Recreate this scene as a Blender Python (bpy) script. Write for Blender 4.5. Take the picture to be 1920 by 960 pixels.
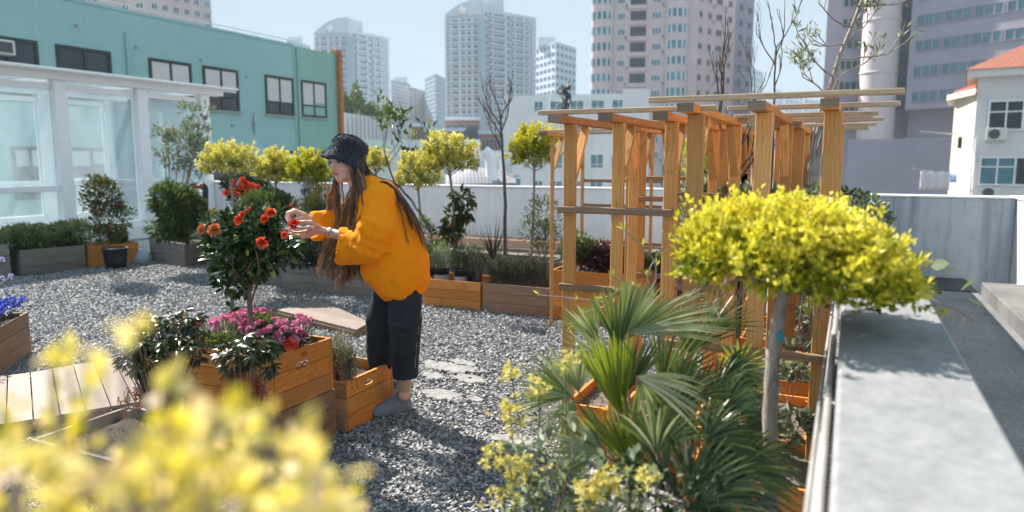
import bpy, math, random
import numpy as np
from mathutils import Vector, Matrix
from mathutils.geometry import tessellate_polygon

# ------------------------------------------------------------ camera, sky, sun, exposure
for o in list(bpy.data.objects): bpy.data.objects.remove(o)
SC = bpy.context.scene
COL = SC.collection
TH = math.atan(180/1350); YAW = math.radians(25); EYE = 1.5; FPX = 1350.0
_h = np.array([-math.sin(YAW), math.cos(YAW), 0.0]); _z = np.array([0, 0, 1.0])
CF = _h*math.cos(TH)-_z*math.sin(TH); CR = np.array([math.cos(YAW), math.sin(YAW), 0.0]); CU = _h*math.sin(TH)+_z*math.cos(TH)
CC = np.array([0, 0, EYE])
cd = bpy.data.cameras.new('camera'); cam = bpy.data.objects.new('camera', cd); COL.objects.link(cam)
cd.sensor_width = 36; cd.lens = FPX/1920*36; cd.clip_start = 0.05; cd.clip_end = 6000
M = Matrix([[CR[0], CU[0], -CF[0], 0], [CR[1], CU[1], -CF[1], 0], [CR[2], CU[2], -CF[2], EYE], [0, 0, 0, 1]])
cam.matrix_world = M
cd.dof.use_dof = True; cd.dof.focus_distance = 4.0; cd.dof.aperture_fstop = 1.8; cd.dof.aperture_blades = 7
SC.camera = cam
W = bpy.data.worlds.new('World'); SC.world = W; W.use_nodes = True
SUN_EL = math.radians(42); SUN_AZ = math.atan2(0.40, -1.0)      # direction towards the sun, from +X
nt = W.node_tree; bg = nt.nodes['Background']
sky = nt.nodes.new('ShaderNodeTexSky'); sky.sky_type = 'NISHITA'; sky.sun_disc = False
sky.sun_elevation = SUN_EL; sky.sun_rotation = math.pi/2-SUN_AZ
sky.air_density = 1.0; sky.dust_density = 0.4; sky.ozone_density = 2.2; sky.altitude = 0
mn = nt.nodes.new('ShaderNodeVectorMath'); mn.operation = 'MINIMUM'; mn.inputs[1].default_value = (1.02, 1.25, 1.47); nt.links.new(sky.outputs[0], mn.inputs[0]); nt.links.new(mn.outputs[0], bg.inputs[0]); bg.inputs[1].default_value = 0.15
sl = bpy.data.lights.new('sun', 'SUN'); sl.energy = 3.4; sl.angle = math.radians(0.5); sl.color = (1.0, 0.93, 0.83)
so = bpy.data.objects.new('sun', sl); COL.objects.link(so)
sdir = Vector((math.cos(SUN_AZ)*math.cos(SUN_EL), math.sin(SUN_AZ)*math.cos(SUN_EL), math.sin(SUN_EL)))
so.rotation_euler = sdir.to_track_quat('Z', 'Y').to_euler(); so.location = (0, 0, 30)
SC.view_settings.view_transform = 'Standard'; SC.view_settings.look = 'None'; SC.view_settings.gamma = 1
SC.view_settings.exposure = 1.93
SC.render.engine = 'CYCLES'
cy = SC.cycles; cy.use_denoising = True; cy.max_bounces = 7; cy.diffuse_bounces = 3; cy.glossy_bounces = 3
cy.transparent_max_bounces = 16; cy.transmission_bounces = 4; cy.volume_bounces = 0; cy.sample_clamp_indirect = 6
cy.use_adaptive_sampling = True; cy.adaptive_threshold = 0.02

rng = np.random.default_rng(7); random.seed(7)

# ------------------------------------------------------------ picture measurements -> places
def _ray(px, py): return CF*FPX+CR*(px-960)+CU*(480-py)
def G(px, py, z=0.0): d = _ray(px, py); return CC+d*((z-EYE)/d[2])
def D(px, py, dep): return CC+_ray(px, py)*(dep/FPX)
def onX(px, py, X): d = _ray(px, py); return CC+d*(X/d[0])
def onY(px, py, Y): d = _ray(px, py); return CC+d*(Y/d[1])

# ------------------------------------------------------------ materials
class NT:
    def __init__(s, name):
        s.m = bpy.data.materials.new(name); s.m.use_nodes = True; s.t = s.m.node_tree; s.n = s.t.nodes
        s.b = s.n['Principled BSDF']; s.out = s.n['Material Output']
    def N(s, ty, props=None, **ins):
        n = s.n.new('ShaderNode'+ty)
        for k, v in (props or {}).items(): setattr(n, k, v)
        for k, v in ins.items():
            k = int(k[1:]) if k[0] == 'i' and k[1:].isdigit() else k.replace('_', ' ')
            s.set(n, k, v)
        return n
    def set(s, n, k, v):
        sock = n.inputs[k]
        if isinstance(v, bpy.types.NodeSocket): s.t.links.new(v, sock)
        elif isinstance(v, bpy.types.Node): s.t.links.new(v.outputs[0], sock)
        else:
            if isinstance(v, (tuple, list)) and len(v) == 3 and sock.type == 'RGBA': v = (*v, 1)
            sock.default_value = v
    def ramp(s, fac, stops):
        r = s.n.new('ShaderNodeValToRGB'); e = r.color_ramp.elements
        while len(e) < len(stops): e.new(0.5)
        for q, (p, c) in zip(e, stops): q.position = p; q.color = (*c, 1) if len(c) == 3 else c
        s.set(r, 0, fac); return r.outputs[0]
    def mix(s, fac, a, b, mode='MIX'):
        m = s.n.new('ShaderNodeMix'); m.data_type = 'RGBA'; m.blend_type = mode
        s.set(m, 0, fac); s.set(m, 6, a); s.set(m, 7, b); return m.outputs[2]
    def noise(s, vec, scale, detail=4, rough=0.6, dist=0):
        n = s.N('TexNoise', Scale=scale, Detail=detail, Roughness=rough, Distortion=dist)
        if vec is not None: s.set(n, 'Vector', vec)
        return n.outputs['Fac']
    def mapping(s, vec, scale, rot=(0, 0, 0)):
        m = s.N('Mapping', Scale=scale, Rotation=rot); s.set(m, 'Vector', vec); return m.outputs[0]
    def co(s, what='Object'): return s.N('TexCoord').outputs[what]
    def attr(s, nm='var'): return s.N('Attribute', {'attribute_name': nm}).outputs['Fac']
    def bump(s, h, strength, dist=0.02):
        b = s.N('Bump', Strength=strength, Distance=dist, Height=h); s.set(s.b, 'Normal', b.outputs[0]); return b
    def P(s, **k):
        for a, v in k.items(): s.set(s.b, a.replace('_', ' '), v)
        return s
MATS = {}
def plain(name, c, rough=0.6, vary=0.12, scale=6, bump=0.0, bscale=40, metal=0, spec=0.4, sheen=0):
    t = NT(name); co = t.co()
    n = t.noise(co, scale, 5)
    d = tuple(x*(1-vary) for x in c); l = tuple(min(1, x*(1+vary)) for x in c)
    t.P(Base_Color=t.ramp(n, [(0.3, d), (0.7, l)]), Roughness=rough, Metallic=metal, Specular_IOR_Level=spec)
    if sheen: t.P(Sheen_Weight=sheen)
    if bump: t.bump(t.noise(co, bscale, 6), bump)
    MATS[name] = t.m; return t.m
def wood(name, a, b, grey=(0.25, 0.22, 0.19), wear=0.25, rough=0.65):
    t = NT(name); uv = t.N('UVMap').outputs[0]
    g = t.noise(t.mapping(uv, (1.6, 26, 1)), 3.0, 7, 0.65, 0.9)
    rings = t.N('TexWave', {'wave_type': 'BANDS', 'bands_direction': 'Y'}, Scale=9.0, Distortion=7.0, Detail=3.0, Detail_Scale=0.9)
    t.set(rings, 'Vector', t.mapping(uv, (0.55, 2.2, 1)))
    c1 = t.ramp(g, [(0.25, a), (0.72, b)])
    c2 = t.mix(0.22, c1, t.ramp(rings.outputs['Fac'], [(0.0, tuple(x*0.55 for x in a)), (0.6, b)]), 'MIX')
    vo = t.N('TexVoronoi', Scale=2.3, Randomness=1.0); t.set(vo, 'Vector', t.mapping(uv, (1.0, 2.0, 1)))
    kn = t.ramp(vo.outputs['Distance'], [(0.0, (0.85, 0.85, 0.85)), (0.05, (0.5, 0.5, 0.5)), (0.085, (0, 0, 0))])
    c3 = t.mix(kn, c2, tuple(x*0.22 for x in a))
    wn = t.noise(t.mapping(uv, (0.8, 5, 1)), 2.2, 5, 0.7)
    c4 = t.mix(t.ramp(wn, [(0.5, (0, 0, 0)), (0.75, (wear, wear, wear))]), c3, grey)
    c4 = t.mix(t.N('MapRange', i0=t.attr(), i1=0.55, i2=1.0, i3=0.0, i4=0.32).outputs[0], c4, grey)
    wp = t.noise(t.mapping(uv, (1.2, 1.2, 1)), 3.5, 6, 0.75, 1.5)
    c4 = t.mix(t.ramp(wp, [(0.56, (0, 0, 0)), (0.66, (0.4, 0.4, 0.4)), (0.72, (0.12, 0.12, 0.12))]), c4, tuple(x*0.35 for x in a))
    v = t.N('HueSaturation', Value=t.N('MapRange', i0=t.N('Math', {'operation': 'FRACT'}, i0=t.N('Math', {'operation': 'MULTIPLY'}, i0=t.attr(), i1=7.3).outputs[0]).outputs[0], i3=0.72, i4=1.2).outputs[0], Color=c4)
    t.P(Base_Color=v.outputs[0], Roughness=rough, Specular_IOR_Level=0.25)
    t.bump(g, 0.35, 0.004)
    MATS[name] = t.m; return t.m
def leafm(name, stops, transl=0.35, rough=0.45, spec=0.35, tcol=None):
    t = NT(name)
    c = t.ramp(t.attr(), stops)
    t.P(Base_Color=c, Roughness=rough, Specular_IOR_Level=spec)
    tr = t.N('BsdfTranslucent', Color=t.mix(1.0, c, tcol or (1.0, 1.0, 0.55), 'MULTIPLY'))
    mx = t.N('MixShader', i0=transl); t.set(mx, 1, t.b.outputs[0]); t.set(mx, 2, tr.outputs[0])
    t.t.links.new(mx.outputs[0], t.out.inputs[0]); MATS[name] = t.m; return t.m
def bark(name, a, b, sc=18):
    t = NT(name); co = t.co()
    n = t.noise(t.mapping(co, (1, 1, 0.35)), sc, 6, 0.7, 0.4)
    t.P(Base_Color=t.ramp(n, [(0.3, a), (0.7, b)]), Roughness=0.85); t.bump(n, 0.6, 0.01); MATS[name] = t.m; return t.m
def plaster(name, a, b, stain=None, streak=0.5, sc=0.6, rough=0.85, fine=0.12):
    t = NT(name); co = t.co('Object')
    n1 = t.noise(co, sc, 6, 0.65)
    st = t.noise(t.mapping(co, (3.2, 3.2, 0.22)), 2.0, 6, 0.7)
    fi = t.noise(co, 35, 3)
    c = t.ramp(n1, [(0.3, a), (0.7, b)])
    c = t.mix(t.ramp(st, [(0.45, (0, 0, 0)), (0.75, (streak,)*3)]), c, stain or tuple(x*0.6 for x in a))
    c = t.mix(fine, c, t.ramp(fi, [(0.3, (0.2, 0.2, 0.2)), (0.7, (0.9, 0.9, 0.9))]), 'OVERLAY')
    t.P(Base_Color=c, Roughness=rough, Specular_IOR_Level=0.2); t.bump(t.noise(co, 18, 6), 0.25, 0.02)
    MATS[name] = t.m; return t.m
def glassy(name, c, rough=0.08, spec=0.9, sc=0.35):
    t = NT(name); co = t.co('Object')
    n = t.noise(co, sc, 3)
    t.P(Base_Color=t.ramp(n, [(0.35, tuple(x*0.55 for x in c)), (0.65, tuple(min(1, x*1.5) for x in c))]), Roughness=rough, Specular_IOR_Level=spec)
    MATS[name] = t.m; return t.m

wood('wood_orange', (0.48, 0.15, 0.025), (0.76, 0.31, 0.06), grey=(0.30, 0.17, 0.09), wear=0.3)
wood('wood_batten', (0.34, 0.24, 0.15), (0.55, 0.42, 0.29), grey=(0.4, 0.35, 0.3), wear=0.5)
wood('wood_post', (0.52, 0.235, 0.065), (0.74, 0.40, 0.14), grey=(0.34, 0.2, 0.11), wear=0.3)
wood('wood_weather', (0.16, 0.09, 0.05), (0.36, 0.21, 0.12), grey=(0.24, 0.22, 0.20), wear=0.7)
wood('wood_grey', (0.12, 0.105, 0.095), (0.26, 0.235, 0.21), grey=(0.30, 0.29, 0.28), wear=0.8)
wood('wood_pale', (0.18, 0.13, 0.105), (0.28, 0.22, 0.185), grey=(0.24, 0.21, 0.20), wear=0.6)
wood('wood_end', (0.13, 0.10, 0.07), (0.27, 0.21, 0.15), wear=0.5)
bark('bark_grey', (0.16, 0.13, 0.11), (0.38, 0.34, 0.31)); bark('bark_brown', (0.11, 0.075, 0.055), (0.27, 0.19, 0.14))
bark('bark_dark', (0.045, 0.04, 0.045), (0.13, 0.115, 0.12)); bark('bark_pale', (0.13, 0.10, 0.085), (0.42, 0.37, 0.33), 26)
Y0, Y1, Y2, Y3 = (0.10, 0.13, 0.012), (0.34, 0.33, 0.022), (0.62, 0.5, 0.03), (0.78, 0.66, 0.14)
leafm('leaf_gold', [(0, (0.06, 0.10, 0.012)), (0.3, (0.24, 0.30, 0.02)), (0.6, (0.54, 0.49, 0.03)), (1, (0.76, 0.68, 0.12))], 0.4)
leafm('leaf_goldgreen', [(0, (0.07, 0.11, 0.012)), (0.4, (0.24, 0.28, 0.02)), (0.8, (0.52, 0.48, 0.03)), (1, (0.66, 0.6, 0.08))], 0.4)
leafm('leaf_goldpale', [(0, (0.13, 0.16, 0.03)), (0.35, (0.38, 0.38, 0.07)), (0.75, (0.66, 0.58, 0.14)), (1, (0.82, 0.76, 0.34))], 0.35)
leafm('leaf_camellia', [(0, (0.012, 0.03, 0.012)), (0.6, (0.03, 0.07, 0.02)), (0.93, (0.06, 0.12, 0.025)), (1, (0.2, 0.24, 0.04))], 0.15, 0.22, 0.6)
leafm('leaf_juniper', [(0, (0.04, 0.07, 0.03)), (0.4, (0.17, 0.24, 0.09)), (1, (0.42, 0.48, 0.24))], 0.3, 0.5)
leafm('leaf_dark', [(0, (0.012, 0.028, 0.014)), (0.6, (0.03, 0.06, 0.028)), (1, (0.07, 0.11, 0.04))], 0.2, 0.5)
leafm('leaf_mid', [(0, (0.03, 0.055, 0.02)), (0.5, (0.09, 0.14, 0.04)), (1, (0.22, 0.27, 0.08))], 0.3, 0.45)
leafm('leaf_grey', [(0, (0.07, 0.1, 0.06)), (0.5, (0.2, 0.25, 0.17)), (1, (0.46, 0.5, 0.38))], 0.25, 0.6)
leafm('leaf_pieris', [(0, (0.015, 0.03, 0.012)), (0.6, (0.035, 0.06, 0.02)), (0.85, (0.11, 0.09, 0.025)), (1, (0.26, 0.12, 0.03))], 0.15, 0.3, 0.5)
leafm('leaf_nandina', [(0, (0.03, 0.05, 0.02)), (0.55, (0.07, 0.1, 0.03)), (0.85, (0.2, 0.1, 0.035)), (1, (0.36, 0.1, 0.04))], 0.3)
leafm('leaf_palm', [(0, (0.03, 0.06, 0.018)), (0.45, (0.09, 0.14, 0.04)), (0.75, (0.2, 0.26, 0.1)), (1, (0.46, 0.47, 0.36))], 0.3, 0.35, 0.5)
leafm('leaf_palmdark', [(0, (0.015, 0.04, 0.025)), (0.4, (0.05, 0.11, 0.06)), (0.75, (0.14, 0.22, 0.10)), (1, (0.32, 0.38, 0.2))], 0.2, 0.35, 0.5)
leafm('leaf_palmlime', [(0, (0.12, 0.18, 0.02)), (1, (0.34, 0.4, 0.04))], 0.45, 0.35, 0.5)
leafm('leaf_purple', [(0, (0.03, 0.012, 0.018)), (0.6, (0.09, 0.03, 0.045)), (1, (0.2, 0.08, 0.1))], 0.2, 0.5)
leafm('leaf_spike', [(0, (0.02, 0.022, 0.015)), (1, (0.10, 0.07, 0.055))], 0.15, 0.4)
leafm('petal_pink', [(0, (0.42, 0.09, 0.2)), (0.6, (0.62, 0.2, 0.36)), (1, (0.8, 0.42, 0.56))], 0.3, 0.6, 0.2, (1, 0.8, 0.8))
leafm('petal_red', [(0, (0.4, 0.03, 0.015)), (0.6, (0.72, 0.07, 0.03)), (1, (0.85, 0.2, 0.09))], 0.3, 0.5, 0.3, (1, 0.7, 0.6))
leafm('petal_orange', [(0, (0.4, 0.11, 0.04)), (1, (0.66, 0.27, 0.11))], 0.3, 0.5, 0.3, (1, 0.7, 0.6))
leafm('petal_blue', [(0, (0.006, 0.02, 0.3)), (0.7, (0.015, 0.07, 0.62)), (1, (0.06, 0.18, 0.8))], 0.25, 0.6, 0.2, (0.7, 0.7, 1))
leafm('petal_lilac', [(0, (0.4, 0.36, 0.6)), (1, (0.66, 0.6, 0.8))], 0.3, 0.6, 0.2, (0.9, 0.85, 1))
leafm('petal_yellow', [(0, (0.50, 0.42, 0.09)), (1, (0.78, 0.70, 0.32))], 0.4, 0.6)
leafm('bell_red', [(0, (0.22, 0.03, 0.02)), (1, (0.5, 0.11, 0.06))], 0.15, 0.5, 0.3, (1, 0.7, 0.6))
leafm('leaf_fore', [(0, (0.22, 0.26, 0.03)), (0.3, (0.62, 0.52, 0.06)), (0.65, (0.82, 0.68, 0.22)), (0.85, (0.86, 0.74, 0.42)), (1, (0.88, 0.66, 0.46))], 0.5, 0.5)

# ------------------------------------------------------------ mesh builder
class MB:
    def __init__(s): s.v = []; s.fl = []; s.n = 0
    def add(s, V, F, uv=None, mat=0, var=None, smooth=False):
        V = np.asarray(V, float).reshape(-1, 3); F = np.asarray(F, int)
        if F.ndim == 1: F = F[None]
        m, k = F.shape
        uv = np.zeros((m, k, 2)) if uv is None else np.asarray(uv, float).reshape(m, k, 2)
        var = np.full(m, 0.5) if var is None else np.broadcast_to(np.asarray(var, float), (m,))
        s.v.append(V); s.fl.append((F+s.n, uv, mat, var, smooth)); s.n += len(V); return s
    def empty(s): return s.n == 0
    def mesh(s, name, mats):
        me = bpy.data.meshes.new(name); V = np.concatenate(s.v)
        me.vertices.add(len(V)); me.vertices.foreach_set('co', V.ravel())
        L = np.concatenate([f[0].ravel() for f in s.fl]); tot = np.concatenate([np.full(len(f[0]), f[0].shape[1]) for f in s.fl])
        me.loops.add(len(L)); me.loops.foreach_set('vertex_index', L.astype(np.int32))
        me.polygons.add(len(tot)); me.polygons.foreach_set('loop_start', np.concatenate([[0], np.cumsum(tot)[:-1]]).astype(np.int32))
        me.polygons.foreach_set('loop_total', tot.astype(np.int32))
        me.polygons.foreach_set('material_index', np.concatenate([np.full(len(f[0]), f[2]) for f in s.fl]).astype(np.int32))
        me.polygons.foreach_set('use_smooth', np.concatenate([np.full(len(f[0]), f[4]) for f in s.fl]))
        u = me.uv_layers.new(name='UVMap'); u.data.foreach_set('uv', np.concatenate([f[1].reshape(-1, 2) for f in s.fl]).ravel().astype(np.float32))
        a = me.attributes.new('var', 'FLOAT', 'FACE'); a.data.foreach_set('value', np.concatenate([f[3] for f in s.fl]).astype(np.float32))
        for m in mats: me.materials.append(MATS[m] if isinstance(m, str) else m)
        me.update(calc_edges=True); return me
def tag(o, label=None, cat=None, group=None, kind=None):
    if label: o['label'] = label
    if cat: o['category'] = cat
    if group: o['group'] = group
    if kind: o['kind'] = kind
    return o
def link(name, me, parent=None, bevel=0):
    o = bpy.data.objects.new(name, me); COL.objects.link(o)
    if parent is not None: o.parent = parent; o.matrix_parent_inverse = Matrix.Translation(-Vector(parent.location)) if False else Matrix()
    if bevel:
        b = o.modifiers.new('bevel', 'BEVEL'); b.width = bevel; b.segments = 1; b.limit_method = 'ANGLE'
    return o
def obj(name, mb, mats, parent=None, bevel=0, org=None):
    """mesh in world coordinates; its origin is moved to org (or the parent's place)"""
    if not isinstance(mats, (list, tuple)): mats = [mats]
    o0 = np.zeros(3)
    if parent is not None: o0 = np.array(worldloc(parent))
    elif org is not None: o0 = np.array(org, float)
    mb.v = [v-o0 for v in mb.v]
    o = link(name, mb.mesh(name, mats), parent, bevel)
    if parent is None: o.location = o0
    return o
def worldloc(o):
    l = np.array(o.location, float)
    while o.parent is not None: o = o.parent; l = l+np.array(o.location, float)
    return l
def empty(name, loc, label=None, cat=None, group=None, kind=None):
    o = bpy.data.objects.new(name, None); COL.objects.link(o); o.location = loc; o.empty_display_size = 0.1
    return tag(o, label, cat, group, kind)
def copy_tree(o, parent=None):
    c = o.copy(); COL.objects.link(c); c.parent = parent
    for ch in list(o.children): copy_tree(ch, c)
    return c

def box(mb, lo, hi, mat=0, var=None, R=None, T=(0, 0, 0), jit=True):
    lo = np.array(lo, float); hi = np.array(hi, float); d = hi-lo
    c = np.array([[x, y, z] for x in (0, 1) for y in (0, 1) for z in (0, 1)])
    V = lo+c*d
    F = np.array([[0, 1, 3, 2], [4, 6, 7, 5], [0, 4, 5, 1], [2, 3, 7, 6], [0, 2, 6, 4], [1, 5, 7, 3]])
    nax = [0, 0, 1, 1, 2, 2]; L = int(np.argmax(d)); off = rng.random(2)*20 if jit else np.zeros(2)
    uv = np.zeros((6, 4, 2))
    for i in range(6):
        ax = [a for a in (0, 1, 2) if a != nax[i]]
        u, w = (ax if ax[0] == L else ax[::-1]) if L in ax else ax
        uv[i, :, 0] = V[F[i], u]-lo[u]+off[0]; uv[i, :, 1] = V[F[i], w]-lo[w]+off[1]+i*0.37
    if R is not None: V = V@np.asarray(R).T
    mb.add(V+np.array(T), F, uv, mat, rng.random() if var is None else var)
def beam(mb, p0, p1, w, t, mat=0, up=(0, 0, 1), var=None):
    p0 = np.array(p0, float); p1 = np.array(p1, float); d = p1-p0; L = np.linalg.norm(d); x = d/L
    y = np.cross(up, x)
    if np.linalg.norm(y) < 1e-3: y = np.cross((0, 1, 0), x)
    y /= np.linalg.norm(y); z = np.cross(x, y)
    box(mb, (0, -w/2, -t/2), (L, w/2, t/2), mat, var, np.array([x, y, z]).T, p0)
def frames(P):
    P = np.asarray(P, float); T = np.gradient(P, axis=0); T /= np.linalg.norm(T, axis=1)[:, None]+1e-9
    a = np.array([0, 0, 1.0]) if abs(T[0][2]) < 0.9 else np.array([1.0, 0, 0])
    N = np.zeros_like(P); n = np.cross(T[0], a); n /= np.linalg.norm(n); N[0] = n
    for i in range(1, len(P)):
        n = N[i-1]-T[i]*(N[i-1]@T[i]); N[i] = n/(np.linalg.norm(n)+1e-9)
    return T, N, np.cross(T, N)
def tube(mb, P, r, k=6, mat=0, var=None, smooth=True, cap=True, flat=1.0):
    P = np.asarray(P, float); n = len(P); r = np.broadcast_to(np.asarray(r, float), (n,))
    T, N, B = frames(P); a = np.arange(k)*2*math.pi/k
    V = P[:, None]+r[:, None, None]*(np.cos(a)[None, :, None]*N[:, None]+flat*np.sin(a)[None, :, None]*B[:, None])
    i = np.arange(n-1)[:, None]*k; j = np.arange(k)[None]; j2 = (j+1) % k
    F = np.stack([i+j, i+j2, i+k+j2, i+k+j], -1).reshape(-1, 4)
    L = np.concatenate([[0], np.cumsum(np.linalg.norm(np.diff(P, axis=0), axis=1))])
    u = np.stack([L[:-1, None]+0*j, L[:-1, None]+0*j, L[1:, None]+0*j, L[1:, None]+0*j], -1).reshape(-1, 4)
    w = np.stack([0*i+j, 0*i+j+1, 0*i+j+1, 0*i+j], -1).reshape(-1, 4)/k
    mb.add(V.reshape(-1, 3), F, np.stack([u, w], -1), mat, rng.random() if var is None else var, smooth)
    if cap:
        for e in (0, n-1): mb.add(V[e], [list(range(k)) if e == 0 else list(range(k))[::-1]], None, mat, 0.5)
def curve(pts, n=12):
    """Catmull-Rom through pts"""
    P = np.asarray(pts, float); Q = np.vstack([2*P[0]-P[1], P, 2*P[-1]-P[-2]]); out = []
    m = len(P)-1
    for t in np.linspace(0, m-1e-6, n):
        i = int(t); f = t-i; a, b, c, d = Q[i:i+4]
        out.append(0.5*((2*b)+(-a+c)*f+(2*a-5*b+4*c-d)*f*f+(-a+3*b-3*c+d)*f**3))
    return np.array(out)
def prism(mb, poly, z0, z1, mat=0, var=None, M3=None, T=(0, 0, 0), holes=()):
    """polygon (2D) extruded z0..z1 (then rotated by M3, moved by T); holes are 2D loops"""
    loops = [list(map(tuple, poly))]+[list(map(tuple, h)) for h in holes]
    pts = np.array([p for l in loops for p in l], float); n = len(pts)
    tris = np.array(tessellate_polygon([[Vector((x, y, 0)) for x, y in l] for l in loops]))
    V = np.vstack([np.c_[pts, np.full(n, z0)], np.c_[pts, np.full(n, z1)]])
    off = rng.random(2)*20
    A = pts[tris]; sg = np.sign(np.cross(A[:, 1]-A[:, 0], A[:, 2]-A[:, 0])); tris = np.where(sg[:, None] < 0, tris[:, ::-1], tris)
    vr = rng.random() if var is None else var; M3 = np.eye(3) if M3 is None else np.asarray(M3)
    V = V@M3.T+np.array(T)
    Fs = []; us = []
    s = 0
    for li, l in enumerate(loops):
        m = len(l); a = sum(l[i][0]*l[(i+1) % m][1]-l[(i+1) % m][0]*l[i][1] for i in range(m)); ccw = (a > 0) == (li == 0)
        per = 0
        for i in range(m):
            p, q = s+i, s+(i+1) % m; dl = math.dist(l[i], l[(i+1) % m])
            if not ccw: p, q = q, p
            Fs.append([p, q, q+n, p+n]); us.append([[per, 0], [per+dl, 0], [per+dl, z1-z0], [per, z1-z0]]); per += dl
        s += m
    st = mb.n; mb.add(V, np.array(Fs), np.array(us)+off, mat, vr)
    mb.add(np.zeros((0, 3)), tris+n-mb.n+st, pts[tris]+off, mat, vr); mb.add(np.zeros((0, 3)), tris[:, ::-1]-mb.n+st, pts[tris[:, ::-1]]+off, mat, vr)
def clip(poly, p, nrm):
    out = []; m = len(poly)
    for i in range(m):
        a, b = np.array(poly[i]), np.array(poly[(i+1) % m]); da, db = (a-p)@nrm, (b-p)@nrm
        if da >= 0: out.append(tuple(a))
        if (da >= 0) != (db >= 0): out.append(tuple(a+(b-a)*da/(da-db)))
    return out
def rounded(cx, cy, w, h, r, n=5):
    out = []
    for sx, sy, a0 in ((1, 1, 0), (-1, 1, 90), (-1, -1, 180), (1, -1, 270)):
        for i in range(n+1):
            a = math.radians(a0+90*i/n); out.append((cx+sx*(w/2-r)+r*math.cos(a), cy+sy*(h/2-r)+r*math.sin(a)))
    return out
def lathe(mb, prof, k=20, c=(0, 0, 0), mat=0, var=0.5, M3=None, smooth=True):
    prof = np.array(prof, float); a = np.arange(k)*2*math.pi/k
    V = np.stack([prof[:, 0, None]*np.cos(a), prof[:, 0, None]*np.sin(a), prof[:, 1, None]+0*a], -1).reshape(-1, 3)
    if M3 is not None: V = V@np.asarray(M3).T
    i = np.arange(len(prof)-1)[:, None]*k; j = np.arange(k)[None]; j2 = (j+1) % k
    F = np.stack([i+j, i+j2, i+k+j2, i+k+j], -1).reshape(-1, 4)
    mb.add(V+np.array(c), F, None, mat, var, smooth)

def unit(v): v = np.asarray(v, float); return v/(np.linalg.norm(v, axis=-1, keepdims=True)+1e-9)
def leaves(mb, P, A, size, wid=0.5, fold=0.25, mat=0, var=None, up=None, curl=0.0, shape='kite'):
    """one leaf per row: base P, axis A (unit), length size"""
    P = np.asarray(P, float); n = len(P); A = unit(A); size = np.broadcast_to(np.asarray(size, float), (n,))[:, None]
    U = rng.normal(size=(n, 3))*0.7+(np.array([0, 0, 1.0]) if up is None else up)
    S = unit(np.cross(A, U)); N = np.cross(S, A)
    w = wid*size/2
    var = rng.random(n) if var is None else np.broadcast_to(var, (n,))
    if shape == 'kite':
        V = np.stack([P, P+A*size*0.5+S*w+N*fold*w*2, P+A*size-N*curl*size, P+A*size*0.5-S*w+N*fold*w*2], 1)
        i = np.arange(n)[:, None]*4
        F = np.concatenate([i+[0, 1, 2], i+[0, 2, 3]]); vv = np.concatenate([var, var])
    else:
        m1 = P+A*size*0.33; m2 = P+A*size*0.72-N*curl*size*0.4; tip = P+A*size-N*curl*size
        V = np.stack([P, m1+S*w*0.9+N*fold*w, m2+S*w*0.75+N*fold*w, tip, m2-S*w*0.75+N*fold*w, m1-S*w*0.9+N*fold*w, m1, m2], 1)
        i = np.arange(n)[:, None]*8
        F = np.concatenate([i+[0, 1, 6, 6], i+[6, 1, 2, 7], i+[7, 2, 3, 3], i+[7, 3, 4, 4], i+[6, 7, 4, 5], i+[0, 6, 5, 5]])
        T3 = np.concatenate([i+[0, 1, 6], i+[7, 2, 3], i+[7, 3, 4], i+[0, 6, 5]]); Q = np.concatenate([i+[6, 1, 2, 7], i+[6, 7, 4, 5]])
        base = mb.n
        mb.add(V.reshape(-1, 3), Q, None, mat, np.tile(var, 2), True)
        mb.add(np.zeros((0, 3)), T3+base-mb.n, None, mat, np.tile(var, 4), True); return
    mb.add(V.reshape(-1, 3), F, None, mat, vv)
def sph(n): return unit(rng.normal(size=(n, 3)))
def fbm(P, f=1.0, seed=0):
    r = np.random.default_rng(seed); out = 0; a = 1.0
    for o in range(4):
        for _ in range(3):
            k = r.normal(size=3)*f; out = out+a*np.sin(P@k+r.random()*6.28)
        f *= 1.9; a *= 0.6
    return out/3.2
# ------------------------------------------------------------ setting: ground, terrace, walls
def mat_gravel():
    t = NT('gravel'); co = t.co()
    v = t.N('TexVoronoi', Scale=52.0, Randomness=1.0, Vector=co)
    d = t.N('TexVoronoi', {'feature': 'DISTANCE_TO_EDGE'}, Scale=52.0, Vector=co)
    sp = t.N('SeparateColor', Color=v.outputs['Color'])
    c = t.ramp(sp.outputs[0], [(0.0, (0.12, 0.125, 0.14)), (0.35, (0.21, 0.215, 0.23)), (0.7, (0.30, 0.30, 0.31)), (1.0, (0.42, 0.41, 0.40))])
    e = t.ramp(d.outputs['Distance'], [(0.0, (0.35, 0.35, 0.36)), (0.22, (1, 1, 1))])
    big = t.ramp(t.noise(co, 0.9, 4), [(0.35, (0.85, 0.85, 0.87)), (0.7, (1.1, 1.09, 1.06))])
    t.P(Base_Color=t.mix(1.0, t.mix(0.7, c, e, 'MULTIPLY'), big, 'MULTIPLY'), Roughness=0.8)
    hm = t.N('Math', {'operation': 'MULTIPLY'}, i0=d.outputs['Distance'], i1=sp.outputs[1])
    t.bump(hm, 0.9, 0.02); MATS['gravel'] = t.m
mat_gravel()
def mat_stone():
    t = NT('stone')
    c = t.ramp(t.attr(), [(0, (0.105, 0.11, 0.125)), (0.3, (0.215, 0.222, 0.24)), (0.88, (0.32, 0.325, 0.34)), (1, (0.44, 0.42, 0.40))])
    t.P(Base_Color=c, Roughness=0.7); t.bump(t.noise(t.co(), 120, 3), 0.3, 0.004); MATS['stone'] = t.m
mat_stone()
plaster('wall_white', (0.74, 0.73, 0.76), (0.84, 0.83, 0.85), (0.40, 0.40, 0.45), 0.30)
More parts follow.
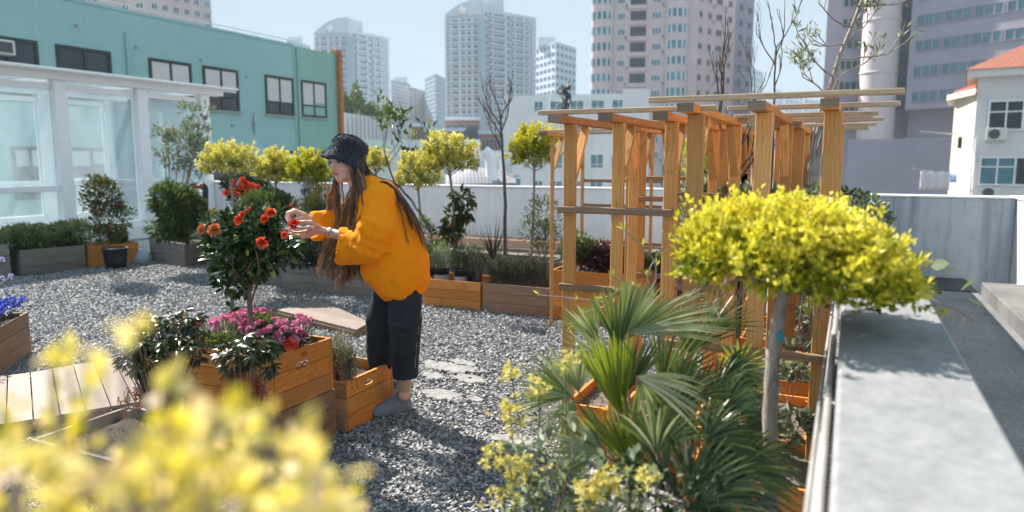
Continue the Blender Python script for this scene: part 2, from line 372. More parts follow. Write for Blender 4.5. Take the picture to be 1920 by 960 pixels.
plaster('wall_parapet', (0.20, 0.205, 0.215), (0.265, 0.27, 0.28), (0.16, 0.17, 0.18), 0.3, sc=9, fine=0.18)
plaster('wall_alley_shade', (0.30, 0.36, 0.42), (0.45, 0.50, 0.55), (0.12, 0.16, 0.20), 0.85, sc=0.9)  # alley plaster with the blue of the shade put into its colour
plaster('wall_alley_lit', (0.60, 0.60, 0.61), (0.76, 0.75, 0.74), (0.4, 0.41, 0.43), 0.5)  # sunlit copy of the alley plaster, made lighter
plaster('concrete_dark', (0.10, 0.10, 0.105), (0.20, 0.195, 0.19), None, 0.4, sc=1.5)
plaster('concrete_floor', (0.13, 0.14, 0.15), (0.22, 0.22, 0.22), None, 0.2, sc=1.2, fine=0.4)
plaster('mortar', (0.19, 0.19, 0.19), (0.29, 0.285, 0.28), None, 0.2, sc=4, fine=0.4)
plaster('city', (0.12, 0.12, 0.12), (0.22, 0.21, 0.2), None, 0.1, sc=0.02)
plaster('terracotta', (0.42, 0.23, 0.15), (0.6, 0.38, 0.27), (0.5, 0.42, 0.36), 0.5, sc=1)
plain('white_paint', (0.82, 0.82, 0.83), 0.4, 0.05); plain('white_frame', (0.88, 0.88, 0.89), 0.35, 0.04)
plain('black_metal', (0.02, 0.024, 0.028), 0.4, 0.2); plain('grey_metal', (0.42, 0.44, 0.46), 0.35, 0.1, metal=0.6)
plain('pipe', (0.34, 0.33, 0.33), 0.4, 0.25)
plain('soil', (0.075, 0.058, 0.046), 0.95, 0.5, 60, 1.0, 90); plain('soil_pale', (0.2, 0.165, 0.135), 0.95, 0.5, 60, 1.0, 90)

def sheet(name, pts, z, m, kind='structure', sub=0):
    mb = MB(); P = [(x, y, z) for x, y in pts]; mb.add(P, [list(range(len(P)))]); return tag(obj(name, mb, m, org=(0, 0, 0)), kind=kind)
BWY = 11.42
sheet('city_ground', [(-1290, -290), (1290, -290), (1290, 1290), (-1290, 1290)], -12.0, 'city')
mb = MB(); box(mb, (-17, -2.5, -12), (2.1, BWY+.2, -0.3)); tag(obj('terrace_slab', mb, 'wall_white', org=(0, 0, -12)), kind='structure')
def gravel_sheet():
    nx, ny = 170, 140; X = np.linspace(-17, 0, nx); Y = np.linspace(-2.5, BWY, ny); XX, YY = np.meshgrid(X, Y, indexing='ij')
    P = np.stack([XX, YY, 0*XX], -1).reshape(-1, 3); P[:, 2] = -0.012+0.006*fbm(P*[1, 1, 0], 1.8, 3)
    i = np.arange((nx-1)*(ny-1)); a = i//(ny-1)*ny+i % (ny-1)
    mb = MB(); mb.add(P, np.stack([a, a+ny, a+ny+1, a+1], -1), None, 0, None, True)
    tag(obj('gravel_ground', mb, 'gravel', org=(0, 0, 0)), kind='structure')
gravel_sheet()
sheet('alley_floor', [(0.25, -2.5), (1.4, -2.5), (1.4, 10.75), (0.25, 10.75)], 0.0, 'concrete_floor')
# bare mortar showing through the gravel
def patch(pts, seed):
    mb = MB(); c = np.mean([G(*p)[:2] for p in pts], 0); P = []
    n = 46
    Q = np.array([G(*p)[:2] for p in pts])
    for i in range(n):
        f = i/n*len(Q); a = int(f); q = Q[a]*(1-(f-a))+Q[(a+1) % len(Q)]*(f-a)
        an = math.atan2(*(q-c)[::-1]); q = c+(q-c)*(1+0.13*math.sin(7*an+seed)+0.1*math.sin(13*an+2*seed)+0.07*math.sin(23*an)); P.append(q)
    P = np.array(P); V = np.vstack([np.c_[P, np.full(n, 0.004)], np.c_[c+(P-c)*.93, np.full(n, 0.011)]])
    i = np.arange(n); mb.add(V, np.stack([i, (i+1) % n, n+(i+1) % n, n+i], -1)); mb.add(np.zeros((0, 3)), [np.arange(n)+n-mb.n])
    tag(obj('mortar_patch', mb, 'mortar', org=(*c, 0)), kind='structure'); return P
PATCH = []
for k, (x, y, w, h) in enumerate([(845, 690, 60, 9), (880, 712, 34, 8), (830, 742, 44, 10), (868, 682, 26, 6), (812, 706, 22, 7), (975, 828, 62, 11), (720, 700, 22, 9), (890, 750, 16, 5)]):
    PATCH.append(patch([(x+w*math.cos(t), y+h*math.sin(t)+w*.12*math.cos(t)) for t in np.linspace(0, 6.28, 13)[:-1]], 1.0+k*1.7))
def stones(n=190000):
    P = np.stack([rng.uniform(-9.6, -1.0, n), 1.5+6.2*rng.random(n)**1.25], -1)
    d = np.hypot(*P.T); keep = np.ones(n, bool)
    k = fbm(np.c_[P, 0*d], 3.2, 9)
    for Q in PATCH:
        c = Q.mean(0); r = np.abs(Q-c).mean(0)*1.25+.012; keep &= (((P-c)/r)**2).sum(1)+0.75*k+.5*(rng.random(n)-.5) > .85
    P = P[keep]; n = len(P)
    s = rng.uniform(0.0052, 0.0108, n)*np.where(rng.random(n) < .08, 1.5, 1)
    c = np.array([[x, y, z] for x in (-1, 1) for y in (-1, 1) for z in (-1, 1)], float)
    V = c[None]*rng.uniform(0.55, 1.1, (n, 8, 1))*np.stack([np.ones(n), rng.uniform(.5, 1, n), rng.uniform(.3, .6, n)], -1)[:, None]
    q = rng.normal(size=(n, 3))*[0.35, 0.35, 0]; a = rng.random(n)*6.28
    ca, sa = np.cos(a)[:, None], np.sin(a)[:, None]
    V[..., 2] += V[..., 0]*q[:, 0, None]+V[..., 1]*q[:, 1, None]
    X = V[..., 0]*ca-V[..., 1]*sa; Y = V[..., 0]*sa+V[..., 1]*ca
    V = np.stack([X, Y, V[..., 2]], -1)*s[:, None, None]+np.c_[P, rng.uniform(-0.004, 0.012, n)][:, None]
    F = np.array([[0, 1, 3, 2], [4, 6, 7, 5], [0, 4, 5, 1], [2, 3, 7, 6], [0, 2, 6, 4], [1, 5, 7, 3]])
    mb = MB(); mb.add(V.reshape(-1, 3), (np.arange(n)[:, None, None]*8+F).reshape(-1, 4), None, 0, np.repeat(rng.random(n), 6))
    tag(obj('gravel_stones', mb, 'stone', org=(0, 0, 0)), kind='stuff')
stones()
def wallbox(name, lo, hi, m, label, cat='wall', bev=0.008, cap=None):
    mb = MB(); box(mb, lo, hi); r = obj(name, mb, m, org=(lo[0], lo[1], lo[2]), bevel=bev); tag(r, label, cat)
    if cap:
        mb = MB(); box(mb, *cap); obj('coping', mb, 'wall_white', r, 0.006)
    return r
wallbox('parapet_wall', (0.0, -2.4, -0.3), (0.262, 10.55, 1.05), 'wall_parapet', 'wide pale concrete parapet with sunlit flat top running along the right of the pergola')
wallbox('rear_wall', (-17, BWY, -0.3), (-0.02, BWY+.16, 1.02), 'wall_white', 'long low white parapet wall behind the row of ball shaped trees', cap=((-17, BWY-.02, 1.02), (-0.02, BWY+.18, 1.05)))
wallbox('alley_end_wall', (0.262, 10.56, -0.3), (1.86, 10.75, 1.03), 'wall_alley_shade', 'shaded stained grey wall closing the narrow alley beyond the parapet', cap=((0.262, 10.54, 1.03), (1.86, 10.78, 1.055)))
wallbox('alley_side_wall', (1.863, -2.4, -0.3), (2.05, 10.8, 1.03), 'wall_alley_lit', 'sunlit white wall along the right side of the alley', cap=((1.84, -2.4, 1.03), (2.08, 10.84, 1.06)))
mb = MB(); box(mb, (1.40, -2.4, -0.02), (1.86, 9.4, 0.15)); tag(obj('alley_ledge', mb, 'concrete_dark', org=(1.4, -2.4, 0), bevel=0.01), 'low dark concrete ledge at the foot of the alley side wall', 'ledge')
mb = MB(); box(mb, (-11.9, 11.0, -0.01), (-0.4, BWY-.002, 0.16)); tag(obj('brick_kerb', mb, 'terracotta', org=(-11.9, 11, 0), bevel=0.01), 'low reddish brick kerb at the foot of the white rear wall', 'kerb')
# cable pipes between the pergola and the parapet
mb = MB()
for i, (x, r, z) in enumerate([(-.012, .008, .97), (-.030, .005, .93), (-.020, .009, .86)]):
    tube(mb, curve([(x, 0.3, z), (x-.004, 2, z+.004), (x, 4, z-.003), (x-.003, 7, z), (x, 10, z+.002)], 30), r, 8)
tag(obj('conduit_pipes', mb, 'pipe', org=(0, .3, .9)), 'thin grey conduit pipes running along the inner side of the parapet', 'pipes')

# ------------------------------------------------------------ greenhouse
def mat_glass():
    t = NT('greenhouse_glass'); co = t.co()
    n = t.noise(t.mapping(co, (1, 1, 0.4)), 1.6, 5, 0.6)
    g = t.N('BsdfGlossy', Color=(0.9, 0.95, 1, 1), Roughness=0.06); tr = t.N('BsdfTransparent', Color=(0.93, 0.97, 0.98, 1))
    t.P(Base_Color=(0.8, 0.84, 0.87, 1), Roughness=0.5)
    tl = t.N('BsdfTranslucent', Color=(0.85, 0.9, 0.93, 1))
    m0 = t.N('MixShader', i0=0.5); t.set(m0, 1, t.b.outputs[0]); t.set(m0, 2, tl.outputs[0])
    m1 = t.N('MixShader'); t.set(m1, 0, t.N('MapRange', i0=n, i1=0.3, i2=0.75, i3=0.05, i4=0.20).outputs[0]); t.set(m1, 1, tr.outputs[0]); t.set(m1, 2, m0.outputs[0])
    fr = t.N('LayerWeight', Blend=0.25)
    m2 = t.N('MixShader'); t.set(m2, 0, t.N('Math', {'operation': 'MULTIPLY'}, i0=fr.outputs['Fresnel'], i1=0.8).outputs[0]); t.set(m2, 1, m1.outputs[0]); t.set(m2, 2, g.outputs[0])
    t.t.links.new(m2.outputs[0], t.out.inputs[0]); MATS['greenhouse_glass'] = t.m
mat_glass()
GX = -12.4; GB = -15.6
gh = empty('greenhouse', (GX, 8, 0), 'white framed glass greenhouse with flat roof beside the rear left planters', 'greenhouse')
YS = [3.3, 4.95, 6.55, 8.2, 9.8, 11.3]
for y in YS:
    mb = MB(); box(mb, (GX-.2, y-.11, 0.0), (GX, y+.11, 2.86)); obj('post', mb, 'white_frame', gh, .006)
    mb = MB(); box(mb, (GB, y-.1, 0.0), (GB+.18, y+.1, 2.86)); obj('post', mb, 'white_frame', gh, .006)
    mb = MB(); box(mb, (GB, y-.05, 2.86), (GX, y+.05, 2.97)); obj('roof_beam', mb, 'white_frame', gh)
for a, b in zip(YS[:-1], YS[1:]):
    for X in (GX-.14, GB+.1):
        if a < 8.1 or X == GB+.1:
            mb = MB(); box(mb, (X-.05, a+.11, .96), (X+.1, b-.11, 1.06)); obj('rail', mb, 'white_frame', gh, .005)
        mb = MB(); box(mb, (X-.012, a+.11, .3), (X, b-.11, 2.72)); obj('pane', mb, 'greenhouse_glass', gh)
        mb = MB(); box(mb, (X-.05, a+.11, .24), (X+.08, b-.11, .34)); obj('rail', mb, 'white_frame', gh, .005)
        mb = MB(); box(mb, (X-.04, a+.11, 2.70), (X+.05, b-.11, 2.80)); obj('rail', mb, 'white_frame', gh, .005)
    mb = MB(); box(mb, (GB, a+.06, 2.93), (GX, b-.06, 2.942)); obj('roof_pane', mb, 'greenhouse_glass', gh)
for a, b, z0, z1, n in ((GX-.2, GX+.02, -.01, .24, 'curb'), (GB, GB+.2, -.01, .24, 'curb'), (GX-.22, GX+.05, 2.86, 3.0, 'eave'), (GB-.05, GB+.2, 2.86, 3.0, 'eave')):
    mb = MB(); box(mb, (a, 3.2, z0), (b, 11.41 if n == 'curb' else 11.75, z1)); obj(n, mb, 'white_frame', gh, .006)
mb = MB(); box(mb, (GB+.2, 3.3, .005), (GX-.2, 11.3, .03)); obj('floor_slab', mb, 'white_paint', gh)
for y in (3.3, 11.3):
    mb = MB(); box(mb, (GB+.2, y-.01, .24), (GX-.2, y+.004, 2.8)); obj('end_pane', mb, 'greenhouse_glass', gh)
mb = MB(); box(mb, (GB-.1, 3.1, 3.0), (GX+.32, 11.85, 3.035)); obj('roof_edge', MB().add([(GB-.1, 3.1, 3.0), (GX+.32, 3.1, 3.0), (GX+.32, 11.85, 3.0), (GB-.1, 11.85, 3.0)], [0, 1, 2, 3]), 'greenhouse_glass', gh)
mb = MB(); box(mb, (GX+.05, 3.1, 2.985), (GX+.34, 11.9, 3.03)); obj('gutter', mb, 'white_frame', gh, .005)

# ------------------------------------------------------------ window units and facades
glassy('win_dark', (0.025, 0.04, 0.05), .15, .45); glassy('win_blue', (0.10, 0.24, 0.30), 0.15, .5); glassy('win_far', (0.05, 0.10, 0.14), 0.4, 0.2)
plain('frame_dark', (0.025, 0.04, 0.045), 0.5); plain('blind', (0.6, 0.58, 0.56), 0.8, 0.06)
plain('ac_white', (0.62, 0.62, 0.60), 0.5, 0.1); plain('ac_grille', (0.08, 0.08, 0.085), 0.5)
_unit = {}
def facade_matrix(p, u, w, hgt, depth):
    """unit cube window: x along the wall, y outward, z up"""
    u = np.array([u[0], u[1], 0.0]); n = np.array([u[1], -u[0], 0.0])
    return Matrix([[u[0]*w, n[0]*depth, 0, p[0]], [u[1]*w, n[1]*depth, 0, p[1]], [0, 0, hgt, p[2]], [0, 0, 0, 1]])
def win_mesh(kind, glass='win_far', frame='white_paint', mull=1, tr=0):
    key = (kind, glass, frame, mull, tr)
    if key in _unit: return _unit[key]
    mb = MB(); f = 0.05
    box(mb, (-.5+f, 0, f), (.5-f, .35, 1-f), 0, jit=False)
    for a, b in (((-.5, 0, 0), (-.5+f, 1, 1)), ((.5-f, 0, 0), (.5, 1, 1)), ((-.5+f, 0, 0), (.5-f, 1, f)), ((-.5+f, 0, 1-f), (.5-f, 1, 1))): box(mb, a, b, 1)
    for i in range(mull): x = -.5+(i+1)/(mull+1); box(mb, (x-.022, 0, f), (x+.022, .8, 1-f), 1)
    if tr: box(mb, (-.5+f, 0, tr-.02), (.5-f, .8, tr+.02), 1)
    if kind == 'balcony':
        box(mb, (-.56, .2, -.14), (.56, 7, 0.02), 1); box(mb, (-.56, 6.4, .02), (.56, 7.1, .34), 1)
    _unit[key] = mb.mesh('window', [glass, frame]); return _unit[key]
def _bake(me, mats):
    V = np.empty(len(me.vertices)*3); me.vertices.foreach_get('co', V); V = V.reshape(-1, 3)
    L = np.empty(len(me.loops), int); me.loops.foreach_get('vertex_index', L); F = L.reshape(-1, 4)
    mi = np.empty(len(F), int); me.polygons.foreach_get('material_index', mi)
    mb = MB()
    for M in mats:
        A = np.array(M); W_ = V@A[:3, :3].T+A[:3, 3]
        for k in (0, 1):
            if k == 0: mb.add(W_, F[mi == 0], None, 0)
            else: mb.add(np.zeros((0, 3)), F[mi == 1]-len(W_), None, 1)
    return mb
def put_windows(root, me, mats, name='window', limit=100):
    mats = sorted(mats, key=lambda M: (np.array(M)[:3, 3]**2).sum())
    T = Matrix.Translation(-Vector(worldloc(root)))
    for M in mats[:limit]:
        o = bpy.data.objects.new(name, me); COL.objects.link(o); o.parent = root; o.matrix_local = T@M
    if mats[limit:]:
        mb = _bake(me, mats[limit:]); tag(obj(name, mb, [m for m in me.materials], root), kind='stuff')
def grid(p0, p1, z0, z1, cols, rows, fw, fh, depth=0.12, lift=0.0, skip=None, z_off=0.3):
    """cols: list of (centre fraction, width fraction) or a count"""
    p0, p1 = np.array(p0[:2], float), np.array(p1[:2], float); L = np.linalg.norm(p1-p0); u = (p1-p0)/L
    cs = cols if isinstance(cols, list) else [((i+.5)/cols, fw/cols) for i in range(cols)]
    fh_ = (z1-z0)/rows; out = []
    for r in range(rows):
        for c, (cf, wf) in enumerate(cs):
            if skip and skip(r, c): continue
            q = p0+u*L*cf; out.append(facade_matrix((q[0], q[1], z0+fh_*(r+z_off)), u, wf*L, fh_*fh, depth))
    return out
def block(name, pts, z0, z1, m, parent=None, bevel=0, label=None, cat=None, group=None):
    """vertical prism of a building over ground points"""
    mb = MB(); P = np.array([p[:2] for p in pts]); prism(mb, P, z0, z1)
    o = obj(name, mb, m, parent, bevel, org=(*P.mean(0), z0)); 
    return tag(o, label, cat, group) if label else o
def pd(px, dep): return D(px, 300, dep)[:2]
ZG = -12.0
def zt(py, dep, px=960): return D(px, py, dep)[2]

# green building left
plaster('teal_wall', (0.27, 0.46, 0.46), (0.34, 0.54, 0.535), (0.24, 0.40, 0.41), 0.35, sc=0.25)
plaster('green_wall', (0.24, 0.43, 0.37), (0.29, 0.50, 0.42), (0.21, 0.37, 0.33), 0.3, sc=0.25)
gb = empty('office_building', (-23.7, 20, ZG), 'long teal painted building with dark framed windows behind the greenhouse', 'building')
yb = onX(550, 150, -23.7)[1]; ye = onX(630, 150, -23.7)[1]
mb = MB(); box(mb, (-40, 2, ZG), (-23.7, yb, 6.72)); obj('wall', mb, 'teal_wall', gb)
mb = MB(); box(mb, (-39.9, yb, ZG), (-23.68, ye, 6.74)); obj('end_wall', mb, 'green_wall', gb)
mb = MB(); box(mb, (-40, 2, 6.72), (-23.66, yb, 6.82)); obj('roof_edge', mb, 'teal_wall', gb)
plain('rust_board', (0.42, 0.16, 0.06), 0.7, 0.25, 3)
mb = MB(); box(mb, (-24.0, ye+.005, ZG), (-23.45, ye+.22, 6.95)); obj('corner_board', mb, 'rust_board', gb)
mb = MB()
for i in range(24): y = 3+i*1.05; tube(mb, [(-24.3, y, 6.8), (-24.3, y, 7.1)], .02, 4)
tube(mb, [(-24.3, 3, 7.1), (-24.3, yb+1, 7.1)], .02, 4); obj('roof_railing', mb, 'grey_metal', gb)
def green_window(x0, x1, z0, z1, blind):
    ya, yb_ = onX(x0, 150, -23.7)[1], onX(x1, 150, -23.7)[1]; X = -23.7
    w = MB()
    for lo, hi in (((X-.05, ya, z0), (X+.05, ya+.11, z1)), ((X-.05, yb_-.11, z0), (X+.05, yb_, z1)), ((X-.05, ya+.11, z1-.1), (X+.05, yb_-.11, z1)), ((X-.05, ya+.11, z0), (X+.05, yb_-.11, z0+.09)),
                   ((X-.04, (ya+yb_)/2-.04, z0+.09), (X+.045, (ya+yb_)/2+.04, z1-.1)), ((X-.03, ya+.11, z0+.5), (X+.04, yb_-.11, z0+.57))): box(w, lo, hi)
    w = obj('window', w, 'frame_dark', gb)
    p = MB(); box(p, (X-.02, ya+.11, z0+.09), (X+.012, yb_-.11, z1-.1)); obj('pane', p, 'win_dark', w)
    if blind:
        b = MB(); m_ = (ya+yb_)/2
        for a, c, d in ((ya+.13, m_-.06, blind), (m_+.06, yb_-.13, blind*random.uniform(.85, 1.1))): box(b, (X, a, z1-.12-d), (X+.022, c, z1-.12))
        obj('blind', b, 'blind', w)
for x0, x1, bl in ((-44, 75, 0), (108, 210, .0), (280, 359, .9), (380, 446, .95), (496, 549, 1.0), (563, 610, 1.0)): green_window(x0, x1, 3.55, 5.25, bl)
for x0, x1 in ((380, 446), (500, 552), (565, 612)): green_window(x0, x1, .25, 1.92, .8)
for x0, x1 in ((8, 78), (108, 210)): green_window(x0, x1, .25, 1.92, .5)

plain('sill', (0.30, 0.36, 0.35), .8)
for x0, x1 in ((-44, 75), (108, 210), (280, 359), (380, 446), (496, 549), (563, 610)):
    mb = MB(); box(mb, (-23.72, onX(x0, 150, -23.7)[1]-.08, 3.46), (-23.58, onX(x1, 150, -23.7)[1]+.08, 3.53)); obj('sill', mb, 'sill', gb)
for x, z0, z1 in ((240, -12, 6.0), (472, 2.6, 3.5), (557, -12, 6.7)):
    y = onX(x, 150, -23.7)[1]; mb = MB(); tube(mb, [(-23.62, y, z0), (-23.62, y, z1)], .045, 8)
    for k in range(int(max(1, (z1-z0)/1.6))): box(mb, (-23.68, y-.08, z0+.4+k*1.6), (-23.55, y+.08, z0+.46+k*1.6))
    obj('down_pipe', mb, 'teal_wall' if x != 472 else 'grey_metal', gb)
for x, z in ((258, 5.5), (378, 5.4), (462, 5.0), (150, 5.9), (430, 2.9)): y = onX(x, 150, -23.7)[1]; mb = MB(); box(mb, (-23.7, y-.05, z), (-23.6, y+.05, z+.08)); obj('wall_vent', mb, 'sill', gb)
y = onX(4, 150, -23.7)[1]; mb = MB(); box(mb, (-23.75, y-.4, 4.65), (-23.3, y+.25, 5.1)); o = obj('air_conditioner', mb, 'ac_white', gb, .03); mb = MB(); box(mb, (-23.3, y-.3, 4.72), (-23.28, y+.15, 5.03)); obj('grille', mb, 'ac_grille', o)
# ------------------------------------------------------------ city behind
plaster('pink_wall', (0.55, 0.45, 0.45), (0.68, 0.57, 0.56), (0.40, 0.33, 0.35), 0.4, sc=0.1)
plaster('bluewhite', (0.46, 0.55, 0.62), (0.60, 0.68, 0.74), (0.35, 0.43, 0.51), 0.3, sc=0.05)
plaster('bluegrey', (0.26, 0.36, 0.42), (0.36, 0.46, 0.5), None, 0.3, sc=0.05)
plaster('lilac_wall', (0.30, 0.28, 0.34), (0.38, 0.35, 0.42), (0.22, 0.21, 0.27), 0.35, sc=0.1)
plaster('column_pale', (0.56, 0.48, 0.50), (0.64, 0.56, 0.57), None, 0.2, sc=0.1)
plaster('white_block', (0.62, 0.64, 0.66), (0.74, 0.75, 0.76), (0.46, 0.48, 0.52), 0.45, sc=0.15)
plaster('brick_red', (0.30, 0.14, 0.10), (0.42, 0.22, 0.17), None, 0.2, sc=0.3)
plaster('cream_wall', (0.60, 0.52, 0.42), (0.72, 0.64, 0.54), (0.45, 0.38, 0.31), 0.4, sc=0.4)
plaster('villa_wall', (0.64, 0.62, 0.62), (0.74, 0.72, 0.71), (0.46, 0.44, 0.44), 0.4, sc=0.4)
plain('roof_tile', (0.30, 0.11, 0.07), 0.8, 0.3, 8, 0.6, 14); plain('roof_grey', (0.27, 0.27, 0.30), 0.7, 0.1, 2)
def rect(px0, d0, px1, d1, back):
    """footprint: front edge from (px0,d0) to (px1,d1), pushed back by back metres"""
    a, b = pd(px0, d0), pd(px1, d1); n = unit(a+b)
    return [a, b, b+n*back, a+n*back]

def arch_tower(name, label, px, dep, pyTop, cols, rows, boxpx, gname):
    """two slabs with a curved parapet on the left one, a recessed dark slot and a lift box"""
    x0, xm, x1 = px; r = empty(name, (*pd((x0+x1)/2, dep), ZG), label, 'tower', gname)
    zL, zR = zt(pyTop[0], dep), zt(pyTop[1], dep)
    F1 = rect(x0, dep*1.0, xm, dep*.99, 22); block('wing', F1, ZG, zL, 'bluewhite', r)
    F2 = rect(xm, dep*.995, x1, dep*1.06, 22); block('wing', F2, ZG, zR, 'bluewhite', r)
    # curved cap over the left wing
    a, b = F1[0], F1[1]; u = b-a; n = unit(np.array([u[1], -u[0]])); n = n if n@a < 0 else -n
    hcap = zt(pyTop[2], dep)-zL; ks = np.linspace(0, 1, 17); prof = [(k, hcap*(1-(1-min(1, k*1.15))**2)) for k in ks]
    mb = MB(); L = np.linalg.norm(u)
    poly = [(0, 0)]+[(k*L, z+.4) for k, z in prof]+[(L, 0)]
    M3 = np.array([[u[0]/L, 0, -n[0]], [u[1]/L, 0, -n[1]], [0, 1, 0]]); prism(mb, poly, -1.0, 10, 0, .5, M3, (*a, zL)); obj('curved_parapet', mb, 'bluewhite', r)
    mb = MB(); q = a+u*.5
    lathe(mb, [(0.05, -1.2), (1.7, -1.2), (1.7, -1.6), (0.05, -1.6)], 16, (*q, zL+hcap*.35), 0, .5, M3); obj('round_window', mb, 'white_paint', r)
    bx = rect(boxpx[0], dep*1.03, boxpx[1], dep*1.03, 12); block('lift_house', bx, min(zL, zR), zt(pyTop[3], dep), 'bluewhite', r)
    mb = MB(); s = rect(xm-7, dep*.978, xm+7, dep*.978, 2); prism(mb, s, ZG, zL-2); obj('recess', mb, 'bluegrey', r)
    h = (zL-2-0)/rows; me = win_mesh('window', 'win_far', 'bluegrey', 1); me2 = win_mesh('balcony', 'win_far', 'bluewhite', 1)
    fl = [(.05, .05), (.23, .26), (.40, .05), (.58, .26), (.84, .2)]
    ms = grid(F1[0], F1[1], 1, zL-1, [c for c in fl if c[1] < .15], rows, 1, .48, .25); put_windows(r, me, ms, 'window', 50)
    ms = grid(F1[0], F1[1], 1, zL-1, [c for c in fl if c[1] > .15], rows, 1, .55, .2); put_windows(r, me2, ms, 'balcony', 50)
    ms = grid(F2[0], F2[1], 1, zR-1, [(.05, .06), (.46, .05), (.94, .07)], rows, 1, .48, .25); put_windows(r, me, ms, 'window', 50)
    ms = grid(F2[0], F2[1], 1, zR-1, [(.25, .3), (.68, .34)], rows, 1, .55, .2); put_windows(r, me2, ms, 'balcony', 50)
    for Fq, zq in ((F1, zL), (F2, zR)):
        mb = MB(); A, B = np.array(Fq[0]), np.array(Fq[1]); uu = (B-A)
        for f in (0.02, .17, .4, .58, .75, .93):
            p = A+uu*f; s = rect(0, 1, 1, 1, 1); nn = unit(np.array([uu[1], -uu[0]])); w = unit(uu)*.45
            prism(mb, [p-w, p+w, p+w+nn*.7, p-w+nn*.7], ZG, zq-1)
        obj('pilasters', mb, 'white_block', r)
    return r
GT = 'far pale blue apartment towers'
arch_tower('apartment_tower', 'largest pale blue apartment tower with curved parapet, above the brick buildings', (838, 905, 1004), 300, (38, 24, 13, -1), 0, 22, (899, 945), GT)
arch_tower('apartment_tower', 'pale blue apartment tower with curved parapet right of the teal building', (598, 662, 734), 330, (70, 62, 44, 38), 0, 20, (640, 686), GT)
def simple_tower(label, px, dep, py, m, cols, rows, back=20, skew=0.06, glass='win_far', frame='bluegrey', cap=None, z0=0, fw=.55, fh=.5, cat='tower', name='apartment_tower', grp=GT, lim=40):
    r = empty(name, (*pd(sum(px)/len(px), dep), ZG), label, cat, grp); z1 = zt(py, dep)
    me = win_mesh('window', glass, frame, 1)
    ds = [dep*(1+skew*abs(i-1)) for i in range(len(px))] if len(px) == 3 else [dep, dep*(1+skew)]
    pts = [pd(x, d) for x, d in zip(px, ds)]
    away = unit(pts[len(pts)//2])*back
    block('walls', pts+[pts[-1]+away, pts[0]+away], ZG, z1, m, r)
    mb = MB(); prism(mb, [p*0.9985 for p in pts]+[pts[-1]+away, pts[0]+away], z1, z1+.5); obj('parapet', mb, m, r)
    for a, b, c in zip(pts[:-1], pts[1:], cols): put_windows(r, me, grid(a, b, z0, z1, c, rows, fw, fh, .2), 'window', lim)
    if cap:
        bx = rect(cap[0], dep*1.03, cap[1], dep*1.03, back*.4); block('roof_house', bx, z1, zt(cap[2], dep), m, r)
    return r
simple_tower('pale apartment tower behind the right edge of the largest blue tower', (1004, 1040, 1078), 360, 84, 'bluewhite', (5, 5), 16, cap=(1008, 1040, 68))
simple_tower('small distant tower top peeping over the teal building roof', (548, 590), 420, 80, 'bluewhite', (6,), 20, cap=(550, 575, 67))
simple_tower('hazy blue slab tower left of the pair between the two curved towers', (736, 772), 520, 152, 'bluewhite', (7,), 22, cap=(742, 766, 142))
simple_tower('hazy beige slab tower in the middle of the far group', (768, 800), 500, 166, 'pink_wall', (4,), 20, frame='bluewhite')
simple_tower('hazy turquoise tower right of the beige slab in the far group', (799, 818, 838), 480, 142, 'bluegrey', (4, 4), 20)
for px, dep, py, lb in (((1402, 1424), 700, 130, 'thin hazy tower just right of the big pink tower'), ((1432, 1446), 900, 180, 'small faint tower left of the tallest distant block on the skyline'),
                        ((1446, 1463), 900, 168, 'tallest of the faint distant blocks behind the bare sapling'), ((1466, 1500), 950, 176, 'wide faint block on the skyline left of the grey office'),
                        ((1502, 1540), 800, 186, 'faint blue block low on the skyline touching the grey office tower'), ((1405, 1440), 620, 188, 'low hazy block at the foot of the skyline beside the pink tower')):
    simple_tower(lb, px, dep, py, 'bluewhite', (4,), 14, grp='faint skyline blocks', lim=15)
# pink tower upper left behind the teal building
simple_tower('pink apartment tower rising behind the roof of the teal building', (120, 296, 411), 100, -190, 'pink_wall', (7, 6), 22, skew=.08, glass='win_blue', frame='white_paint', z0=2, grp=None, lim=60)

# big pink tower with rounded bays
r = empty('apartment_tower', (*pd(1250, 145), ZG), 'large pink apartment tower with stacks of rounded glazed balconies', 'tower')
dp = 145; zT = zt(-130, dp)
A, B, Cc, Dd = pd(1106, dp*1.03), pd(1300, dp), pd(1368, dp*1.05), pd(1402, dp*1.10)
aw = unit(B)*22; block('walls', [A, B, B+aw, A+aw], ZG, zT, 'pink_wall', r); block('side_wing', [B, Cc, Cc+aw, B+aw*.99], ZG, zT-.5, 'pink_wall', r)
block('rear_wing', [Cc*1.002, Dd, Dd+aw, Cc+aw*1.01], ZG, zT-1, 'lilac_wall', r)
FL = 3.05; NF = int((zT-0)/FL); mw = win_mesh('window', 'win_blue', 'white_paint', 2)
u = unit(B-A); n = np.array([u[1], -u[0]]); n = n if n@A < 0 else -n
for cx, ang in ((.105, 0), (.81, 0)):
    c = A+(B-A)*cx; R_ = 2.25
    mb = MB(); a = np.linspace(0, math.pi, 13)
    poly = [c+u*R_*math.cos(t)*1.0+n*1.5*math.sin(t) for t in a]
    if sum(poly[i][0]*poly[(i+1) % 13][1]-poly[(i+1) % 13][0]*poly[i][1] for i in range(13)) < 0: poly = poly[::-1]
    for f in range(NF): prism(mb, [tuple(q) for q in poly], 1+f*FL-.55, 1+f*FL+.95)
    obj('rounded_bay', mb, 'pink_wall', r)
    mb = MB(); pin = [c+(q-c)*.93 for q in poly]; prism(mb, [tuple(q) for q in pin], ZG, zT-1); obj('bay_glazing', mb, 'win_blue', r)
    for f in range(NF):
        for t in a[2:-1:2]:
            mb = MB(); q = c+u*R_*.97*math.cos(t)+n*1.47*math.sin(t); beam(mb, (*q, 1+f*FL+.95), (*q, 1+f*FL+2.5), .2, .2); obj('mullion', mb, 'white_paint', r)
L_ = np.linalg.norm(B-A)
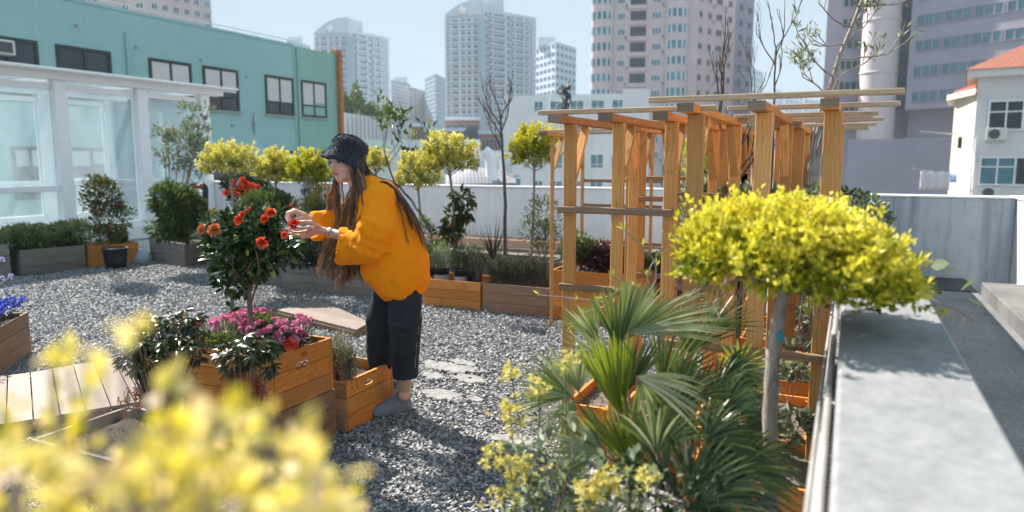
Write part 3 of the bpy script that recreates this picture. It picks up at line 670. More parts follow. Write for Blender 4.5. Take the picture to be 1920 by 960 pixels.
put_windows(r, mw, grid(A, B, 1, 1+NF*FL, [(.285, .075), (.62, .09)], NF, 1, .42, .15), 'window', 60)
for f in range(NF):
    mb = MB(); p = A+(B-A)*.445; w = u*L_*.075
    prism(mb, [tuple(p-w), tuple(p+w), tuple(p+w+n*.05), tuple(p-w+n*.05)][::1], 1+f*FL+.7, 1+f*FL+2.5); obj('loggia_opening', mb, 'win_dark', r)
for f in range(NF):
    p = A+(B-A)*.445; w = u*L_*.085; mb = MB(); prism(mb, [tuple(p-w), tuple(p+w), tuple(p+w+n*.5), tuple(p-w+n*.5)], 1+f*FL-.2, 1+f*FL+.55); obj('loggia_parapet', mb, 'pink_wall', r)
put_windows(r, win_mesh('window', 'win_dark', 'pink_wall', 1), grid(B, Cc, 1, 1+NF*FL, [(.06, .1), (.3, .09), (.55, .16), (.85, .1)], NF, 1, .4, .15), 'window', 60)
put_windows(r, win_mesh('window', 'win_dark', 'lilac_wall', 1), grid(Cc, Dd, 1, 1+NF*FL, [(.3, .16), (.75, .16)], NF, 1, .4, .15), 'window', 30)
mu = MB(); box(mu, (-.5, 0, 0), (.5, 1, 1), 0); box(mu, (-.35, .99, .15), (.15, 1.08, .85), 1); acm = mu.mesh('ac', ['ac_white', 'ac_grille'])
acs = []
for f in range(NF):
    for cf, (p, q) in (((.345, (A, B))), ((.69, (A, B))), ((.40, (B, Cc))), ((.7, (B, Cc))), ((.52, (Cc, Dd)))):
        if random.random() < .8: acs += grid(p, q, 1+f*FL, 1+f*FL+FL, [(cf+random.uniform(-.01, .01), .9/np.linalg.norm(q-p))], 1, 1, .22, .45, z_off=.05)
put_windows(r, acm, acs, 'air_conditioner', 90)

# grey office tower right: strips of windows, column
dp = 118; r = empty('office_tower', (*pd(1750, dp), ZG), 'grey lilac office tower with long strips of blue windows and a tall round column', 'tower')
zT = zt(-160, dp); a0, a1, a2, a3 = pd(1536, dp*1.05), pd(1700, dp*1.02), pd(1690, dp*.97), pd(2080, dp*.78)
aw = unit(a1)*25
zlow = zt(205, dp*.95)
block('wall', [a0, a1, a1+aw, a0+aw], ZG, zT, 'lilac_wall', r)
block('upper_block', [a2, a3, a3+aw, a2+aw*1.1], zlow, zT, 'lilac_wall', r)
block('lower_wall', [pd(1697, dp), pd(2080, dp*.82), pd(2080, dp*.82)+aw, pd(1697, dp)+aw], ZG, zlow, 'lilac_wall', r)
mb = MB(); c = pd(1637, dp); zc = zt(262, dp)
for z0, z1, rr in ((zc, zT, 2.75),): lathe(mb, [(rr, z0), (rr, z1)], 32, (*c, 0))
for pyb in (48, 142): z = zt(pyb, dp); lathe(mb, [(2.75, z), (2.86, z), (2.86, z+.35), (2.75, z+.35)], 32, (*c, 0))
obj('round_column', mb, 'column_pale', r)
mw = win_mesh('window', 'win_blue', 'lilac_wall', 2); ml = win_mesh('window', 'win_dark', 'bluegrey', 3); L3 = np.linalg.norm(a3-a2)
u = unit(a3-a2); FS = 3.75; ms = []
for k in range(9):
    zb = zlow+1.1+k*FS*1.02
    for i in range(6): q = a2+u*L3*(.03+i*.155+.0775); ms.append(facade_matrix((*q, zb), u, L3*.148, 1.55, .25))
put_windows(r, mw, ms, 'window')
ms = []; u = unit(a1-a0); L3 = np.linalg.norm(a1-a0)
for k in range(10): q = a0+u*L3*.31; ms.append(facade_matrix((*q, zlow-3+k*3.4), u, L3*.28, 1.5, .2))
put_windows(r, ml, ms, 'window')
ms = []; q = pd(1681, dp*1.02)
for k in range(8): ms.append(facade_matrix((*q, zlow+.6+k*3.6), u, 1.2, 1.7, .2))
put_windows(r, win_mesh('window', 'win_blue', 'lilac_wall', 0), ms, 'window')
# annex below it
dp = 75; z1 = zt(262, dp); A = pd(1588, dp); B = pd(1960, dp*.85); aw = unit(A)*12
r = block('annex_building', [A, B, B+aw, A+aw], ZG, z1, 'lilac_wall', None, 0, 'low windowless lilac building in front of the grey office tower', 'building')
put_windows(r, win_mesh('window', 'win_blue', 'bluegrey', 3), [facade_matrix((*pd(1730, dp*.955), zt(323, dp)), unit(B-A), 5, 1.05, .15)], 'window')

# cream villa right
dp = 36; r = empty('villa', (*pd(1860, dp), ZG), 'cream house with red tiled roof and air conditioners at the far right', 'house')
A = pd(1822, dp); B = pd(2060, dp*.93); E0 = pd(1782, dp*1.10); aw = unit(A)*9
z1 = zt(148, dp); block('front_wall', [A, B, B+aw, A+aw], ZG, z1, 'villa_wall', r)
z2 = zt(190, dp*1.1); block('side_wing', [E0, A*1.004, A+aw, E0+aw*.6], ZG, z2, 'cream_wall', r)
u = unit(B-A); n = np.array([u[1], -u[0]]); n = n if n@A < 0 else -n
mb = MB(); prism(mb, [tuple(A-u*.5+n*.5), tuple(B+u*.5+n*.5), tuple(B+u*.5+aw), tuple(A-u*.5+aw)], z1, z1+.35); obj('eaves', mb, 'villa_wall', r)
mb = MB(); Rr = [(*(A-u*.6+n*.6), z1+.36), (*(B+u*.6+n*.6), z1+.36), (*(B+u*.6+aw), z1+.36), (*(A-u*.6+aw), z1+.36)]; rg = [(*((A+aw*.5)+u*3.2), z1+2.6), (*((B+aw*.5)-u*.2), z1+2.6)]
V = Rr+rg; mb.add(V, [[0, 1, 5, 4], [2, 3, 4, 5]]); mb.add(np.zeros((0, 3)), np.array([[3, 0, 4], [1, 2, 5]])-len(V)); obj('roof', mb, 'roof_tile', r)
mb = MB(); prism(mb, [tuple(E0-u*.4+n*.4), tuple(A-u*.1+n*.4), tuple(A-u*.1+aw*.5), tuple(E0-u*.4+aw*.5)], z2, z2+.28); obj('side_eaves', mb, 'cream_wall', r)
mb = MB(); prism(mb, [tuple(E0-u*.1+n*.1), tuple(A-u*.1+n*.1), tuple(A-u*.1+aw*.5), tuple(E0-u*.1+aw*.5)], z2+.28, z2+.5); obj('side_roof', mb, 'roof_tile', r)
bx = rect(1872, dp*1.25, 2000, dp*1.2, 3); block('chimney_block', bx, z1+.4, zt(112, dp*1.2), 'cream_wall', r); bx = rect(1866, dp*1.24, 2010, dp*1.2, 3.4); block('dormer_roof', bx, zt(112, dp*1.2), zt(94, dp*1.2), 'roof_tile', r)
bx = rect(1862, dp*1.24, 1871, dp*1.24, .5); block('chimney', bx, z1, zt(94, dp*1.2), 'villa_wall', r)
def onwall(px, off=.02):
    r_ = pd(px, 1.0); M2 = np.array([[r_[0], -u[0]], [r_[1], -u[1]]]); t = np.linalg.solve(M2, A)[0]; return r_*t+n*off
def villa_win(px, py0, py1, w, glass, mull, tr):
    za, zb = zt(py1, dp), zt(py0, dp); q = onwall(px); put_windows(r, win_mesh('window', glass, 'white_paint', mull, tr), [facade_matrix((*q, za), u, w, zb-za, .14)], 'window')
villa_win(1879, 191, 246, 1.5, 'win_dark', 1, .62); villa_win(1871, 294, 347, 1.5, 'win_blue', 1, .65); villa_win(1937, 191, 246, 1.2, 'win_dark', 1, 0); villa_win(1930, 294, 347, 1.1, 'win_dark', 1, 0)
plain('cloth_white', (0.62, 0.58, 0.60), 0.9, 0.06, 3); plain('cloth_blue', (0.3, 0.42, 0.62), 0.9, 0.1); plain('cloth_black', (0.02, 0.022, 0.025), 0.9); plain('cloth_pink', (0.5, 0.22, 0.26), 0.9)
for px, py, lb in ((1864, 254, 'air conditioner under the upper window of the cream house'), (1862, 362, 'air conditioner under the lower window of the cream house')):
    q = onwall(px); zb = zt(py+10, dp); mb = MB(); M3 = np.array([[u[0], n[0], 0], [u[1], n[1], 0], [0, 0, 1]])
    box(mb, (-.45, 0, 0), (.45, .32, .6), 0, R=M3, T=(*q, zb)); o = tag(obj('air_conditioner', mb, 'ac_white', org=(*q, zb), bevel=.02), lb, 'air conditioner', 'air conditioners on the cream house')
    f = MB(); a = np.arange(20)*2*math.pi/20; Vv = np.array([[-.1+.24*math.cos(t), .33, .3+.24*math.sin(t)] for t in a]+[[-.1+.24*math.cos(t), .345, .3+.24*math.sin(t)] for t in a])@M3.T+np.array([*q, zb])
    i = np.arange(20); f.add(Vv, np.stack([i, (i+1) % 20, 20+(i+1) % 20, 20+i], -1)); f.add(np.zeros((0, 3)), [i+20-f.n]); obj('fan_grille', f, 'ac_grille', o)
    f = MB()
    for s in (-.35, .3): box(f, (s, -.02, -.06), (s+.05, .34, -.001), 0, R=M3, T=(*q, zb))
    obj('bracket', f, 'grey_metal', o)
def cloth(name, px0, px1, py0, py1, dep, m, lb, cat):
    a, b = pd(px0, dep), pd(px1, dep*.99); z0_, z1_ = zt(py1, dep), zt(py0, dep); N_ = 20; V = []; nn = n
    for k in range(6):
        for i in range(N_):
            f = i/(N_-1); q = a+(b-a)*f+nn*(.08*math.sin(i*1.1+k*.15)*(1-k/6)); V.append((*q, z0_+(z1_-z0_)*k/5+.03*math.sin(i)))
    i = np.arange(5*(N_-1)); s = i//(N_-1)*N_+i % (N_-1); mb = MB(); mb.add(V, np.stack([s, s+1, s+N_+1, s+N_], -1), None, 0, None, True)
    o = obj(name, mb, m, org=(*a, z1_)); so_ = o.modifiers.new('thick', 'SOLIDIFY'); so_.thickness = .01; return tag(o, lb, cat)
cloth('bed_sheet', 1728, 1784, 322, 357, 35.5, 'cloth_white', 'white bed sheet hanging from a pole outside the cream house', 'laundry')
cloth('blue_cloth', 1784, 1797, 326, 342, 35.4, 'cloth_blue', 'small blue cloth drying beside the white sheet', 'laundry')
cloth('black_shirt', 1793, 1801, 257, 278, 35.4, 'cloth_black', 'black garment hanging on the side wall of the cream house', 'laundry')
for (x0, y0, x1, y1), lb in (((1712, 316, 1800, 332), 'lower laundry pole carrying the white sheet'), ((1727, 246, 1802, 253), 'upper bare laundry pole beside the black garment')):
    mb = MB(); tube(mb, [D(x0, y0, 35.3), D(x1, y1, 36.5)], .035, 6); tag(obj('laundry_pole', mb, 'grey_metal', org=D(x0, y0, 35.3)), lb, 'pole')
mb = MB(); tube(mb, [D(1845, 200, 35.7), D(1842, 215, 35.6), D(1844, 245, 35.7)], .05, 6); tube(mb, [D(1832, 240, 35.8), D(1822, 372, 35.9)], .06, 6); obj('drain_pipe', mb, 'white_paint', r)

# white building behind the pergola
dp = 80; r = empty('white_building', (*pd(1060, dp), ZG), 'plain white flat roofed building behind the trellis pergola', 'building')
a, b = pd(944, dp*1.03), pd(1200, dp*.98); aw = unit(a)*14
block('walls', [a, b, b+aw, a+aw], ZG, zt(178, dp), 'white_block', r)
u = unit(b-a); mw = win_mesh('window', 'win_blue', 'white_paint', 1, .3); ms = []
for py in (198, 243, 306, 356):
    for px, w in ((1012, 1.0), (1046, 1.5), (1084, 1.5), (1122, 1.4), (1160, 1.4)):
        if py == 243 and px < 1080: continue
        q = a+u*np.linalg.norm(b-a)*(px-944)/256; ms.append(facade_matrix((*q, zt(py+10, dp)), u, w*1.05, 1.1 if py < 250 else 1.6, .1))
put_windows(r, mw, ms)
mb = MB()
for px in (1030, 1066, 1105): q = pd(px, dp*.995); tube(mb, [(*q, ZG), (*q, zt(182, dp))], .07, 6)
obj('down_pipe', mb, 'white_paint', r)
bx = rect(1165, dp*.8, 1215, dp*.8, 3); block('tank_house', bx, ZG, zt(168, dp*.8), 'white_block', r)
mb = MB(); cpts = [D(x, y, dp*.75) for x, y in ((1062, 222), (1058, 200), (1064, 182), (1056, 168), (1068, 160))]
for k in range(16): tube(mb, curve([p+rng.normal(size=3)*.18 for p in cpts], 14), .05, 4)
tag(obj('cable_bundle', mb, 'black_metal', org=cpts[0]), 'tangle of black cables on a mast in front of the white building', 'cables')
# lower white roofs
def lowblock(label, px, dep, py, m='white_block', back=8, cat='building', name='low_building', wins=(), skew=1.0):
    a, b = pd(px[0], dep), pd(px[1], dep*skew); aw = unit(a)*back; r = block(name, [a, b, b+aw, a+aw], ZG, zt(py, dep), m, None, 0, label, cat)
    u = unit(b-a)
    if wins: put_windows(r, win_mesh('window', 'win_dark', 'white_paint', 1), [facade_matrix((*(a+(b-a)*(x-px[0])/(px[1]-px[0])), zt(y1, dep)), u, w, zt(y0, dep)-zt(y1, dep), .1) for x, y0, y1, w in wins])
    return r
lowblock('long white low building just beyond the rear wall behind the woman', (640, 900), 42, 262, wins=[(700, 275, 300, 1.2), (770, 275, 300, 1.2)])
lowblock('white annex with narrow windows beside the duct pipe', (870, 960), 40, 282, wins=[(893, 296, 318, .4), (925, 302, 322, .35)])
lowblock('white stepped building with tall openings under the roof garden', (636, 672), 60, 262, wins=[(655, 268, 280, .9)])
lowblock('dark blue plant room at the foot of the white building', (958, 976), 38, 334, 'bluegrey')
# grey vaulted roof
mb = MB(); a, b = pd(836, 34), pd(968, 36); aw = unit(a)*5; N_ = 40; V = []
for k in range(9):
    for i in range(N_): q = a+(b-a)*i/(N_-1)+aw*k/8; V.append((*q, zt(346, 34)+.75*math.sin(math.pi*k/8)*(.5+.5*math.sin(math.pi*i/(N_-1)))+(.018 if i % 2 else 0)))
i = np.arange(8*(N_-1)); s = i//(N_-1)*N_+i % (N_-1); mb.add(V, np.stack([s, s+1, s+N_+1, s+N_], -1)); prism(mb, [tuple(a), tuple(b), tuple(b+aw), tuple(a+aw)], ZG, zt(347, 34)); tag(obj('vaulted_shed', mb, 'roof_grey', org=(*a, 0)), 'shed with ridged grey curved roof beyond the rear wall', 'shed')
mb = MB(); tube(mb, curve([D(922, 345, 36), D(921, 312, 36), D(918, 292, 36), D(908, 283, 36)], 14), .28, 12); tag(obj('duct_pipe', mb, 'white_paint', org=D(922, 345, 36)), 'fat white ventilation duct bending to the left above the low roofs', 'duct')
mb = MB()
for x in (836, 860, 885, 940): tube(mb, [D(x, 300, 38), D(x+2, 345, 38)], .1, 8)
for y in (288, 320): tube(mb, [D(826, y, 38), D(950, y+3, 38)], .05, 6)
tag(obj('pipe_rack', mb, 'white_paint', org=D(836, 345, 38)), 'rack of white pipes and railings above the low roofs', 'pipes')
# louvre building with roof garden
dp = 95; r = empty('louvre_building', (*pd(700, dp), ZG), 'building with white vertical fins carrying a green roof garden', 'building')
a, b = pd(636, dp), pd(766, dp*1.25); aw = unit(a)*18; zr = zt(216, dp); block('walls', [a, b, b+aw, a+aw], ZG, zr, 'bluegrey', r); u = unit(b-a); n2 = np.array([u[1], -u[0]]); n2 = n2 if n2@a < 0 else -n2
mb = MB(); Lb = np.linalg.norm(b-a)
for i in range(19): q = a+u*Lb*(i+.3)/19; prism(mb, [tuple(q), tuple(q+u*.42), tuple(q+u*.42+n2*.8), tuple(q+n2*.8)], ZG, zr+.3)
obj('fins', mb, 'white_block', r); put_windows(r, win_mesh('window', 'win_dark', 'bluegrey', 0), grid(a, b, zr-5, zr, 19, 1, .55, .6, .1))
def leafmass(name, P, sz, m, label, cat, kind=None, org=None):
    mb = MB(); leaves(mb, P, unit(sph(len(P))+[0, 0, .5]), sz*rng.uniform(.6, 1.3, len(P)), .6); o = obj(name, mb, m, org=P[0] if org is None else org); return tag(o, label, cat, kind=kind)
n_ = 5000; t = rng.random(n_); q = a+(b-a)*t[:, None]+aw*rng.random((n_, 1))*.5
hh = (1.5+2.9*np.exp(-((t-.22)/.16)**2)+.9*rng.random(n_))*(0.75+.25*np.sin(t*31)); P = np.c_[q, zr+hh*np.sqrt(rng.random(n_))]
leafmass('roof_garden', P, .55, 'leaf_mid', 'bushy green roof garden growing on the louvred building', 'shrubs', 'stuff')
# brick buildings
def brick(label, px, dep, py, rows, cols, cornice=True):
    r = empty('brick_building', (*pd(sum(px)/2, dep), ZG), label, 'building', 'low brick buildings under the towers'); a, b = pd(px[0], dep), pd(px[1], dep); aw = unit(a)*15; z1 = zt(py, dep)
    block('walls', [a, b, b+aw, a+aw], ZG, z1, 'brick_red', r); bx = rect(px[0]-1, dep*.995, px[1]+1, dep*.995, 16); block('cornice', bx, z1, z1+.7, 'bluewhite', r)
    put_windows(r, win_mesh('window', 'win_far', 'bluewhite', 1), grid(a, b, z1-rows*4, z1-.5, cols, rows, .6, .62, .2)); return r
brick('narrow brick building left of the group under the towers', (764, 800), 150, 238, 3, 4)
rb = brick('tall brick building with arched top window under the largest tower', (836, 900), 160, 226, 1, 5)
brick('wide brick building with pale window bands in the middle of the group', (796, 890), 145, 247, 3, 11)
brick('right hand brick building with bands of windows behind the bare tree', (880, 948), 138, 252, 4, 9)
q = pd(884, 136); mb = MB(); uu = CR[:2]; M3 = np.array([[uu[0], 0, uu[1]], [uu[1], 0, -uu[0]], [0, 1, 0]])
prism(mb, [(-1.3, 0), (1.3, 0)]+[(1.3*math.cos(t), 1.2+1.3*math.sin(t)) for t in np.linspace(0, math.pi, 12)], 0, .4, 0, .5, M3, (*q, zt(262, 136))); obj('arched_window', mb, 'win_far', rb)
# ------------------------------------------------------------ planters
def slot_board(mb, axis, at, t, u0, u1, z0, z1, slot=None, hole=None):
    """an upright board whose outer face is at `at`; axis 'x' (normal +-x) or 'y'"""
    holes = []
    if slot: holes = [rounded(*slot, slot[3]/2*.999 if False else min(slot[2], slot[3])/2*.98)]
    poly = [(u0, z0), (u1, z0), (u1, z1), (u0, z1)]
    if axis == 'x': M3 = np.array([[0, 0, 1], [1, 0, 0], [0, 1, 0]]); prism(mb, poly, 0, t, 0, None, M3, (at, 0, 0), holes)
    else: M3 = np.array([[1, 0, 0], [0, 0, 1], [0, 1, 0]]); prism(mb, poly, 0, t, 0, None, M3, (0, at, 0), holes)
def planter(label, X0, X1, Y0, Y1, z0, h, m, n=3, soil=0.06, th=0.018, group=None, slot=None, name='wooden_planter', sm='soil', rot=0, mats=None, cat='planter'):
    r = empty(name, (X0, Y0, z0), label, cat, group); zs = np.linspace(0, h, n+1)
    def panel(axis, at, a, b, sl=None, mm=m):
        mb = MB()
        for i in range(n):
            s = None
            if sl and zs[i] < sl[1] < zs[i+1]: s = (sl[0], z0+sl[1], sl[2], sl[3])
            j = rng.uniform(-.0015, .0015)
            slot_board(mb, axis, at+j, th, a, b, z0+zs[i]+.0015, z0+zs[i+1]-.0015, s)
        return obj('side_panel', mb, mm, r, .0025)
    mats = mats or {}
    panel('y', Y0, X0, X1, (slot or {}).get('front'), mats.get('front', m)); panel('y', Y1-th, X0, X1, None, m)
    panel('x', X1-th, Y0+th+.002, Y1-th-.002, (slot or {}).get('right'), mats.get('right', m)); panel('x', X0, Y0+th+.002, Y1-th-.002, None, m)
    mb = MB()
    for x, y in ((X0+th+.002, Y0+th+.002), (X1-th-.027, Y0+th+.002), (X0+th+.002, Y1-th-.027), (X1-th-.027, Y1-th-.027)): box(mb, (x, y, z0+.002), (x+.025, y+.025, z0+h-.012))
    obj('corner_posts', mb, m, r)
    nx = max(6, int((X1-X0)/.05)); ny = max(6, int((Y1-Y0)/.05)); XX, YY = np.meshgrid(np.linspace(X0+th, X1-th, nx), np.linspace(Y0+th, Y1-th, ny), indexing='ij')
    P = np.stack([XX, YY, 0*XX], -1).reshape(-1, 3); P[:, 2] = z0+h-soil+.012*fbm(P, 14, 5)+rng.normal(size=len(P))*.004
    i = np.arange((nx-1)*(ny-1)); a = i//(ny-1)*ny+i % (ny-1); mb = MB(); mb.add(P, np.stack([a, a+ny, a+ny+1, a+1], -1), None, 0, None, True)
    k = 500; q = np.c_[rng.uniform(X0+th, X1-th, k), rng.uniform(Y0+th, Y1-th, k), np.full(k, z0+h-soil+.004)]; leaves(mb, q, sph(k)*[1, 1, .3], rng.uniform(.006, .016, k), .8)
    obj('soil', mb, sm, r); return r
# crate group in the middle
planter('grey brown wooden crate with a dark slot handle carrying the big flower crate', -3.07, -2.455, 2.55, 3.005, 0, .275, 'wood_weather', 3, .04, slot={'right': (2.80, .195, .115, .032), 'front': (-2.76, .2, .1, .03)}, name='wooden_crate', cat='crate')
cr = planter('orange wooden crate stacked on a weathered one, holding the camellia and pink flowers', -3.08, -2.46, 2.545, 3.0, .277, .283, 'wood_orange', 3, .05, slot={'right': (2.76, .195, .092, .04)}, name='wooden_crate', cat='crate')
mb = MB(); V = []
for k in range(9):
    for i in range(9): V.append((-2.462+.004*math.sin(i*2+k), 2.705+.11*i/8, .277+.172+.046*k/8))
i = np.arange(64); s = i//8*9+i % 8; mb.add(V, np.stack([s, s+1, s+10, s+9], -1), None, 0, None, True)
bag = obj('wrapper', mb, 'white_paint', cr)
mb = MB(); 
for c0 in (2.735, 2.775): tube(mb, [(-2.456, c0+.016*math.cos(t), .277+.196+.012*math.sin(t)) for t in np.linspace(0, 5.2, 14)], .003, 4)
tube(mb, [(-2.456, 2.724, .467), (-2.456, 2.79, .482)], .0025, 4); obj('red_mark', mb, 'petal_red', bag)
planter('smaller open orange crate with slot handle standing beside the woman\'s shoe', -2.80, -2.447, 3.075, 3.535, 0, .29, 'wood_orange', 3, .06, slot={'right': (3.30, .235, .085, .03)}, name='wooden_crate', cat='crate', mats={'front': 'wood_weather'})
planter('low weathered crate in front of the crate stack, holding the drooping bushes', -3.42, -2.80, 1.98, 2.50, 0, .20, 'wood_grey', 2, .05, name='wooden_crate', cat='crate')
PG = 'wooden planters along the back of the terrace'
planter('light brown plank planter just right of the woman holding potted herbs', -3.95, -3.285, 6.29, 6.75, 0, .285, 'wood_orange', 3, .1, group=PG)
planter('grey brown plank planter filled with dark rosemary beside the pergola', -3.26, -2.545, 6.29, 6.8, 0, .285, 'wood_weather', 3, .06, group=PG)
planter('orange planter with extra height standing behind the left pergola posts', -2.52, -1.62, 6.27, 6.9, 0, .47, 'wood_orange', 4, .05, group=PG)
planter('orange plank planter glimpsed between the middle pergola posts', -1.60, -.75, 6.27, 6.9, 0, .3, 'wood_orange', 3, .05, group=PG)
planter('long grey planter behind the camellia and the woman', -5.97, -4.62, 6.42, 6.85, 0, .28, 'wood_grey', 3, .05, group=PG)
planter('short orange planter hidden behind the woman\'s legs', -4.58, -3.98, 6.42, 6.85, 0, .28, 'wood_grey', 3, .05, group=PG)
planter('small grey planter behind the left edge of the camellia', -6.85, -6.02, 6.6, 7.1, 0, .3, 'wood_grey', 3, .05, group=PG)
planter('second row planter carrying the slim ball trees in the middle', -6.2, -3.2, 8.3, 8.9, 0, .3, 'wood_grey', 3, .05, group=PG, sm='soil_pale')
planter('second row planter carrying ball trees at the left', -9.6, -6.6, 9.2, 9.8, 0, .3, 'wood_grey', 3, .05, group=PG, sm='soil_pale')
planter('second row planter behind the rosemary and the pergola', -3.1, -1.4, 7.6, 8.2, 0, .34, 'wood_pale', 3, .04, group=PG, sm='soil_pale')
planter('third row pale planter behind the pergola near the rear wall', -3.0, -.5, 9.3, 9.9, 0, .3, 'wood_grey', 3, .04, group=PG, sm='soil_pale')
def rplanter(label, pxs, h, m, depth, n=3, sm='soil'):
    """planter whose front face runs between two measured ground points"""
    a, b = G(*pxs[0])[:2], G(*pxs[1])[:2]; L = np.linalg.norm(b-a); an = math.atan2(*(b-a)[::-1])
    r = planter(label, 0, L, 0, depth, 0, h, m, n, .05, group=PG, sm=sm); r.location = (*a, 0); r.rotation_euler = (0, 0, an); return a, (b-a)/L, L
LP1 = rplanter('dark grey plank planter at far left filled with low juniper', ((42, 516), (162, 503)), .33, 'wood_grey', .5)
LP2 = rplanter('reddish planter holding the bronze nandina shrub', ((166, 501), (262, 492)), .3, 'wood_orange', .6)
LP3 = rplanter('dark grey planter holding the bushy green palm like shrub', ((282, 489), (348, 501)), .33, 'wood_grey', .7)
rplanter('dark planter cut off by the left edge of the picture', ((-40, 523), (22, 517)), .42, 'wood_grey', .5)
LPB = rplanter('plank planter at the left edge filled with bright blue flowers', ((-60, 746), (60, 662)), .33, 'wood_weather', .55)
# pergola beds
for k, (x0, x1, y0, y1, h, lb) in enumerate([(-.52, -.03, 2.72, 3.20, .30, 'orange bed box at the front right foot of the pergola'), (-.62, -.1, 3.28, 3.95, .27, 'soil filled bed between the right hand pergola posts'), (-.62, -.1, 4.1, 4.8, .3, 'second soil filled bed inside the pergola'), (-.62, -.1, 5.0, 5.8, .3, 'third soil filled bed deep inside the pergola'),
     (-1.27, -.98, 3.36, 3.9, .26, 'orange bed box under the front left pergola post behind the palm'), (-1.05, -.66, 3.32, 3.95, .27, 'bed box between the middle pergola posts behind the yellow tree')]):
    planter(lb, x0, x1, y0, y1, 0, h, 'wood_orange', 3, .05, group='planting beds inside the pergola', sm='soil_pale')

# ------------------------------------------------------------ decks
def deck(label, pts, z, d, bw, m='wood_pale'):
    P = np.array([G(x, y, z)[:2] for x, y in pts]); c = P.mean(0); d = unit(np.array(d, float)); n = np.array([-d[1], d[0]])
    if sum(P[i][0]*P[(i+1) % len(P)][1]-P[(i+1) % len(P)][0]*P[i][1] for i in range(len(P))) < 0: P = P[::-1]
    r = empty('wooden_deck', (*c, 0), label, 'deck'); mb = MB(); fr = MB()
    for k in range(-40, 41):
        q = clip(clip([tuple(p) for p in P], c+n*(k*bw+.003), n), c+n*((k+1)*bw-.003), -n)
        if len(q) >= 3: prism(mb, [tuple(((np.array(v)-c)@d, (np.array(v)-c)@n)) for v in q], z-.022, z+rng.uniform(-.001, .001), 0, None, np.array([[d[0], n[0], 0], [d[1], n[1], 0], [0, 0, 1]]), (*c, 0))
    obj('boards', mb, m, r, .002)
    for i in range(len(P)):
        a, b = P[i], P[(i+1) % len(P)]; a, b = c+(a-c)*.985, c+(b-c)*.985; beam(fr, (*a, z/2-.012), (*b, z/2-.012), .03, z-.026)
    obj('frame', fr, 'wood_weather', r); return r
deck('pale plank deck lying on the gravel at the left behind the yellow leaves', [(267, 752), (20, 793), (-150, 812), (-150, 722), (45, 700), (262, 662)], .085, (-.86, .51), .125)
deck('small pale plywood platform lying on the gravel behind the pink flowers', [(520, 581), (600, 562), (694, 604), (668, 618)], .07, (1, -.25), .62)

# ------------------------------------------------------------ pergola
def pergola(label, loc, fr, beams, rails, pw, zt_, braces=True):
    r = empty('wooden_pergola', loc, label, 'pergola', 'trellis pergola modules'); 
    for X, ya, yb, rear in fr:
        ys = [ya, yb] if rear else [ya]
        for y in ys:
            mb = MB(); w = pw*(1+rng.uniform(-.06, .06)); box(mb, (X-w/2, y, 0), (X+w/2, y+pw*.62, zt_-.018)); obj('post', mb, 'wood_post', r, .003)
        mb = MB(); beam(mb, (X-.012, ya-.16, zt_), (X-.012, yb+.1, zt_+.003), .065, .034, 0); e = MB(); obj('rafter', mb, 'wood_orange', r, .003)
        box(e, (X-.0455, ya-.164, zt_-.018), (X+.0215, ya-.1605, zt_+.018)); obj('rafter_end', e, 'wood_end', r)
        if braces:
            for y0, s in ((ya+.04, 1), (yb, -1)):
                mb = MB(); beam(mb, (X, y0, zt_-.30), (X, y0+s*.2, zt_-.025), .022, .04, up=(1, 0, 0)); obj('brace', mb, 'wood_post', r, .002)
    for (x0, x1, y, dz) in beams:
        mb = MB(); beam(mb, (x0, y, zt_+.032+dz), (x1, y, zt_+.032+dz), .04, .022); obj('top_batten', mb, 'wood_batten', r, .003)
    for p0, p1 in rails:
        mb = MB(); beam(mb, p0, p1, .028, .032); obj('rail', mb, 'wood_weather', r, .003)
    return r
def fx(px, Y): d = _ray(px, 300); return d[0]/d[1]*Y
A_Y = 3.28; B_Y = 3.16
xa = [fx(1067, A_Y), fx(1158, A_Y), fx(1257, A_Y)]; xb = [fx(1302, B_Y), fx(1429, B_Y), fx(1558, B_Y)]
pergola('left front trellis pergola module with knee braces and one low rail', (xa[0], A_Y, 0), [(x, A_Y, 4.42, True) for x in xa], [(fx(998, 3.1), fx(1345, 3.1)-.02, 3.18, 0), (xa[0]-.1, xa[2]+.2, 4.3, 0)],
        [((xa[0]-.05, A_Y-.016, 1.262), (xa[2]+.02, A_Y-.016, 1.262)), ((xa[0]-.04, A_Y-.016, .885), (xa[1]+.05, A_Y-.016, .885)), ((xa[1], 4.40, 1.29), (xa[2]+.12, 4.40, 1.29)), ((xa[1], 4.40, .72), (xa[2]+.3, 4.40, .72))], .056, 1.688)
pergola('right front trellis pergola module beside the parapet with the longest top batten', (xb[2], B_Y, 0), [(x, B_Y, 4.35, True) for x in xb], [(fx(1212, 2.98), fx(1688, 2.98), 3.0, .002), (fx(1340, 3.3), fx(1690, 3.3), 3.62, 0), (xb[0], .12, 4.28, 0), (xb[0], .10, 4.55, 0)],
        [((xb[0]-.1, B_Y-.017, .69), (xb[2]+.055, B_Y-.017, .69)), ((xb[0]-.1, B_Y-.017, .20), (xb[2]+.05, B_Y-.017, .2)), ((xb[0], B_Y-.017, 1.11), (xb[2]+.03, B_Y-.017, 1.11)), ((xb[2]+.03, B_Y, .69), (xb[2]+.03, 4.35, .69)), ((xb[2]+.02, B_Y+.2, 1.2), (xb[2]+.02, 4.35, 1.2))], .066, 1.712)
C_Y = 4.62
xc = [fx(1200, C_Y), fx(1352, C_Y), fx(1365, 4.8), fx(1462, C_Y), fx(1495, C_Y)]
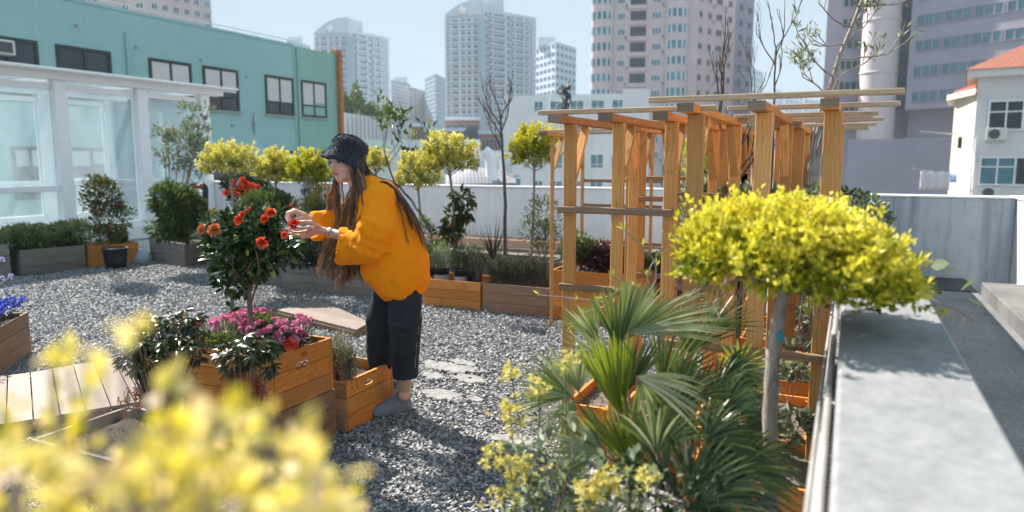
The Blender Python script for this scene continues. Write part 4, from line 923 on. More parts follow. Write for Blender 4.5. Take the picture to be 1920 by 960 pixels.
pergola('middle trellis pergola module seen between the front posts', (xc[0], C_Y, 0), [(x, C_Y+(.2 if i == 2 else 0), 5.7, True) for i, x in enumerate(xc)], [(xc[0]-.1, .16, C_Y+.05, 0), (xc[0]-.1, .14, 5.3, 0), (xc[0]-.1, .1, 5.75, 0)],
        [((xc[0]-.05, C_Y-.016, 1.25), (xc[1], C_Y-.016, 1.25)), ((xc[0]-.05, C_Y-.016, .75), (xc[1], C_Y-.016, .75)), ((xc[1], C_Y-.02, 1.0), (xc[4], C_Y-.02, 1.0))], .066, 1.70)
D_Y = 5.95
xd = [fx(1035, D_Y), fx(1178, D_Y), fx(1310, D_Y), fx(1392, D_Y), fx(1478, D_Y)]
pergola('slender rear trellis pergola module rising from the orange planters', (xd[0], D_Y, 0), [(x, D_Y, 6.75, True) for x in xd], [(fx(1004, 5.9), fx(1345, 5.9), 5.95, -.005), (xd[0]-.05, .12, 6.7, 0)],
        [((xd[0], 6.77, 1.06), (xd[1]+.1, 6.77, 1.06)), ((xd[0], 6.77, 1.30), (xd[1]+.1, 6.77, 1.30)), ((xd[0], 6.77, .70), (xd[1]+.2, 6.77, .70)), ((xd[1], D_Y-.016, 1.35), (xd[3], D_Y-.016, 1.35))], .033, 1.725)

mb = MB(); box(mb, (.268, 9.55, .004), (1.395, 10.555, .012)); tag(obj('shade_gap_strip', mb, plain('shade_gap_black', (.012, .012, .014), .35), org=(.268, 9.55, 0)), kind='structure')  # black strip painting the shade and dark opening at the end wall's foot
mb = MB(); k = 420; q = np.c_[rng.uniform(-8, -1.2, k), rng.uniform(1.6, 7.5, k), np.full(k, .016)]; leaves(mb, q, sph(k)*[1, 1, .25], rng.uniform(.012, .035, k), .45); tag(obj('leaf_litter', mb, 'leaf_nandina', org=(0, 0, 0)), kind='stuff')
# ------------------------------------------------------------ plants
def branchy(mb, p, d, L, r, depth, spread=.5, k=3, up=.15, tips=None, bend=.12, sides=5, shrink=.68, mat=0):
    n = 5; P = [np.array(p, float)]; dd = unit(np.array(d, float))
    for i in range(n): dd = unit(dd+rng.normal(size=3)*bend+[0, 0, up*.3]); P.append(P[-1]+dd*L/n)
    tube(mb, P, np.linspace(r, r*.62, n+1), sides, mat)
    if depth == 0:
        if tips is not None: tips.append((P[-1], dd)); tips.append((P[3], dd))
        return
    for j in range(k):
        a = unit(dd+rng.normal(size=3)*spread+[0, 0, up]); s = P[-1] if j == 0 else P[rng.integers(2, n+1)]
        branchy(mb, s, a, L*shrink*rng.uniform(.75, 1.15), r*.6, depth-1, spread, k, up, tips, bend, max(3, sides-1), shrink, mat)
def sprigs(mb, c, R3, nT, per, L, sz, seed, tilt=0.0, wid=.55, hi=.22, out_=.45):
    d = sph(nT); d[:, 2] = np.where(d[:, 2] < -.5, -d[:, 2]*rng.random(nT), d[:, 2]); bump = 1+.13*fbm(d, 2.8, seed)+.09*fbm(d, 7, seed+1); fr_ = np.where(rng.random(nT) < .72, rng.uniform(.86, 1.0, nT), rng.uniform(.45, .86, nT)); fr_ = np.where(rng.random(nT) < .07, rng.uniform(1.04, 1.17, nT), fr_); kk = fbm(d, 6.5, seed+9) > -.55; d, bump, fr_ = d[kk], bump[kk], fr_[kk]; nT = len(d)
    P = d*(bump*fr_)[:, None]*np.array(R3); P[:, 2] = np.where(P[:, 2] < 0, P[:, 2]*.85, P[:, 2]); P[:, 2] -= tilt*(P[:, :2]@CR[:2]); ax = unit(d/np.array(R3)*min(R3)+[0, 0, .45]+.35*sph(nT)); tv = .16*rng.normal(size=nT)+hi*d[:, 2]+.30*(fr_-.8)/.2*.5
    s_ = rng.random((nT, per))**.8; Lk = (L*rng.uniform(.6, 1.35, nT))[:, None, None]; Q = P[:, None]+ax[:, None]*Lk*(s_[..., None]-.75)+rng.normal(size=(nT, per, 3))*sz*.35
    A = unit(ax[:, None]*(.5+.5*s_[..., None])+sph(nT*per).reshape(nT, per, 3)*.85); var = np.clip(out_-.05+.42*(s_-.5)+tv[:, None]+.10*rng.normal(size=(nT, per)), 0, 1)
    leaves(mb, Q.reshape(-1, 3)+np.array(c), A.reshape(-1, 3), sz*rng.uniform(.55, 1.3, nT*per), wid, .22, 0, var.ravel())
def ball_mesh(R, Hh, n, sz, flat=.75, seed=1, wid=.55):
    mb = MB(); sprigs(mb, (0, 0, 0), (R, R, Hh), int(n/34), 34, .11, sz, seed, 0, wid); return mb
GRP = 'golden ball trees along the back of the terrace'
def ball_tree(px, py, wpx, hpx, base, dep, leafmat, label, proto=None, lean=0, seed=1, n=9000, sz=.03, grp=GRP, tr=.017):
    c = D(px, py, dep); R = wpx*dep/1350/2; Hh = hpx*dep/1350/2*1.12
    r = empty('ball_tree', (c[0], c[1], base), label, 'tree', grp)
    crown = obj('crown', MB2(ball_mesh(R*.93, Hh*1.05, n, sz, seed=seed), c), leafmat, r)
    mb = MB(); b = np.array([c[0]+lean, c[1], base]); P = curve([b, b*.5+c*.5+[.02*math.sin(seed), .02, 0], c-[0, 0, Hh*.35]], 9); tube(mb, P, np.linspace(tr*1.15, tr*.8, 9), 8)
    for k in range(9): a = k*.7; q = P[-1]-[0, 0, Hh*.4*rng.random()]; branchy(mb, q, [math.cos(a), math.sin(a), .8], R*.45, tr*.42, 2, .5, 2, .1)
    obj('trunk', mb, 'bark_grey', r); return r
def MB2(mb, c): mb.v = [v+np.array(c) for v in mb.v]; return mb
ball_tree(430, 306, 104, 68, .25, 8.6, 'leaf_goldpale', 'leftmost golden ball tree, standing above the red camellia', seed=2)
ball_tree(515, 320, 80, 64, .25, 9.2, 'leaf_goldpale', 'small golden ball tree above the round green bush', seed=3)
ball_tree(581, 325, 90, 72, .25, 8.8, 'leaf_goldgreen', 'greener ball tree touching the left side of the woman\'s hat', seed=5)
ball_tree(704, 307, 60, 50, .25, 9.8, 'leaf_goldpale', 'small golden ball tree peeping out behind the woman\'s hat', seed=6, n=3800)
ball_tree(783, 330, 86, 78, .25, 9.0, 'leaf_goldpale', 'pale golden ball tree above the woman\'s back', seed=7)
ball_tree(842, 297, 118, 88, .25, 8.3, 'leaf_goldpale', 'largest of the golden ball trees behind, overlapping its pale neighbour', lean=.05, seed=8, n=11000)
ball_tree(1002, 285, 106, 88, .25, 8.0, 'leaf_goldgreen', 'bright yellow green ball tree left of the pergola', lean=-.05, seed=9, n=11000)
# the big one
def big_ball():
    dep = 2.0; c = D(1486, 486, dep); r = empty('ball_tree', (c[0], c[1], 0), 'big near ball tree with bright yellow leaves spreading over the parapet', 'tree')
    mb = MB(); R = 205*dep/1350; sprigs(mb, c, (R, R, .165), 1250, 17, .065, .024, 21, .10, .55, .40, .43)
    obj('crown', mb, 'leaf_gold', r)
    mb = MB(); b = D(1446, 1180, dep); b[2] = 0; P = curve([b, D(1442, 900, dep), D(1447, 700, dep), D(1462, 575, dep), D(1468, 520, dep)], 22)
    tube(mb, P+rng.normal(size=P.shape)*.0012, np.linspace(.0215, .0165, 22)*(1+.05*rng.normal(size=22)), 12)
    for k in range(16): a = k*.75; branchy(mb, P[-1]-[0, 0, .05*rng.random()], [math.cos(a), math.sin(a), .45], R*.42, .007, 2, .45, 3, .05)
    tr_ = obj('trunk', mb, 'bark_pale', r)
    mb = MB(); q = D(1458, 630, dep-.0); q = q-CF*.0175; V = []
    a = np.arange(14)*2*math.pi/14; V = [q+CR*.0105*math.cos(t)*(1+.12*math.sin(3*t))+CU*.019*math.sin(t)-CF*(.0035-.9*(.0105*math.cos(t))**2/.04) for t in a]; mb.add(V+[v+CF*.004 for v in V], [list(range(14))]); i = np.arange(14); mb.add(np.zeros((0, 3)), np.stack([i, i+14, (i+1) % 14+14, (i+1) % 14], -1)-mb.n)
    obj('paint_mark', mb, plain('teal_paint', (0.03, 0.26, 0.27), .6), tr_)
big_ball()

# generic shrub
def shrub(name, label, cat, base, blobs, n, sz, m, group=None, wid=.45, stems=5, barkm='bark_brown', droop=0.0, sr=.006, fill=.33, upb=.4, shape='kite', gap=.35, fseed=3, part='foliage'):
    """blobs: list of (centre xyz, radii xyz)"""
    base = np.array(base, float); r = empty(name, base, label, cat, group); mb = MB(); w = np.array([b[1][0]*b[1][1]*b[1][2] if np.ndim(b[1]) else b[1]**3 for b in blobs])**.66; w = w/w.sum()
    for (c, R), f in zip(blobs, w):
        k = int(n*f*1.5); d = sph(k); bump = 1+.22*fbm(d, 4, fseed+int(abs(c[0]*99)) % 50); P = d*(rng.random(k)**fill*bump)[:, None]*np.array(R)+np.array(c)
        keep = fbm(P, 3.0/np.max(R), fseed) > -gap*1.4+.5*(rng.random(k)-.7); P, d = P[keep], d[keep]; k = len(P); P[:, 2] = np.maximum(P[:, 2], base[2]+.01)
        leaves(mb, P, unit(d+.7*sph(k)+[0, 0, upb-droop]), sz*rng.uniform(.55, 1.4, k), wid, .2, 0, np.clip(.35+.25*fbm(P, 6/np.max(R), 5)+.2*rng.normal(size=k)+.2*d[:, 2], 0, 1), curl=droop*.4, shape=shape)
    obj(part, mb, m, r)
    if stems:
        mb = MB()
        for s in range(stems):
            c, R = blobs[s % len(blobs)]; c = np.array(c)+rng.normal(size=3)*np.array(R)*.35; b = base+np.array([*(rng.normal(size=2)*.03), 0])
            P = curve([b, b*.6+c*.4+rng.normal(size=3)*.03, c], 7); tube(mb, P, np.linspace(sr, sr*.4, 7), 5)
            for q in range(3): branchy(mb, P[3+q], sph(1)[0]+[0, 0, .5], np.max(R)*.5, sr*.45, 1, .5, 2)
        obj('stems', mb, barkm, r)
    return r
def DD(px, py, dep): return D(px, py, dep)
# back row, left
def along(lp, f, off=.25, z=.3): a, u, L = lp; n = np.array([-u[1], u[0]]); q = a+u*L*f+n*off; return np.array([*q, z])
c = [along(LP1, f, .25, .45+.05*math.sin(f*9)) for f in (.05, .28, .5, .72, .95)]
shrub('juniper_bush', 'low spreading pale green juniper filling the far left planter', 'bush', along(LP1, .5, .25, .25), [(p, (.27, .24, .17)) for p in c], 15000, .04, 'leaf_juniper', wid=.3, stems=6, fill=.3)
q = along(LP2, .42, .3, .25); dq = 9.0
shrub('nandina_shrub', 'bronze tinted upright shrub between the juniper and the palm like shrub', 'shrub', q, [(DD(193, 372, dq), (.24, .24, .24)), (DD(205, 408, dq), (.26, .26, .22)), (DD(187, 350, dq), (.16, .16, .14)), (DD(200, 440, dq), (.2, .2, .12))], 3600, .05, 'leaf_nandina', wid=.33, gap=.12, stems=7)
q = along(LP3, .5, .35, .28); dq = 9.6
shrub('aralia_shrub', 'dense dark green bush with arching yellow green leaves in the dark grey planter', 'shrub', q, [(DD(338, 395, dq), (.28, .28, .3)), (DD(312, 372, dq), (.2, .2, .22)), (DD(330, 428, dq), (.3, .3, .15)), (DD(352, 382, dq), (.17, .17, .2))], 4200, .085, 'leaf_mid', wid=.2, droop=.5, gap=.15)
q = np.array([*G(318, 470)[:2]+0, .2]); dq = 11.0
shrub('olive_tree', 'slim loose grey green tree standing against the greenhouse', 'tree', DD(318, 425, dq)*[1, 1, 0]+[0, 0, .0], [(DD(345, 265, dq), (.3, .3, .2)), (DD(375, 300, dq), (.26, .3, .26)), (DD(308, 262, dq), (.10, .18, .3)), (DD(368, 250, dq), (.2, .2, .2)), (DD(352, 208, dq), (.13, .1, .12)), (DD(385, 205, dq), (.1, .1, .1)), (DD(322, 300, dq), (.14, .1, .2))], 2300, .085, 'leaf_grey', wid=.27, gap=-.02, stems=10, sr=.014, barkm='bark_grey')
shrub('dark_pot_plant', 'small green plant in front of the nandina pot', 'plant', along(LP2, .7, .1, .3), [(along(LP2, .65, .12, .42), (.14, .12, .12))], 900, .05, 'leaf_mid')
mb = MB(); q = G(218, 502); lathe(mb, [(.0, 0), (.13, 0), (.145, .12), (.155, .25), (.168, .26), (.168, .285), (.15, .285), (.148, .24), (0, .24)], 24, q+[0, -.0, 0], 0, .5); r = tag(obj('flower_pot', mb, 'black_metal', org=q), 'round black plastic pot standing in front of the reddish planter', 'pot')
mb = MB(); q = G(269, 492); V = []
lathe(mb, [(.0, 0), (.12, 0), (.125, .06), (.10, .13), (.05, .185), (.02, .2), (0, .2)], 9, q+[0, 0, 0], 0, .5, None, False); tag(obj('plastic_bag', mb, plain('pale_blue', (.36, .45, .54), .6), org=q), 'pale blue plastic bag slumped on the gravel between the rear left planters', 'bag')
# black frame with red bar
mb = MB(); fr_ = []
for px in (357, 385): tube(mb, [DD(px, 440, 10.4), DD(px, 352, 10.4)], .042, 10)
tube(mb, curve([DD(357, 356, 10.4), DD(360, 349, 10.4), DD(366, 349, 10.4)], 6), .045, 10); tube(mb, curve([DD(385, 356, 10.4), DD(382, 349, 10.4), DD(377, 349, 10.4)], 6), .045, 10)
fr_ = obj('handle_frame', mb, 'black_metal', org=DD(370, 440, 10.4)); tag(fr_, 'black tubular frame with a red crossbar behind the dark grey planter', 'frame')
mb = MB(); tube(mb, [DD(360, 350, 10.38), DD(383, 350, 10.38)], .03, 8); obj('crossbar', mb, plain('red_bar', (.38, .07, .04), .5), fr_)
mb = MB(); 
a = DD(412, 392, 10.3); prism(mb, [(-.34, -.12), (.34, -.12), (.42, .05), (.2, .1), (-.2, .1), (-.42, .05)], -.14, .14, 0, .5, np.array([[1, 0, 0], [0, 0, 1], [0, 1, 0]]), a-[0, 0, .15]); r = tag(obj('garden_tub', mb, plain('tub_green', (.12, .22, .17), .5), org=a-[0, 0, .4], bevel=.02), 'dark green garden tub with a red brown rim behind the camellia', 'tub')
mb = MB(); beam(mb, a+[-.42, 0, -.035], a+[.36, 0, -.045], .32, .03); obj('rim', mb, plain('rim_red', (.26, .08, .05), .5), r)
mb = MB(); beam(mb, [a[0], a[1], 0], [a[0], a[1], a[2]-.275], .3, .3, up=(0, 1, 0)); obj('stand', mb, 'wood_grey', r)
# red camellia behind, green bush, small shrubs
def flower(mb, c, ax, R, m, nP=14, var0=.3, var1=1.0, closed=.6):
    ax = unit(ax); s = unit(np.cross(ax, [.3, .2, 1])); t = np.cross(ax, s)
    k = np.arange(nP); a = k*2.399; rr = np.sqrt((k+.5)/nP); A = unit((np.cos(a)[:, None]*s+np.sin(a)[:, None]*t)*(rr[:, None]*.9+.1)+ax*(closed*(1.25-rr[:, None])))
    leaves(mb, c+A*R*.08, A, R*(.55+.5*rr), 1.15, .3, m, rng.uniform(var0, var1, nP), up=ax, curl=.15, shape='round')
dq = 9.6
r = shrub('camellia_bush', 'distant red flowering camellia between the left ball trees', 'bush', DD(456, 420, dq)*[1, 1, 0]+[0, 0, .2], [(DD(446, 345, dq), (.24, .2, .14)), (DD(480, 352, dq), (.2, .2, .12)), (DD(452, 368, dq), (.15, .15, .12))], 1500, .06, 'leaf_camellia', gap=.15, stems=4)
for x, y in ((424, 362), (437, 342), (452, 350), (445, 365), (462, 345), (473, 348), (483, 352), (448, 388), (436, 356), (465, 358), (455, 338)): mb = MB(); flower(mb, DD(x, y, dq-.25), -CF+[0, 0, .3], .05, 0, 12); obj('flower', mb, 'petal_red', r)
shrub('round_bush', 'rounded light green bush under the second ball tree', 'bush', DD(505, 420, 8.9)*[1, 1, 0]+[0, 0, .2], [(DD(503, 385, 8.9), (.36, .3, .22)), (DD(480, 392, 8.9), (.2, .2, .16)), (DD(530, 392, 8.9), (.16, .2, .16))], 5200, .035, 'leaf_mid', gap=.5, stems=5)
shrub('grassy_plant', 'wispy reddish green plant behind the woman\'s raised hand', 'plant', DD(590, 430, 8.2)*[1, 1, 0]+[0, 0, .25], [(DD(590, 400, 8.2), (.2, .15, .18)), (DD(605, 380, 8.2), (.14, .14, .2))], 1500, .06, 'leaf_nandina', wid=.15, upb=1.4, stems=4)
shrub('dark_conifer', 'small dark conifer just left of the woman\'s shoulder', 'bush', DD(583, 385, 9.1)*[1, 1, 0]+[0, 0, .25], [(DD(583, 362, 9.1), (.12, .12, .16)), (DD(586, 392, 9.1), (.12, .12, .16))], 1400, .04, 'leaf_dark', wid=.2, upb=1)
# row planter behind camellia
for x0, x1, lb, m_, py in ((520, 600, 'dark leafy plants filling the long grey planter behind the camellia', 'leaf_dark', 470), (420, 510, 'dark green plants in the small grey planter behind the camellia', 'leaf_mid', 468)):
    dq = 7.9; cs = [DD(x, py+5*math.sin(x), dq-.3) for x in np.linspace(x0, x1, 4)]
    shrub('leafy_plants', lb, 'plants', DD((x0+x1)/2, 500, dq-.3), [(c_, (.2, .18, .16)) for c_ in cs], 2600, .05, m_, gap=.25, stems=6)
# pots with herbs right of the woman
plain('pot_black', (0.018, 0.018, 0.02), .5); plain('pot_label', (0.42, 0.45, 0.5), .5, .2, 20)
for i, (px, lb) in enumerate(((828, 'black nursery pot with grey band label, nearer to the woman'), (866, 'black nursery pot of rosemary with a grey band, right of its twin'), (806, 'black pot half hidden behind the woman\'s hip'), (890, 'black pot without band beside the pale grass tuft'))):
    q = onY(px, 525, 6.5); q[2] = .19; mb = MB(); lathe(mb, [(0, 0), (.07, 0), (.085, .17), (.09, .175), (.09, .19), (.08, .19), (.078, .16), (0, .16)], 18, q); r = obj('nursery_pot', mb, 'pot_black', org=q); tag(r, lb, 'pot', 'nursery pots in the light brown planter')
    if i < 2: mb = MB(); lathe(mb, [(.0765, .05), (.0855, .115)], 18, q); obj('label_band', mb, 'pot_label', r)
    mb = MB()
    cc = q+[0, 0, .26]; k = 1500; d = sph(k); P = cc+d*(rng.random(k)**.4)[:, None]*[.12, .12, .17]; leaves(mb, P, unit(d*.5+[0, 0, 1]+.5*sph(k)), .035*rng.uniform(.6, 1.2, k), .2)
    for s in range(12): a = rng.random()*6.28; tube(mb, [q+[.02*math.cos(a), .02*math.sin(a), .16], q+[.09*math.cos(a), .09*math.sin(a), .16+rng.uniform(.12, .3)]], .002, 4)
    tag(obj('potted_herb', mb, 'leaf_dark' if i % 2 else 'leaf_grey' if i == 0 else 'leaf_mid', org=q+[0, 0, .16]), ('grey green herb growing in the left banded pot', 'dark rosemary growing in the right banded pot', 'green herb beside the woman\'s hip', 'dark herb beside the spiky cordyline')[i], 'herb', 'herbs in nursery pots')
cs = [onY(x, 492, 6.5)+[0, 0, 0] for x in np.linspace(925, 1015, 6)]
def rosemary(name, label, cs, R, n, sz, m, base, cat='bush', up=1.0):
    r = empty(name, base, label, cat); mb = MB(); st = MB()
    for s in range(n):
        c_ = cs[rng.integers(len(cs))]; a = rng.random()*6.28; e = np.array(c_)+rng.normal(size=3)*np.array(R)*.55; b = np.array([c_[0]+rng.normal()*R[0]*.3, c_[1]+rng.normal()*R[1]*.3, base[2]])
        e[2] = max(e[2], base[2]+.03); P = curve([b, (b+e)/2+[0, 0, .03], e], 10); tube(st, P, np.linspace(.003, .0012, 10), 3)
        k = 34; t = rng.uniform(.2, 1, k); i = np.clip((t*9).astype(int), 0, 8); q = P[i]+(P[i+1]-P[i])*(t*9-i)[:, None]; ax = unit(P[-1]-P[0]); leaves(mb, q, unit(sph(k)+ax*up), sz*rng.uniform(.6, 1.2, k), .16, .1, 0, np.clip(.3+.3*t+.2*rng.normal(size=k), 0, 1))
    obj('foliage', mb, m, r); obj('stems', st, 'bark_brown', r); return r
rosemary('rosemary_bush', 'thick dark rosemary spilling over the grey brown planter beside the pergola', [c_+[0, 0, -.02] for c_ in cs], (.13, .13, .13), 330, .03, 'leaf_dark', np.array([*cs[3][:2], .23]))
rosemary('grass_tuft', 'pale upright grass tuft between the potted herbs and the rosemary', [onY(890, 470, 6.45)], (.12, .06, .2), 60, .03, 'leaf_grey', np.array([*onY(892, 520, 6.45)[:2], .2]), 'grass')
# cordyline
def spiky(label, base, n, L, m, w=.02, spread=1.0, name='cordyline', sgn=None):
    mb = MB()
    for k in range(n):
        a = rng.random()*6.28; e = rng.uniform(.3, 1.0)*spread; d = unit([math.cos(a)*e, math.sin(a)*e, 1]); Lk = L*rng.uniform(.6, 1); s = np.linspace(0, 1, 7)[:, None]; P = base+d*Lk*s+np.array([0, 0, -1])*.12*Lk*s**2.2*e
        S = unit(np.cross(d, [0, 0, 1])); wd = (w*np.sin(np.pi*np.clip(s*.8+.2, 0, 1))**.6)*(1-s*.9); V = np.concatenate([P-S*wd/2, P+np.cross(S, d)*.1*wd, P+S*wd/2]); i = np.arange(6)
        mb.add(V, np.concatenate([np.stack([i, i+1, i+8, i+7], -1), np.stack([i+7, i+8, i+15, i+14], -1)]), None, 0, rng.random(), True)
    return tag(obj(name, mb, m, org=base), label, 'plant')
spiky('spiky dark bronze cordyline rising behind the rosemary', onY(925, 490, 6.9), 26, .62, 'leaf_spike', .022, .75)
# bare trees and saplings
def bare_tree(label, pts, r0, brs, m='bark_dark', name='bare_tree', leaf=None, grp=None, base=None):
    P = curve(pts, 14); base = np.array(base if base is not None else P[0]); r = empty(name, base, label, 'tree', grp); mb = MB(); tips = []
    k_ = .42 if leaf is None else .26; tube(mb, P+rng.normal(size=P.shape)*r0*.12, np.linspace(r0, r0*.45, 14), 7)
    for i, d, L, dep_, sp in brs: branchy(mb, P[i], d, L, r0*k_, dep_, sp, 3, .35, tips, .14, 5)
    obj('trunk', mb, m, r)
    if leaf:
        lm, per, sz, wd = leaf; k = len(tips)*per; q = np.repeat([t[0] for t in tips], per, 0); dd = np.repeat([t[1] for t in tips], per, 0); mb = MB(); leaves(mb, q+rng.normal(size=q.shape)*sz*.25, unit(dd+.9*sph(k)), sz*rng.uniform(.6, 1.2, k), wd, .2); obj('leaves', mb, lm, r)
    return r
def v(x, z, y=0): return CR*x+np.array([0, 0, z])+np.array([-math.sin(YAW), math.cos(YAW), 0])*y
dq = 8.6
bare_tree('leafless tree with upswept twigs left of the bright ball tree', [DD(946, 480, dq), DD(947, 380, dq), DD(944, 310, dq), DD(940, 250, dq), DD(938, 215, dq)], .024,
          [(9, v(-.5, 1), .30, 2, .3), (10, v(.5, 1), .32, 2, .3), (11, v(-.8, 1), .30, 2, .3), (12, v(.3, 1), .28, 2, .3), (13, v(-.1, 1), .26, 2, .3), (8, v(-.9, .9), .34, 2, .25)], 'bark_dark')
dq = 7.8
bare_tree('thin leaning sapling with a few large yellow green leaves behind the woman', [DD(800, 480, dq), DD(765, 400, dq), DD(735, 330, dq), DD(722, 290, dq)], .016,
          [(7, v(.5, 1, .1), .4, 2, .4), (10, v(-.5, 1), .3, 2, .4), (13, v(0, 1), .3, 2, .45), (12, v(.7, 1), .35, 2, .4), (11, v(.9, .8), .3, 1, .4)], 'bark_dark', leaf=('leaf_mid', 2, .085, .45))
dq = 8.4
shrub('red_leaf_shrub', 'thin shrub with red and green drooping leaves below the largest ball tree', 'shrub', DD(858, 480, dq)*[1, 1, 0]+[0, 0, .25], [(DD(866, 372, dq), (.13, .1, .1)), (DD(850, 415, dq), (.14, .1, .14)), (DD(868, 400, dq), (.1, .1, .1)), (DD(845, 440, dq), (.1, .1, .1))], 260, .09, 'leaf_nandina', wid=.45, droop=.9, gap=.5, stems=6)
shrub('feathery_shrub', 'loose green shrub just left of the slender pergola posts', 'shrub', DD(1020, 470, 8.2)*[1, 1, 0]+[0, 0, .3], [(DD(1020, 400, 8.2), (.22, .2, .2)), (DD(1008, 430, 8.2), (.2, .2, .2)), (DD(1030, 440, 8.2), (.2, .2, .16))], 1400, .045, 'leaf_mid', wid=.3, gap=.1, stems=8)
shrub('low_green_plant', 'small green plant behind the woman\'s back at the rear planter', 'plant', DD(805, 480, 8.2)*[1, 1, 0]+[0, 0, .25], [(DD(800, 445, 8.2), (.1, .1, .25)), (DD(818, 465, 8.2), (.2, .1, .08))], 500, .045, 'leaf_mid', gap=.2)
for x, y, m_, lb in ((1085, 465, 'leaf_mid', 'green leafy plant seen left of the second pergola post'), (1120, 480, 'leaf_purple', 'dark purple leaved plant seen between the first pergola posts'), (1165, 480, 'leaf_purple', 'purple foliage right of the second pergola post'), (1230, 500, 'leaf_mid', 'green plant low behind the middle pergola posts')):
    dq = 6.9; shrub('bed_plant', lb, 'plant', DD(x, 520, dq)*[1, 1, 0]+[0, 0, .35], [(DD(x, y, dq), (.17, .14, .14)), (DD(x+14, y+8, dq), (.14, .14, .12)), (DD(x-12, y+6, dq), (.12, .14, .12))], 1300, .04, m_, wid=.45, gap=.25)
G2 = 'bare climbing trees growing through the pergola'
dq = 5.0
bare_tree('bare grey tree with forked twigs rising left through the pergola top', [DD(1350, 440, dq)*[1, 1, 0]+[0, 0, .2], DD(1372, 400, dq), DD(1362, 330, dq), DD(1345, 240, dq), DD(1355, 170, dq)], .02,
          [(6, v(.6, .8), .3, 1, .3), (7, v(.9, .9), .34, 2, .25), (10, v(.4, 1), .3, 2, .22), (12, v(-.4, 1), .2, 2, .25), (13, v(.2, 1), .26, 2, .2), (5, v(.7, .6), .28, 2, .3)], 'bark_dark', grp=G2, base=DD(1350, 440, dq)*[1, 1, 0]+[0, 0, .2])
bare_tree('slim straight bare tree with short side spurs right of the forked one', [DD(1440, 440, 5.6)*[1, 1, 0]+[0, 0, .2], DD(1448, 300, 5.6), DD(1452, 170, 5.6), DD(1455, 90, 5.6)], .013,
          [(9, v(.4, 1), .26, 1, .2), (11, v(-.35, 1), .3, 2, .2), (12, v(.45, 1), .3, 1, .2), (13, v(.5, 1), .34, 1, .2), (13, v(-.2, 1), .22, 1, .2)], 'bark_dark', grp=G2, base=DD(1440, 440, 5.6)*[1, 1, 0]+[0, 0, .2])
bare_tree('small bare twiggy tree between the forked tree and the slim one', [DD(1415, 440, 5.9)*[1, 1, 0]+[0, 0, .2], DD(1417, 260, 5.9), DD(1414, 180, 5.9)], .011,
          [(11, v(-.3, 1), .3, 2, .2), (13, v(.2, 1), .28, 1, .25), (12, v(.5, 1), .3, 1, .2)], 'bark_dark', grp=G2, base=DD(1415, 440, 5.9)*[1, 1, 0]+[0, 0, .2])
dq = 5.2
bare_tree('tall pale stemmed tree with tufts of yellow green leaves at the right pergola end', [DD(1515, 420, dq)*[1, 1, 0]+[0, 0, .2], DD(1522, 330, dq), DD(1535, 240, dq), DD(1560, 150, dq), DD(1590, 70, dq), DD(1625, -20, dq)], .026,
          [(7, v(-.7, .6), .22, 2, .5), (8, v(.9, .1), .30, 1, .4), (8, v(-1, .2), .35, 1, .4), (10, v(.8, .4), .2, 2, .5), (11, v(-.9, .1), .32, 1, .5), (12, v(.9, .2), .3, 1, .4), (10, v(-1, -.1), .22, 1, .4), (12, v(-.5, .5), .25, 2, .5), (9, v(1, .3), .35, 1, .3)], 'bark_pale', leaf=('leaf_grey', 6, .07, .2), grp=G2, base=DD(1515, 420, dq)*[1, 1, 0]+[0, 0, .2])
mb = MB(); 
for k in range(7): s = rng.normal(size=3)*.03; tube(mb, curve([DD(1518, 430, 5.15)*[1, 1, 0]+[0, 0, .2]+s, DD(1522, 330, 5.15)+s*.8, DD(1538, 235, 5.1)+s, DD(1565, 150, 5.1)+s*.5], 16), .009, 5)
tag(obj('vine_stems', mb, 'bark_pale', org=DD(1518, 430, 5.15)), 'bundle of pale vine stems twisted around the tall tree', 'vine')
# grey green foliage behind the near ball tree
for i, (x, y, dq, R, lb) in enumerate(((1335, 375, 4.6, .17, 'grey green leafy plant under the forked bare tree'), (1390, 385, 4.4, .14, 'grey green leafy clump between the middle posts'), (1425, 400, 4.2, .15, 'grey green leafy plant left of the right pergola post'), (1515, 385, 4.6, .13, 'grey green leaves at the foot of the vine stems'), (1590, 380, 4.0, .10, 'small rosette of green leaves on the parapet side of the pergola'), (1615, 400, 3.6, .13, 'sprawling vine leaves resting on the parapet behind the ball tree'))):
    shrub('leafy_climber', lb, 'plant', DD(x, 470, dq)*[1, 1, 0]+[0, 0, .25], [(DD(x, y, dq), (R, R, R*.7)), (DD(x+R*150, y+12, dq), (R*.7, R*.7, R*.5))], 520 if i < 4 else 420, .055 if i < 4 else .028, 'leaf_grey' if i != 4 else 'leaf_mid', wid=.7, gap=.25, stems=4, group='leafy plants inside the pergola')
shrub('yellow_shrub', 'bright yellow shrub seen far behind the middle pergola posts', 'shrub', DD(1285, 470, 7.6)*[1, 1, 0]+[0, 0, .2], [(DD(1288, 330, 7.6), (.2, .2, .42)), (DD(1330, 315, 7.6), (.2, .2, .42)), (DD(1285, 400, 7.6), (.2, .2, .2))], 4200, .035, 'leaf_gold', gap=.4)
